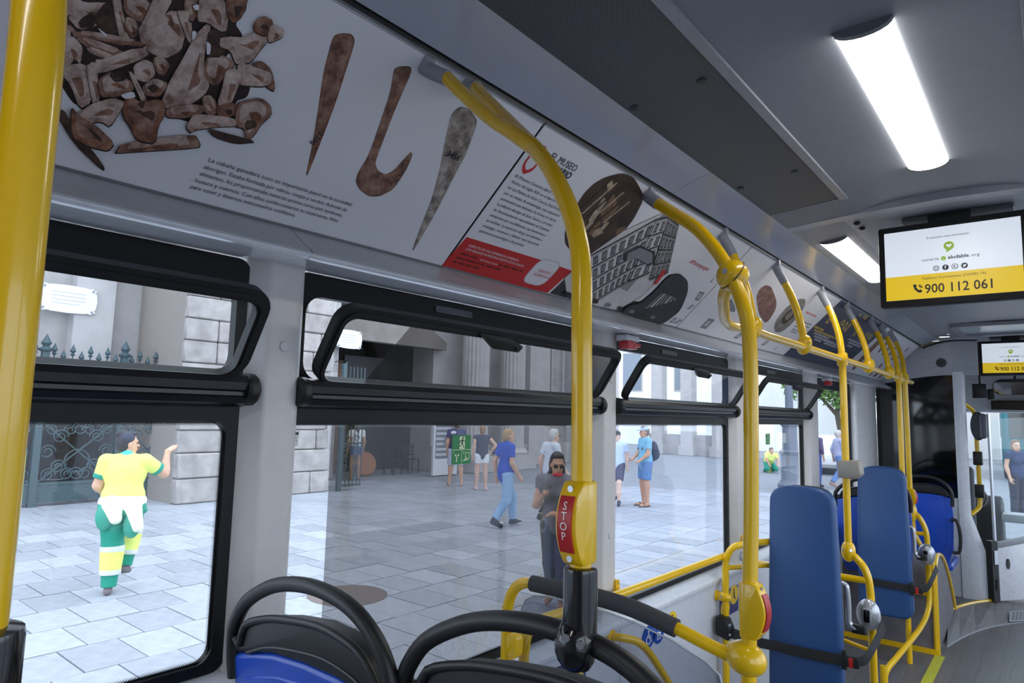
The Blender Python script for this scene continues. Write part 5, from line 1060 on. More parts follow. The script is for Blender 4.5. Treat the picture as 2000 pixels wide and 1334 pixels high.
# windscreen, mirror, destination sign, front frame
t = thing('window_6', None, None, (XC, 8.9, .7), kind='structure'); t['label'] = 'windscreen and front frame of the bus'
box('front_header', (-1.44, mir(-1.44), 8.55, 8.92, 1.58, 2.35), M('front_header_grey', (176, 178, 184), .4), t, .02)
box('front_panel', (-1.44, mir(-1.44), 8.75, 8.95, SZ+.3, .25), BLK, t)
mk('windscreen_pane', *boxVF(-1.42, mir(-1.42), 8.88, 8.89, .24, 1.62), GLASS, t)
for x0, x1 in ((-1.45, -1.36), (mir(-1.36), mir(-1.45))): box('front_post', (x0, x1, 8.80, 8.95, SZ+.3, 2.35), BLK, t)
box('cab_side_sill', (-1.45, -1.40, 7.40, 8.85, FL, .70), LGREY, t); box('cab_side_top', (-1.45, -1.40, 7.40, 8.85, 1.75, 2.35), LGREY, t)
mk('cab_side_pane', *boxVF(-1.44, -1.435, 7.42, 8.80, .70, 1.75), GLASS, t)
t = thing('destination_sign', 'long black display box above the windscreen', 'sign', (-.2, 8.5, 1.6))
V, F = boxVF(-.50, .10, 8.48, 8.55, 1.605, 1.70); bevel('housing', V, F, BLK, t, .004); mk('display_face', *boxVF(-.485, .085, 8.476, 8.48, 1.615, 1.69), M('sign_dark', (26, 14, 14), .2), t)
t = thing('interior_mirror', 'rounded driver mirror hanging under the front header', 'mirror', (-.30, 8.2, 1.7))
P = rrect(-.462, -.10, 1.745, 1.905, .075, 8)
V, F = prismVF(P, 'y', 8.19, 8.23); bevel('mirror_shell', V, F, BLK, t, .01); mk('mirror_glass', *prismVF([(XC+(a-XC)*.96+.0, 1.825+(b-1.825)*.92) for a, b in P], 'y', 8.186, 8.189), M('mirror_silver', (230, 232, 235), .03, metal=1.0, var=0), t)
tube('mirror_arm', [(-.28, 8.22, 1.90), (-.28, 8.30, 2.0), (-.28, 8.5, 2.1)], .01, BLK, t, 8)
t = thing('hanging_unit', 'black electronics box hanging beside the corner column', 'device', (-.50, 7.9, 1.66))
V, F = boxVF(-.60, -.49, 7.78, 7.86, 1.70, 1.84); bevel('housing', V, F, M('unit_dark', (40, 42, 46), .4), t, .008); V, F = boxVF(-.485, -.43, 7.80, 7.88, 1.685, 1.79); bevel('camera_head', V, F, BLK, t, .012)
tube('hanger_rod', [(-.54, 7.82, 1.83), (-.54, 7.82, 2.25)], .008, BLK, t, 8, 'p')
# roof and outer shell above the lining so that no sky leaks in
rf = tag(mk('roof', *join(boxVF(-1.47, mir(-1.47), YB-.05, 9.0, 2.40, 2.45), boxVF(mir(-1.44), mir(-1.47), YB, 9.0, 1.84, 2.45), boxVF(mir(-1.44), mir(-1.47), YB, 3.8, SZ+.25, .63), boxVF(mir(-1.44), mir(-1.47), 5.05, 7.4, SZ+.25, .63)), MATS['bus_paint_outside']), 'outer roof skin of the bus', kind='structure')
# ================================================================== OUTSIDE: PAVEMENT, CHURCH FRONT, STREET
JOINT = M('joint_grey', (138, 140, 148), .8, var=.1, scale=3)
SLAB = M('stone_slab', (160, 163, 172), .75, var=.10, scale=9, rnd=.16)
pv = tag(mk('pavement', *boxVF(-70, 60, -40, 90, SZ-.20, SZ-.015), JOINT), 'broad stone-paved square outside the bus', kind='structure')
sx, sy = .62, .44; cells = []
for i in range(4, 27):
    for j in range(0, 62):
        x = -(i+.5)*sx; y = (j+.5)*sy+(.22 if i % 2 else 0); q = y/-x
        if .16 < q < 4.2 and math.hypot(x, y) < 19: cells.append((math.hypot(x, y), x, y))
cells.sort()
sm = bpy.data.meshes.new('slab'); V, F = boxVF(-sx/2+.006, sx/2-.006, -sy/2+.006, sy/2-.006, -.03, 0); sm.from_pydata(V, [], F); sm.materials.append(SLAB)
rr = random.Random(5)
for d, x, y in cells[:290]:
    o = bpy.data.objects.new('slab', sm); COL.objects.link(o); o.parent = pv; o.location = (x, y, SZ+rr.uniform(-.003, .003))
V, F = join(*[boxVF(x-sx/2+.006, x+sx/2-.006, y-sy/2+.006, y+sy/2-.006, SZ-.03, SZ+rr.uniform(-.003, .003)) for d, x, y in cells[290:]])
tag(mk('far_slabs', V, F, M('stone_slab_far', (160, 163, 172), .75, var=.16, scale=1.1), pv), kind='stuff')
mh = mk('manhole_cover', *latheVF([(0, .006), (.40, .006), (.42, 0), (.42, -.02)], (-5.9, 4.55, SZ), (0, 0, 1), 32), M('iron_brown', (116, 104, 100), .7), None)
tag(mh, 'round brown manhole cover set in the paving', 'manhole cover')

STONE = M('church_stone', (168, 164, 164), .85, var=.14, scale=1.6, bump=.3)
STONE2 = M('church_stone_pale', (184, 180, 180), .85, var=.08, scale=2.5)
fx = -16.0
ch = thing('church_front', 'pale stone church front with pilasters, columns and a dark portal', 'building', (fx, 10, SZ))
mk('wall', *join(boxVF(fx-1, fx, -6, 1.4, SZ, 9), boxVF(fx-1, fx, 1.4, 6.2, 2.25, 9), boxVF(fx-1, fx, 6.2, 11.6, SZ, 9), boxVF(fx-1, fx, 11.6, 15.4, 4.6, 9), boxVF(fx-1, fx, 15.4, 27, SZ, 9)), STONE, ch)
mk('plinth', *join(boxVF(fx, fx+.25, -6, 1.4, SZ, .15), boxVF(fx, fx+.25, 15.4, 27, SZ, .3)), STONE, ch)
for y0, y1 in ((2.2, 3.0), (4.75, 5.5)): mk('pilaster', *boxVF(fx, fx+.32, y0, y1, 2.25, 9), STONE2, ch)
for y0, y1 in ((9.9, 11.2), (20.3, 21.6), (23.2, 24.0), (26.2, 27.1)):
    mk('pilaster', *boxVF(fx, fx+.32, y0, y1, SZ, 9), STONE2, ch)
mk('gate_recess', *join(boxVF(fx-4, fx-3.9, .9, 6.7, SZ, 2.6), boxVF(fx-4, fx-1, .9, 1.4, SZ, 2.6), boxVF(fx-4, fx-1, 6.2, 6.7, SZ, 2.6), boxVF(fx-4, fx-1, .9, 6.7, 2.3, 2.6)), M('shaded_recess_stone', (124, 122, 128), .9, var=.15, scale=2), ch)  # recess stone darker than the church wall: shade put into its colour
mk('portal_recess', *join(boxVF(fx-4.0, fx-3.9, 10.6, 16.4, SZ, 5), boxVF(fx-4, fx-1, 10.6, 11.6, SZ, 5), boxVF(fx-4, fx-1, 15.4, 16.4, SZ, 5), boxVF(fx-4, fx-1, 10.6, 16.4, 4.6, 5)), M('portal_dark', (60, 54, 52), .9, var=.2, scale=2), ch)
V, F = prismVF([(11.3, 3.5), (15.7, 3.5), (15.7, 3.75), (13.5, 4.9), (11.3, 3.75)], 'x', fx, fx+.30); mk('pediment', V, F, M('pediment_grey', (122, 114, 110), .85, var=.15, scale=2), ch)
for y in (16.7, 18.7):
    V = []; n = 40
    for z in (SZ+.7, 7.5):
        for k in range(n):
            a = 2*math.pi*k/n; r = .46*(1 if k % 2 else .92); V.append((fx+.75+r*math.cos(a), y+r*math.sin(a), z))
    mk('fluted_column', V, [(k, (k+1) % n, n+(k+1) % n, n+k) for k in range(n)], STONE2, ch)
    mk('column_base', *join(boxVF(fx+.1, fx+1.4, y-.65, y+.65, SZ, SZ+.5), latheVF([(.58, .5), (.62, .58), (.55, .66), (.5, .72)], (fx+.75, y, SZ), (0, 0, 1), 24)), STONE2, ch)
for k in range(2):
    y = 22.0+k*3.3; mk('carved_panel', *ringVF(rrect(y, y+.9, 1.6, 4.6, .05), rrect(y+.1, y+.8, 1.75, 4.45, .05), 'x', fx, fx+.12), STONE2, ch)
dr = mk('wooden_door', *boxVF(fx-1.6, fx-1.52, 11.6, 12.9, SZ, 3.0), M('door_brown', (112, 76, 52), .6, var=.2, scale=6), ch)
for y in (11.75, 12.35): mk('notice', *boxVF(fx-1.52, fx-1.51, y, y+.42, .95, 1.35), M('notice_white', (206, 210, 222), .6), dr)
mk('dark_door', *boxVF(fx-1.7, fx-1.6, 13.0, 15.4, SZ, 3.2), M('door_black', (30, 28, 30), .5), ch)
# stone pier beside the gate, built of separate blocks
pier = thing('stone_pier', 'weathered stone pier of large blocks at the right end of the iron gate', 'pier', (-14.2, 7.9, SZ))
mk('core', *boxVF(-15.98, -13.72, 6.15, 9.65, SZ, 6.0), M('mortar', (150, 142, 136), .9), pier)
PB = M('pier_block', (158, 152, 150), .9, var=.22, scale=3.5, bump=.5, rnd=.10); z = SZ; row = 0; rr = random.Random(11)
while z < 5.6:
    h = .46 if z > 0 else .50; y = 6.12; k = 0
    while y < 9.68:
        w = min(rr.choice([.7, .95, 1.15]), 9.70-y); w = w if w > .3 else 9.70-y
        if w > .05:
            V, F = boxVF(-13.75, -13.60-rr.uniform(0, .03)+(.12 if z < 0 else 0), y+.008, y+w-.008, z+.008, z+h-.008); bevel('stone_block', V, F, PB, pier, .025, 1)
        y += w
    z += h
    row += 1
# plaques
PLQ = M('plaque_white', (236, 238, 242), .6)
def plaque(y, z, w, h, label, x):
    t = thing('wall_plaque', label, 'plaque', (x, y, z))
    P = []
    for i in range(48):
        a = 2*math.pi*i/48; c_, s_ = math.cos(a), math.sin(a)
        e = 1+.045*math.cos(12*a); P.append((y+w/2+w/2*math.copysign(abs(c_)**.25, c_)*e, z+h/2+h/2*math.copysign(abs(s_)**.25, s_)*e))
    mk('plate', *prismVF(P, 'x', x, x+.04), PLQ, t)
    for k in range(4): mk('inscription_line', *boxVF(x+.04, x+.042, y+w*.2, y+w*(.8-.1*(k == 3)), z+h*(.72-.14*k), z+h*(.75-.14*k)), M('inscription_grey', (190, 192, 198), .6), t)
    for dy in (.07, .93):
        for dz_ in (.1, .9): mk('fixing', *latheVF([(0, .02), (.025, .02), (.025, 0)], (x+.04, y+w*dy, z+h*dz_), (1, 0, 0), 8), GREY, t)
plaque(4.10, 3.30, 1.02, .55, 'white scalloped plaque on the church wall above the iron gate', fx+.33)
plaque(11.25, 3.20, .85, .52, 'white scalloped plaque seen through the corner of the second window vent', fx+.34)

# iron gate
IRON = M('gate_iron_green', (66, 84, 90), .55, var=.12)
gx = -14.9
gt = thing('iron_gate', 'dark green wrought iron gate with spear tips behind the worker', 'gate', (gx, 5.0, SZ))
for y in (2.2, 4.10, 5.50, 6.68):
    mk('gate_post', *join(boxVF(gx-.06, gx+.06, y-.06, y+.06, SZ, 2.42), latheVF([(.10, 0), (.12, .04), (.05, .10), (.09, .16), (0, .34)], (gx, y, 2.42), (0, 0, 1), 10)), IRON, gt)
for z in (SZ+.10, SZ+.42, 1.10, 1.92, 2.12): mk('gate_rail', *boxVF(gx-.025, gx+.025, 1.2, 6.7, z-.028, z+.028), IRON, gt)
mk('kick_plate', *boxVF(gx-.012, gx+.012, 1.2, 6.68, SZ+.10, SZ+.42), IRON, gt)
y = 1.3; k = 0
while y < 6.65:
    if min(abs(y-p) for p in (2.2, 4.10, 5.50, 6.68)) > .10:
        h = 2.52 if k % 2 else 2.40
        mk('gate_bar', *join(sweepVF([(gx, y, 1.10), (gx, y, h-.16)], .014, 6), latheVF([(.014, 0), (.045, .03), (.02, .06), (.055, .10), (.0, .24)], (gx, y, h-.16), (0, 0, 1), 8)), IRON, gt)
    y += .155; k += 1
def scroll(cy, cz, r, s=1, turns=1.6):
    return sweepVF([(gx, cy+s*r*(1-.72*i/26)*math.cos(turns*2*math.pi*i/26), cz+r*(1-.72*i/26)*math.sin(turns*2*math.pi*i/26)) for i in range(27)], .013, 5)
for y0, y1 in ((2.26, 4.04), (4.16, 5.44), (5.56, 6.62)):
    n = max(2, round((y1-y0)/.32)); st = (y1-y0)/n
    for i in range(n):
        cy = y0+st*(i+.5)
        mk('gate_scroll', *join(scroll(cy-.06, 1.36, .12), scroll(cy+.06, 1.66, .12, -1), scroll(cy, SZ+.58, .13), scroll(cy, .92, .11, -1)), IRON, gt)
    mk('gate_brace', *join(sweepVF([(gx, y0, SZ+.44), (gx, y1, 1.08)], .016, 6), sweepVF([(gx, y0, 1.08), (gx, y1, SZ+.44)], .016, 6)), IRON, gt)
    c = Vector((gx, (y0+y1)/2, .32)); mk('gate_ring', *sweepVF([c+Vector((0, .22*math.cos(a), .22*math.sin(a))) for a in [2*math.pi*i/20 for i in range(21)]], .014, 5), IRON, gt)
    for a, b in ((.25, .25), (.75, .25), (.25, .75), (.75, .75), (.5, .12), (.5, .88), (.10, .5), (.90, .5)): mk('gate_scroll', *scroll(y0+(y1-y0)*a, SZ+.44+(1.08-SZ-.44)*b, .14, 1 if a < .5 else -1), IRON, gt)
# open gate leaf by the portal
gl = thing('iron_gate', 'narrow dark iron gate leaf standing open beside the stone pier', 'gate', (-13.4, 10.2, SZ))
gx0 = gx; gx = -13.4
mk('gate_post', *boxVF(gx-.05, gx+.05, 9.85, 9.95, SZ, 2.6), IRON, gl)
for z in (SZ+.1, .6, 1.9): mk('gate_rail', *boxVF(gx-.02, gx+.02, 9.85, 10.55, z, z+.05), IRON, gl)
for k in range(6): mk('gate_bar', *sweepVF([(gx, 9.98+k*.11, SZ+.1), (gx, 9.98+k*.11, 2.5)], .014, 6), IRON, gl)
for k in range(5): mk('gate_scroll', *join(scroll(10.05, SZ+.3+k*.24, .09), scroll(10.38, SZ+.3+k*.24, .09, -1)), IRON, gl)

# cafe things by the portal
def cafe_chair(x, y, rz, label):
    t = thing('cafe_chair', label, 'chair', (x, y, SZ), 'cafe chairs in the portal'); t['label'] = label
    m = Matrix.Translation((x, y, SZ)) @ Matrix.Rotation(rz, 4, 'Z'); K = M('chair_dark', (26, 28, 32), .6)
    def a(n, VF): 
        V, F = xf(VF, m); return mk(n, V, F, K, t)
    a('seat', boxVF(-.21, .21, -.21, .21, .43, .46))
    a('backrest', join(*[boxVF(-.20, .20, .19, .21, z, z+.05) for z in (.56, .66, .76, .84)], boxVF(-.22, -.19, .18, .21, .43, .92), boxVF(.19, .22, .18, .21, .43, .92)))
    for sx_ in (-1, 1):
        for sy_ in (-1, 1): a('leg', boxVF(sx_*.19-.015, sx_*.19+.015, sy_*.19-.015, sy_*.19+.015, 0, .43))
    return t
cafe_chair(-15.9, 13.75, R(100), 'dark cafe chair on the left in the portal')
cafe_chair(-15.9, 14.45, R(80), 'dark cafe chair on the right in the portal')
t = thing('round_table', 'orange brown round table top leaning in the church portal', 'table', (-16.2, 12.9, SZ))
V, F = latheVF([(0, .02), (.34, .02), (.36, 0), (.34, -.02), (0, -.02)], (-16.0, 12.75, SZ+.36), (.97, -.2, .25), 28); mk('table_top', V, F, M('table_orange', (150, 92, 52), .5, var=.12), t, 'auto')
mk('table_leg', *sweepVF([(-16.1, 12.77, SZ+.36), (-16.35, 12.9, SZ)], .03, 8), IRON, t)
t = thing('menu_board', 'tall white framed menu board standing by the couple in shorts', 'sign', (-14.7, 14.7, SZ))
mk('frame', *ringVF(rrect(14.25, 15.30, SZ+.02, 1.75, .02), rrect(14.32, 15.23, SZ+.52, 1.65, .01), 'x', -14.74, -14.66), M('board_white', (216, 218, 224), .5), t)
mk('foot_panel', *boxVF(-14.73, -14.67, 14.30, 15.25, SZ+.02, SZ+.52), MATS['board_white'], t); mk('menu_sheet', *boxVF(-14.72, -14.69, 14.31, 15.24, SZ+.5, 1.66), M('menu_grey', (120, 124, 136), .6), t)
rr = random.Random(2)
for k in range(9): mk('menu_item', *boxVF(-14.689, -14.684, 14.38, 14.38+rr.uniform(.3, .75), .10+k*.16, .17+k*.16), M('menu_pale', (200, 202, 210), .6), t)

# lamp post
t = thing('lamp_post', 'grey cast iron lamp post with stepped base', 'lamp post', (-5.92, 19.95, SZ)); LI = M('lamp_iron', (112, 118, 134), .5)
b_ = (-5.92, 19.95, SZ)
lathe('base', [(.34, 0), (.36, .12), (.30, .20), (.255, .26), (.25, .95), (.29, 1.0), (.30, 1.06), (.24, 1.10)], b_, (0, 0, 1), LI, t, 24)
lathe('shaft', [(.215, 1.10), (.20, 1.75), (.25, 1.80), (.27, 1.88), (.25, 1.96), (.18, 2.02), (.14, 2.15), (.11, 2.3), (.10, 4.6), (.07, 5.0)], b_, (0, 0, 1), LI, t, 24)
lathe('lantern', [(.05, 5.0), (.12, 5.1), (.24, 5.5), (.26, 5.52), (.10, 5.7), (0, 5.8)], b_, (0, 0, 1), LI, t, 8)
# buildings closing the street
def building(name, label, x0, x1, y, z1, mat, wins, group=None):
    t = thing(name, label, 'building', ((x0+x1)/2, y, SZ), group)
    mk('wall', *boxVF(x0, x1, y, y+4, SZ, z1), mat, t)
    for (a, b, c, d) in wins:
        f = mk('window', *boxVF(a, b, y-.06, y, c, d), M('far_frame', (190, 186, 180), .6), t); mk('pane', *boxVF(a+.08, b-.08, y-.08, y-.06, c+.08, d-.08), M('far_pane', (120, 130, 142), .2), f)
    mk('cornice', *boxVF(x0-.2, x1+.2, y-.25, y, z1-.3, z1), mat, t)
    return t
WB = M('white_plaster', (244, 244, 244), .8, var=.03, scale=1)
building('white_building', 'bright white plastered building closing the far side of the square', -26, -8.6, 42, 13, WB, [(-24+4*i, -22.4+4*i, 3.2, 6.0) for i in range(4)])
building('pale_building', 'pale grey building at the end of the street beyond the tree', -7.9, -2.4, 46, 10, M('pale_plaster', (214, 212, 214), .8, var=.05, scale=1), [(-8+1.9*i, -7.0+1.9*i, 2.6, 4.6) for i in range(3)])
building('cream_building', 'cream building seen through the windscreen', -2.0, 14, 40, 9, M('cream_plaster', (226, 220, 206), .8, var=.06, scale=1), [(-1.2+2.6*i, .2+2.6*i, 2.0, 4.4) for i in range(5)])
ar = thing('arcade_pillars', 'row of pale square stone pillars beyond the church corner', 'pillars', (-13, 33, SZ))
for x in (-16.6, -14.9, -13.2, -11.9): mk('pillar', *join(boxVF(x-.32, x+.32, 32.7, 33.3, SZ, 7), boxVF(x-.42, x+.42, 32.6, 33.4, SZ, SZ+.5)), STONE2, ar)
mk('beam', *boxVF(-17.2, -11.5, 32.6, 33.4, 5.2, 6.0), STONE2, ar); mk('low_wall', *boxVF(-17.2, -11.5, 33.0, 33.2, SZ, .55), STONE, ar)
# parked cars
def car(x, y, rz, col, label):
    t = thing('car', label, 'car', (x, y, SZ)); m = Matrix.Translation((x, y, SZ)) @ Matrix.Rotation(rz, 4, 'Z')
    P = M('car_paint_%d' % col[0], col, .25, coat=.5)
    V, F = xf(prismVF([(-2.1, .35), (-2.05, .75), (-1.2, .92), (-.6, 1.42), (.9, 1.45), (1.7, .98), (2.1, .9), (2.12, .35)], 'y', -.85, .85), m); bevel('body', V, F, P, t, .06, 2)
    V, F = xf(prismVF([(-1.05, .95), (-.52, 1.36), (.85, 1.39), (1.45, .98)], 'y', -.86, .86), m); mk('side_windows', V, F, DARKG, t)
    for a in (-1.3, 1.3):
        for b in (-.86, .70): V, F = xf(latheVF([(0, 0), (.33, 0), (.33, .16), (0, .16)], (a, b, .33), (0, 1, 0), 20), m); mk('wheel', V, F, RUB, t)
    return t
car(-7.15, 28.2, R(100), (232, 233, 236), 'white parked car behind the lamp post')
car(-4.9, 32.0, R(80), (96, 100, 108), 'dark grey parked car behind the two walking people')
van = thing('white_van', 'white van parked under the tree', 'van', (-6.3, 36, SZ))
V, F = prismVF([(-8.0, SZ+.4), (-4.9, SZ+.4), (-4.9, 1.6), (-7.1, 1.65), (-7.9, .8)], 'y', 35, 36.9); bevel('body', V, F, WB, van, .12, 3)
mk('side_windows', *prismVF([(-7.6, .75), (-7.0, 1.35), (-5.2, 1.35), (-5.2, .75)], 'y', 34.98, 35), DARKG, van)
for x in (-7.4, -5.5): V, F = latheVF([(0, 0), (.34, 0), (.34, .2), (0, .2)], (x, 34.95, SZ+.34), (0, 1, 0), 18); mk('wheel', V, F, RUB, van)
# other bus seen through the windscreen
ob = thing('parked_bus', 'teal and dark bus standing ahead, seen through the windscreen', 'bus', (-.15, 31, SZ))
V, F = boxVF(-1.5, 1.2, 29.5, 36, SZ+.3, 2.7); bevel('body', V, F, M('bus_teal', (40, 104, 112), .3), ob, .15, 3)
mk('rear_window', *boxVF(-1.25, .95, 29.46, 29.5, 1.0, 2.4), DARKG, ob); mk('side_window', *boxVF(-1.53, -1.5, 29.9, 35.6, 1.0, 2.3), DARKG, ob)
for y in (31, 34.5): V, F = latheVF([(0, 0), (.48, 0), (.48, .3), (0, .3)], (-1.52, y, SZ+.48), (1, 0, 0), 20); mk('wheel', V, F, RUB, ob)
# tree
t = thing('street_tree', 'leafy green street tree above the two walking people', 'tree', (-7.6, 33, SZ))
mk('trunk', *sweepVF(smoothpath([(-7.6, 33, SZ), (-7.55, 33, .8), (-7.7, 33.1, 1.9), (-7.4, 33, 3.3)], 4), [.13-.003*i for i in range(13)], 10), M('bark', (104, 96, 84), .9, var=.2), t)
for k, (a, b) in enumerate([((-7.7, 33.1, 1.7), (-9.2, 32.8, 3.2)), ((-7.6, 33, 2.0), (-6.3, 33.4, 3.4)), ((-7.5, 33, 2.5), (-7.9, 32.4, 4.2))]): mk('branch', *sweepVF([a, ((a[0]+b[0])/2, (a[1]+b[1])/2, (a[2]+b[2])/2+.2), b], [.09, .06, .03], 8), MATS['bark'], t)
rr = random.Random(9); V = []; F = []
for k in range(3400):
    c = rr.choice([(-7.6, 33, 3.5, 1.5), (-9.0, 32.8, 3.3, 1.1), (-6.5, 33.3, 3.4, 1.1), (-7.9, 32.5, 4.5, 1.2), (-7.4, 33, 2.9, .9)])
    d = Vector((rr.gauss(0, 1), rr.gauss(0, 1), rr.gauss(0, .8))).normalized()*c[3]*rr.random()**.4
    p = Vector(c[:3])+d; a = Vector((rr.gauss(0, 1), rr.gauss(0, 1), rr.gauss(0, 1))).normalized(); b = a.cross(Vector((rr.gauss(0, 1), rr.gauss(0, 1), rr.gauss(0, 1)))).normalized(); s_ = rr.uniform(.09, .16)
    i = len(V); V += [tuple(p+a*s_), tuple(p+b*s_*.5), tuple(p-a*s_), tuple(p-b*s_*.5)]; F.append((i, i+1, i+2, i+3))
tag(mk('foliage', V, F, M('leaf_green', (120, 160, 84), .6, var=.3, scale=2), t), kind='stuff')
# ================================================================== PEOPLE
def nets(f, org, res):
    """naive surface nets: polygonise the zero level of the field f"""
    s = f < 0; nx, ny, nz = f.shape
    cor = [(i, j, k) for i in (0, 1) for j in (0, 1) for k in (0, 1)]
    sl = lambda a, c: a[c[0]:nx-1+c[0], c[1]:ny-1+c[1], c[2]:nz-1+c[2]]
    cnt = sum(sl(s, c).astype(np.int8) for c in cor); act = (cnt > 0) & (cnt < 8)
    idx = np.argwhere(act)
    if not len(idx): return [], []
    num = -np.ones(act.shape, np.int64); num[act] = np.arange(len(idx))
    P = np.zeros((len(idx), 3)); N = np.zeros(len(idx))
    vals = {c: f[idx[:, 0]+c[0], idx[:, 1]+c[1], idx[:, 2]+c[2]] for c in cor}
    for a in cor:
        for ax in range(3):
            if a[ax] == 1: continue
            b = list(a); b[ax] = 1; b = tuple(b); va, vb = vals[a], vals[b]; m = (va < 0) != (vb < 0)
            t = np.where(m, va/np.where(m, va-vb, 1), 0); pt = np.zeros((len(idx), 3))
            pt[:] = a; pt[:, ax] += t; P[m] += pt[m]; N[m] += 1
    V = (idx+P/N[:, None])*res+org; F = []
    for ax in range(3):
        o1, o2 = [(1, 2), (2, 0), (0, 1)][ax]
        a = [slice(1, -1)]*3; a[ax] = slice(0, -1); b = list(a); b[ax] = slice(1, None)
        sa, sb = s[tuple(a)], s[tuple(b)]; d = sa != sb; q = np.argwhere(d); fl = sa[d]
        base = q.copy()
        for o in (o1, o2): base[:, o] += 1
        def cell(d1, d2):
            c = base.copy(); c[:, o1] -= d1; c[:, o2] -= d2; return num[c[:, 0], c[:, 1], c[:, 2]]
        quad = np.stack([cell(1, 1), cell(0, 1), cell(0, 0), cell(1, 0)], 1)
        quad[~fl] = quad[~fl][:, ::-1]; F.append(quad)
    F = np.concatenate(F); F = F[(F >= 0).all(1)]
    return V, F.tolist()
def caps(a, b, ra, rb, k=.02, cut=False): return ('c', np.array(a, float), np.array(b, float), ra, rb, k, cut)
def elp(c, r, k=.02, rot=None): return ('e', np.array(c, float), np.array(r, float), rot, 0, k, False)
def field(prims, res):
    lo = np.array([1e9]*3); hi = -lo
    bb = []
    for p in prims:
        if p[0] == 'c': m = max(p[3], p[4]); l, h = np.minimum(p[1], p[2])-m, np.maximum(p[1], p[2])+m
        else: m = p[2].max(); l, h = p[1]-m, p[1]+m
        bb.append((l, h)); lo = np.minimum(lo, l); hi = np.maximum(hi, h)
    lo -= 3*res; hi += 3*res; n = np.ceil((hi-lo)/res).astype(int)+1
    f = np.full(n, 1.0, np.float32)
    for p, (l, h) in zip(prims, bb):
        k = p[5]; e = k+2*res
        i0 = np.maximum(0, np.floor((l-e-lo)/res).astype(int)); i1 = np.minimum(n, np.ceil((h+e-lo)/res).astype(int)+1)
        g = np.stack(np.meshgrid(*[lo[a]+res*np.arange(i0[a], i1[a]) for a in range(3)], indexing='ij'), -1)
        if p[0] == 'c':
            ab = p[2]-p[1]; L2 = max(ab@ab, 1e-9); t = np.clip(((g-p[1])@ab)/L2, 0, 1)
            d = np.linalg.norm(g-p[1]-t[..., None]*ab, axis=-1)-(p[3]+(p[4]-p[3])*t)
            if p[6]: d = np.maximum(d, ((g-p[2])@ab)/math.sqrt(L2))
        else:
            q = g-p[1]
            if p[3] is not None: q = q @ p[3]
            k0 = np.linalg.norm(q/p[2], axis=-1); k1 = np.linalg.norm(q/p[2]**2, axis=-1)+1e-9; d = k0*(k0-1)/k1
        S = tuple(slice(i0[a], i1[a]) for a in range(3)); o = f[S]; d = d.astype(np.float32)
        hh = np.clip(.5+.5*(o-d)/k, 0, 1); f[S] = o*(1-hh)+d*hh-k*hh*(1-hh)
    return f, lo
def blob(name, prims, res, mat, parent, M4):
    f, lo = field(prims, res); V, F = nets(f, lo, res)
    if not len(V): return None
    V = [tuple(M4 @ Vector(v)) for v in V]; return mk(name, V, F, mat, parent, True)
SKINS = {'a': (214, 168, 142), 'b': (196, 148, 120), 'c': (224, 184, 164)}
def SK(c): return M('skin_'+c, SKINS[c], .55, var=.05)
def cloth(rgb, v=.07): return M('cloth_%d_%d_%d' % rgb, rgb, .85, var=v, scale=14, bump=.08)
STAND = dict(hip=.93, neck=1.44, head=1.58, shL=(-.185, 0, 1.40), elL=(-.235, -.02, 1.12), wrL=(-.235, .06, .88), shR=(.185, 0, 1.40), elR=(.235, -.02, 1.12), wrR=(.235, .06, .88),
             hpL=(-.09, 0, .90), knL=(-.10, .02, .49), anL=(-.10, -.01, .08), hpR=(.09, 0, .90), knR=(.10, .02, .49), anR=(.10, -.01, .08), lean=(0, 0), turn=0, tilt=0)
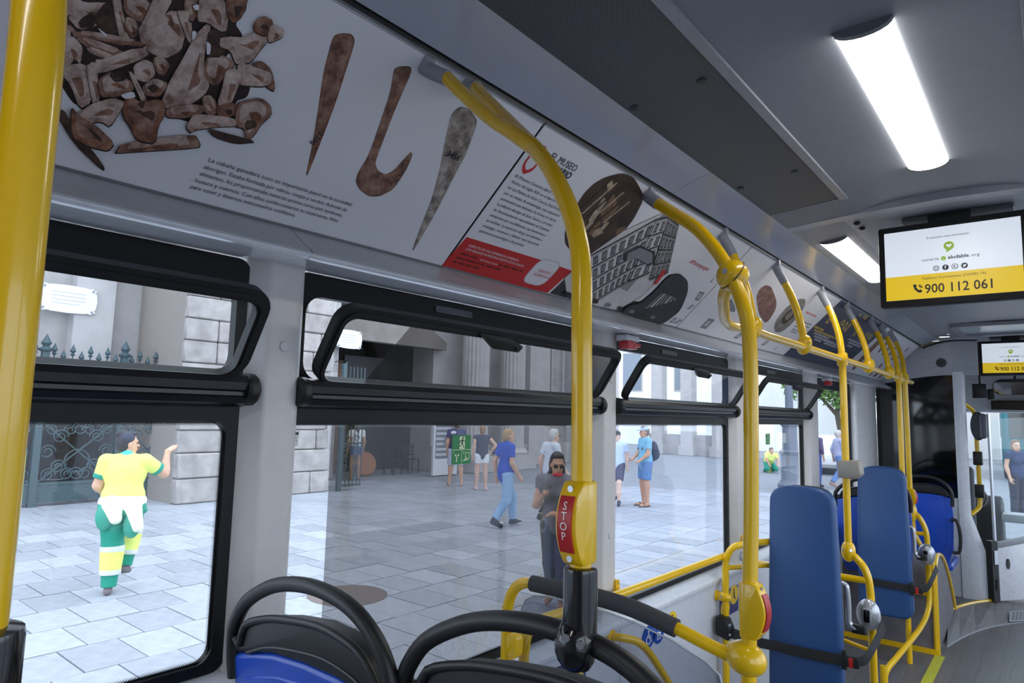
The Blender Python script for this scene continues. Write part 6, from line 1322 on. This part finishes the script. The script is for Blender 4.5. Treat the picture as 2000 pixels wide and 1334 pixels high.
def person(pos, face, H, pose, label, skin='a', top=None, sleeve=.55, hem=.90, low=None, legs=1.0, shoes=(40, 40, 46), sandals=False, hair=(40, 32, 30), hairlen='short', res=.011, bulk=1.0, extra=None, female=False, collar=None):
    """body: one continuous mesh (torso, limbs, hands with fingers, head); clothing, hair and shoes are its children.
       local axes: +y is where the person faces, +x their right, z up, metres for a 1.75 m figure"""
    q = dict(STAND); q.update(pose); k = H/1.75
    t = thing('person', label, 'person', (pos[0], pos[1], SZ))
    M4 = Matrix.Translation((pos[0], pos[1], SZ+q.get('dz', 0))) @ Matrix.Rotation(face, 4, 'Z') @ Matrix.Scale(k, 4)
    a = {n: np.array(v, float) for n, v in q.items() if isinstance(v, tuple) and len(v) == 3}
    lx, ly = q['lean']; hipc = np.array((0, 0, q['hip'])) if not isinstance(q['hip'], tuple) else np.array(q['hip'])
    nk = np.array((lx, ly, q['neck'])); B = bulk
    waist = hipc*.55+nk*.45+np.array((0, 0, -.03)); chest = hipc*.2+nk*.8-np.array((0, 0, .06))
    hd = np.array(q.get('headp', (lx, ly+.025, q['head']))); Rz = np.array(Matrix.Rotation(q['turn'], 3, 'Z') @ Matrix.Rotation(q['tilt'], 3, 'X'))
    hp_ = lambda v: hd+Rz @ np.array(v)
    ax = (a['shR']-a['shL']); ax = ax/np.linalg.norm(ax); fwd = np.cross(np.array((0, 0, 1.)), ax); yr = np.stack([ax, fwd, np.array((0, 0, 1.))], 1)
    bw = .155 if female else .165
    def torso(g=0.0, low_=True):
        L = [elp(chest, (bw*B+g, .105*B+g, .17+g), .05, yr), elp(waist, ((.125 if female else .14)*B+g, .095*B+g, .15+g), .06, yr), elp((nk+chest)/2+np.array((0, 0, .02)), (.15+g, .075+g, .09+g), .05, yr)]
        for s in ('L', 'R'): L.append(caps(nk-np.array((0, 0, .05)), a['sh'+s], .055+g, .052+g, .05))
        if female: L += [elp(chest+fwd*(.085)+ax*s*.07-np.array((0, 0, .02)), (.06+g, .05+g, .06+g), .04) for s in (-1, 1)]
        if low_: L.append(elp(hipc+np.array((0, 0, .0)), ((.165 if female else .155)*B+g, .115*B+g, .12+g), .06, yr))
        return L
    def seg(p0, p1, f): return p0+(p1-p0)*f
    P = torso()
    P += [caps(nk-np.array((0, 0, .04)), hp_((0, -.015, -.07)), .056, .052, .03)]
    P += [elp(hp_((0, -.012, .035)), (.074, .094, .098), .02, Rz), elp(hp_((0, .022, -.035)), (.058, .068, .078), .03, Rz), elp(hp_((0, .05, -.085)), (.03, .03, .026), .03, Rz),
          caps(hp_((0, .088, .012)), hp_((0, .108, -.022)), .009, .014, .012), elp(hp_((-.075, -.01, -.005)), (.010, .022, .032), .008, Rz), elp(hp_((.075, -.01, -.005)), (.010, .022, .032), .008, Rz),
          elp(hp_((0, .083, .035)), (.045, .016, .010), .015, Rz), elp(hp_((0, .088, -.055)), (.024, .012, .010), .01, Rz)]
    for s in ('L', 'R'):
        sh, el, wr = a['sh'+s], a['el'+s], a['wr'+s]; hp, kn, an = a['hp'+s], a['kn'+s], a['an'+s]
        P += [caps(sh, el, .050*B, .040*B, .03), caps(el, wr, .041*B, .027, .02), caps(seg(el, wr, .2), seg(el, wr, .45), .043*B, .036, .02)]
        P += [caps(hp, kn, .083*B, .056*B, .04), caps(kn, an, .053*B, .036, .03), caps(seg(kn, an, .15)-fwd*.015, seg(kn, an, .5)-fwd*.01, .055*B, .045, .03)]
        fd = q.get('foot'+s, None); fd = np.array(fd) if fd is not None else np.array((.03 if s == 'R' else -.03, .17, -.035)); P += [caps(an+np.array((0, -.025, -.03)), an+fd+np.array((0, 0, -.012)), .034, .028, .02)]
        # hand: palm, four fingers of unequal length with a knuckle bend, thumb off the side of the palm
        d = (wr-el)/np.linalg.norm(wr-el); hd_ = q.get('hand'+s); d = d if hd_ is None else np.array(hd_)/np.linalg.norm(hd_)
        sd = np.cross(d, np.array((0, 0, 1.)) if abs(d[2]) < .8 else fwd); sd /= np.linalg.norm(sd)
        if hd_ is None and abs(d[2]) >= .8: sd = fwd-d*(fwd@d); sd /= np.linalg.norm(sd)
        nrm = np.cross(sd, d); cu = q.get('curl'+s, .5); side = -1 if s == 'L' else 1
        if (nrm@ax)*side > 0: nrm = -nrm
        pc = wr+d*.05; P += [caps(wr, wr+d*.075, .026, .030, .02), caps(pc+sd*.018, pc+d*.035+sd*.020, .017, .015, .012), caps(pc-sd*.018, pc+d*.030-sd*.020, .017, .015, .012)]
        for i, (o, L) in enumerate(((.028, .070), (.010, .078), (-.009, .074), (-.027, .058))):
            k0 = wr+d*.085+sd*o; d1 = d*math.cos(cu*.7)+nrm*math.sin(cu*.7); d2 = d*math.cos(cu*1.9)+nrm*math.sin(cu*1.9); k1 = k0+d1*L*.52
            P += [caps(k0, k1, .0098, .0090, .006), caps(k1, k1+d2*L*.5, .0090, .0078, .004)]
        k0 = wr+d*.030+sd*.030; d1 = (d*.6+sd*.65+nrm*.35); d1 /= np.linalg.norm(d1); k1 = k0+d1*.036; d2 = d*.85+sd*.2+nrm*(.2+.5*cu); d2 /= np.linalg.norm(d2); P += [caps(k0, k1, .013, .011, .008), caps(k1, k1+d2*.030, .0105, .009, .004)]
    body = blob('body', P, res, SK(skin), t, M4)
    def sub(name, prims, mat, r=None): return blob(name, prims, r or res, mat, t, M4)
    # eyes, brows and lips as small pieces of the face
    for s in (-1, 1):
        V, F = ellVF(tuple(hp_((s*.031, .080, .010))), (.013, .008, .0075), nu=10, nv=6); mk('eye', [tuple(M4 @ Vector(v)) for v in V], F, M('eye_dark', (40, 32, 30), .3), t, True)
        V, F = ellVF(tuple(hp_((s*.031, .086, .032))), (.018, .006, .004), nu=8, nv=5); mk('brow', [tuple(M4 @ Vector(v)) for v in V], F, M('brow_brown', (70, 52, 42), .8), t, True)
    V, F = ellVF(tuple(hp_((0, .093, -.056))), (.022, .008, .007), nu=10, nv=6); mk('lips', [tuple(M4 @ Vector(v)) for v in V], F, M('lips_rose', (176, 104, 96), .5), t, True)
    # hair
    if hair:
        HM = M('hair_%d_%d_%d' % hair, hair, .6, var=.25, scale=60, bump=.5)
        Hh = [elp(hp_((0, -.028, .052)), (.083, .094, .093), .02, Rz), elp(hp_((0, -.055, .0)), (.078, .066, .09), .03, Rz), elp(hp_((0, .030, .112)), (.060, .045, .028), .02, Rz)]
        if hairlen == 'bun': Hh += [elp(hp_((0, -.095, .115)), (.042, .045, .042), .012, Rz)]
        if hairlen == 'long': Hh += [caps(hp_((0, -.07, -.02)), hp_((0, -.09, -.20)), .070, .05, .03), caps(hp_((.06, -.03, 0)), hp_((.075, -.01, -.14)), .03, .022, .03), caps(hp_((-.06, -.03, 0)), hp_((-.075, -.01, -.14)), .03, .022, .03)]
        if hairlen == 'tail': Hh += [caps(hp_((0, -.11, .04)), hp_((0, -.15, -.10)), .035, .022, .02)]
        sub('hair', Hh, HM)
    if top:
        G = .014; T = torso(G, False); T += [elp(hipc*(.45)+waist*.55-np.array((0, 0, 0)), (.155*B+G, .108*B+G, .13), .05, yr)]
        if hem < .88: T += [elp(hipc, (.165*B+G, .12*B+G, .10+.9*(.9-hem)), .06, yr)]
        for s in ('L', 'R'):
            sh, el, wr = a['sh'+s], a['el'+s], a['wr'+s]
            if sleeve > 0: T += [caps(sh, seg(sh, el, min(1, sleeve)), .062*B, .058*B, .03, True)]
            if sleeve > 1: T += [caps(el, seg(el, wr, sleeve-1), .054*B, .044*B, .03, True)]
        sub('shirt', T, cloth(top))
        if collar: sub('collar', [caps(nk-np.array((0, .005, .03)), nk+np.array((0, .0, .025)), .078, .064, .01)], cloth(collar))
    if low:
        G = .012; T = [elp(hipc+np.array((0, 0, .0)), (.166*B+G, .118*B+G, .12), .05, yr)]
        for s in ('L', 'R'):
            hp, kn, an = a['hp'+s], a['kn'+s], a['an'+s]; w_ = .018 if legs < 1 else .012
            if legs < 1: T += [caps(hp, seg(hp, kn, legs), .092*B+w_, .074*B+w_, .04, True)]
            else: T += [caps(hp, kn, .094*B+.010, .074*B+.010, .04), caps(kn, seg(kn, an, min(1, legs-1)), .074*B+.010, .060+.01*B, .03, True)]
        sub('shorts' if legs < 1 else 'trousers', T, cloth(low))
    for s in ('L', 'R'):
        an = a['an'+s]; fd = q.get('foot'+s, None); fd = np.array(fd) if fd is not None else np.array((.03 if s == 'R' else -.03, .17, -.035)); e = an+fd
        u_ = np.array((0, 0, -.014))
        if sandals: sub('sandal', [caps(an+np.array((0, -.045, -.055)), e+np.array((0, .02, -.032)), .024, .024, .01), caps(an+fd*.5+np.array((-.035, 0, .004)), an+fd*.5+np.array((.035, 0, .004)), .016, .016, .01)], cloth(shoes))
        else: sub('shoe', [caps(an+np.array((0, -.035, -.040)), e+u_, .040, .036, .02), caps(an+np.array((0, -.01, .0)), an+fd*.45, .042, .036, .02)], cloth(shoes))
    if extra: extra(t, M4, a, hp_, sub, hipc, waist, chest, fwd, ax, seg, nk)
    return t
WALK = dict(knL=(-.10, .20, .52), anL=(-.10, .22, .10), knR=(.09, -.02, .48), anR=(.09, -.26, .16), footR=(.02, .13, -.10), elL=(-.23, -.10, 1.13), wrL=(-.24, -.06, .88), elR=(.23, .06, 1.13), wrR=(.24, .20, .92))
def rot_to(dx, dy): return math.atan2(-dx, dy)          # face so that local +y points along (dx, dy)

# 1 the street worker in hi-vis clothes, seen from behind, arm raised, one knee lifted
GRN_ = (40, 150, 128); HV = (236, 246, 128)
def worker_extra(t, M4, a, hp_, sub, hipc, waist, chest, fwd, ax, seg, nk):
    sub('jacket_at_waist', [elp(waist-np.array((0, 0, .16)), (.232, .185, .135), .04), caps(waist-fwd*.13+ax*.12-np.array((0, 0, .20)), waist-fwd*.14+ax*.18-np.array((0, 0, .42)), .085, .055, .03), caps(waist-fwd*.13-ax*.08-np.array((0, 0, .18)), waist-fwd*.16-ax*.03-np.array((0, 0, .32)), .095, .06, .03)], cloth((246, 248, 226)))
    sub('jacket_sleeve', [caps(waist+ax*.16-np.array((0, 0, .10)), waist+ax*.21-np.array((0, 0, .26)), .032, .036, .02)], cloth(GRN_))
    sub('hip_pouch', [elp(hipc-fwd*.115-ax*.14-np.array((0, 0, .10)), (.085, .055, .15), .03), elp(hipc-fwd*.10+ax*.12-np.array((0, 0, .20)), (.085, .055, .14), .03)], cloth((70, 160, 140)))
    for s in ('L', 'R'):
        kn, an = a['kn'+s], a['an'+s]
        sub('reflective_band', [caps(seg(kn, an, .10), seg(kn, an, .62), .116, .100, .01, True)], cloth(HV)); sub('reflective_band', [caps(seg(kn, an, .04), seg(kn, an, .13), .1165, .117, .01, True)], cloth((214, 218, 222)))
        sub('reflective_band', [caps(seg(kn, an, .60), seg(kn, an, .70), .1025, .1015, .01, True)], cloth((214, 218, 222)))
    sub('head_cloth', [elp(hp_((0, -.02, .065)), (.085, .098, .074), .02)], cloth((58, 60, 78)))
    sub('shirt_belt', [elp(waist-np.array((0, 0, .05)), (.205, .155, .020), .01)], cloth((206, 222, 226)))
    for s in ('L', 'R'): sub('cuff', [caps(seg(a['sh'+s], a['el'+s], .60), seg(a['sh'+s], a['el'+s], .70), .079, .078, .01, True)], cloth(GRN_))
person((-7.64, 2.92), rot_to(-.86, .50), 1.70, dict(lean=(0, .02), turn=R(-62), shR=(.185, .01, 1.40), elR=(.36, .17, 1.25), wrR=(.37, .25, 1.49), handR=(.35, .8, .30), curlR=.15, elL=(-.25, .02, 1.14), wrL=(-.20, .20, 1.02), knR=(.06, .32, .62), anR=(.03, .26, .24), footR=(.02, .12, -.06), knL=(-.06, .02, .49), anL=(-.06, -.02, .08)),
       'street worker in yellow and green hi-vis clothes raising one hand', 'a', HV, .66, .92, GRN_, 2.0, (120, 112, 118), hair=(44, 40, 48), hairlen='bun', res=.0095, bulk=1.28, extra=worker_extra, female=True, collar=(90, 206, 200))

# 2 woman with phone by the window, red mask under the chin
def phone_woman_extra(t, M4, a, hp_, sub, hipc, waist, chest, fwd, ax, seg, nk):
    sub('face_mask', [elp(hp_((0, .055, -.095)), (.055, .045, .028), .02)], cloth((214, 44, 60)))
    for s in (-1, 1):
        V, F = ellVF(tuple(hp_((s*.033, .094, .010))), (.027, .007, .023), nu=14, nv=8); mk('sunglass_lens', [tuple(M4 @ Vector(v)) for v in V], F, M('lens_dark', (34, 30, 30), .2), t, True)
    w = a['wrR']; V, F = boxVF(-.036, .036, -.006, .006, -.07, .07); m = Matrix.Translation(w+np.array((-.03, .085, .085))) @ Matrix.Rotation(R(25), 4, 'X') @ Matrix.Rotation(R(-60), 4, 'Y')
    ph = bevel('phone', [tuple(M4 @ (m @ Vector(v))) for v in V], F, BLKG, t, .004)
person((-4.0, 5.68), rot_to(.42, -.90), 1.60, dict(lean=(0, .01), turn=R(18), tilt=R(-14), elR=(.235, .04, 1.12), wrR=(.11, .25, 1.27), handR=(-.25, .55, .45), curlR=.9, elL=(-.25, .0, 1.13), wrL=(-.06, .22, 1.06), handL=(.9, .3, .1), curlL=.5, knL=(-.08, .05, .49), anL=(-.07, .03, .08), knR=(.08, -.05, .48), anR=(.08, -.20, .12)),
       'woman in grey top and sunglasses looking at her phone, red mask at her chin', 'b', (104, 100, 110), .35, .86, (52, 58, 84), 1.9, (196, 140, 130), sandals=True, hair=(34, 28, 28), hairlen='long', res=.0095, extra=phone_woman_extra, female=True)

# 3 boy in blue polo and jeans, walking to the right
person((-7.44, 8.99), rot_to(.35, .94), 1.72, dict(WALK, lean=(0, .03), turn=R(-10), elR=(.22, .0, 1.12), wrR=(.20, .16, .90)), 'boy in a blue polo shirt and light blue jeans walking past', 'a', (44, 80, 190), .62, .80, (150, 184, 224), 1.95, (58, 60, 76), hair=(176, 144, 100), res=.010, collar=(44, 80, 190),
       extra=lambda t, M4, a, hp_, sub, hipc, waist, chest, fwd, ax, seg, nk: [sub('shoe_sole', [caps(a['an'+s]+np.array((0, -.05, -.068)), a['an'+s]+np.array((0, .17, -.062)), .016, .016, .01)], cloth((236, 236, 238))) for s in 'LR'][:0])
# 4 grey-haired man in white T-shirt behind the woman
def strap_extra(t, M4, a, hp_, sub, hipc, waist, chest, fwd, ax, seg, nk):
    sub('bag_strap', [caps(nk+ax*.10-np.array((0, 0, .03))+fwd*.06, chest+fwd*.12-ax*.10, .015, .015, .01), caps(nk+ax*.10-np.array((0, 0, .03))-fwd*.06, chest-fwd*.115-ax*.10, .015, .015, .01)], cloth((40, 40, 48)))
    V, F = ellVF(tuple(hp_((0, .090, .010))), (.07, .008, .016), nu=14, nv=8); mk('sunglasses', [tuple(M4 @ Vector(v)) for v in V], F, M('lens_dark', (34, 30, 30), .2), t, True)
person((-7.2, 10.0), rot_to(.40, .92), 1.72, dict(WALK, lean=(0, .04)), 'grey-haired man in white T-shirt behind the woman with the phone', 'c', (222, 228, 238), .6, .86, (44, 52, 76), 1.9, (44, 50, 70), hair=(206, 204, 202), res=.012, bulk=1.12, extra=strap_extra)
# 5, 6 the couple in shorts seen from behind
def halves(t, M4, a, hp_, sub, hipc, waist, chest, fwd, ax, seg, nk):
    G = .020; sub('shirt_panel', [elp(chest-ax*.08-np.array((0, 0, .10)), (.105, .135, .20), .03)], cloth((112, 62, 88))); sub('shirt_yoke', [elp(chest-ax*.07+np.array((0, 0, .10)), (.125, .125, .07), .03), caps(a['shL'], seg(a['shL'], a['elL'], .6), .068, .065, .02, True)], cloth((226, 230, 240)))
person((-12.5, 13.0), rot_to(-.75, .66), 1.78, dict(knL=(-.13, .05, .49), anL=(-.16, .0, .08), knR=(.12, .0, .49), anR=(.16, -.05, .08)), 'man in maroon and navy shirt and pale shorts seen from behind', 'a', (70, 70, 112), .6, .80, (196, 200, 222), .88, (196, 176, 160), sandals=True, hair=(90, 70, 56), res=.012, bulk=1.15, extra=halves)
person((-11.35, 12.75), rot_to(-.78, .62), 1.66, dict(elR=(.36, -.06, 1.20), wrR=(.22, .02, .98), handR=(-.9, .2, -.2), knL=(-.11, .03, .49), anL=(-.13, .02, .08), knR=(.10, .0, .49), anR=(.12, -.03, .08)), 'woman in dark top and white shorts with one hand on her hip', 'c', (76, 76, 98), .0, .86, (238, 240, 244), .45, (222, 190, 190), hair=(150, 116, 84), hairlen='tail', res=.012, female=True)
# 7 woman in white top by the portal
person((-15.3, 11.85), rot_to(-.9, .3), 1.66, dict(), 'woman in white top and denim shorts by the church portal', 'b', (230, 228, 224), .5, .88, (84, 108, 150), .40, (150, 130, 120), sandals=True, hair=(66, 48, 40), hairlen='long', res=.014, female=True)
# 8 walker with cap in the third window, 9 man with backpack
def cap_extra(col):
    def f(t, M4, a, hp_, sub, hipc, waist, chest, fwd, ax, seg, nk):
        sub('cap', [elp(hp_((0, -.015, .075)), (.088, .100, .066), .02), elp(hp_((0, .115, .045)), (.065, .065, .010), .01)], cloth(col))
    return f
person((-7.62, 13.1), rot_to(.30, -.95), 1.66, dict(WALK, lean=(0, .02)), 'walker in pale blue T-shirt and dark shorts beside the window pillar', 'c', (190, 206, 240), .6, .84, (58, 58, 90), .85, (60, 68, 90), hair=(44, 38, 36), res=.012, bulk=1.0, extra=cap_extra((30, 30, 36)))
def pack_extra(t, M4, a, hp_, sub, hipc, waist, chest, fwd, ax, seg, nk):
    cap_extra((186, 196, 220))(t, M4, a, hp_, sub, hipc, waist, chest, fwd, ax, seg, nk)
    sub('backpack', [elp(chest-fwd*.19-np.array((0, 0, .10)), (.14, .10, .22), .03), elp(chest-fwd*.26-np.array((0, 0, .16)), (.11, .06, .12), .03)], cloth((56, 60, 84)))
    for s in (-1, 1): sub('backpack_strap', [caps(chest+ax*s*.10+np.array((0, 0, .13)), chest+ax*s*.11+fwd*.125-np.array((0, 0, .06)), .018, .016, .01)], cloth((56, 60, 84)))
person((-7.05, 13.35), rot_to(-.62, -.78), 1.78, dict(elL=(-.22, .03, 1.12), wrL=(-.18, .18, 1.0), elR=(.23, .05, 1.13), wrR=(.12, .22, 1.02)), 'man in turquoise T-shirt and cap with a dark backpack', 'b', (120, 178, 206), .62, .80, (92, 128, 176), .80, (96, 86, 80), sandals=True, hair=(120, 110, 104), res=.012, bulk=1.12, extra=pack_extra)
# 10 kneeling worker, 11-12 the two walkers, 13 woman ahead of the bus
person((-8.35, 25.6), rot_to(.55, -.83), 1.72, dict(dz=0, hip=(0, -.12, .34), neck=.70, head=.80, lean=(0, .26), shL=(-.185, .24, .68), elL=(-.21, .38, .46), wrL=(-.16, .54, .32), shR=(.185, .24, .68), elR=(.21, .38, .46), wrR=(.16, .54, .32), hpL=(-.09, -.12, .34), knL=(-.16, .26, .14), anL=(-.14, -.14, .07), hpR=(.09, -.12, .34), knR=(.16, .26, .14), anR=(.14, -.14, .07), footL=(0, -.12, -.03), footR=(0, -.12, -.03)), 'street worker in yellow and green kneeling on the paving near the lamp post', 'b', HV, .66, .5, GRN_, 1.95, (90, 90, 96), hair=(60, 56, 60), res=.014)
person((-5.58, 21.2), rot_to(.30, .95), 1.74, dict(), 'person in purple shirt and jeans standing beyond the lamp post', 'a', (96, 84, 120), 1.6, .84, (62, 84, 150), 1.95, (60, 60, 70), hair=(50, 44, 44), res=.015)
person((-5.02, 21.6), rot_to(.80, .60), 1.72, dict(WALK), 'white-haired man in pale shirt and jeans striding beside the person in purple', 'c', (196, 200, 232), 1.5, .86, (120, 150, 206), 1.95, (180, 150, 140), hair=(214, 208, 204), res=.015)
person((-.68, 18.0), rot_to(.75, -.66), 1.68, dict(turn=R(-20)), 'woman with brown hair and dark top standing ahead of the bus', 'a', (56, 66, 100), .4, .86, (50, 54, 70), 1.95, (60, 60, 66), hair=(120, 90, 66), hairlen='long', res=.013, female=True)
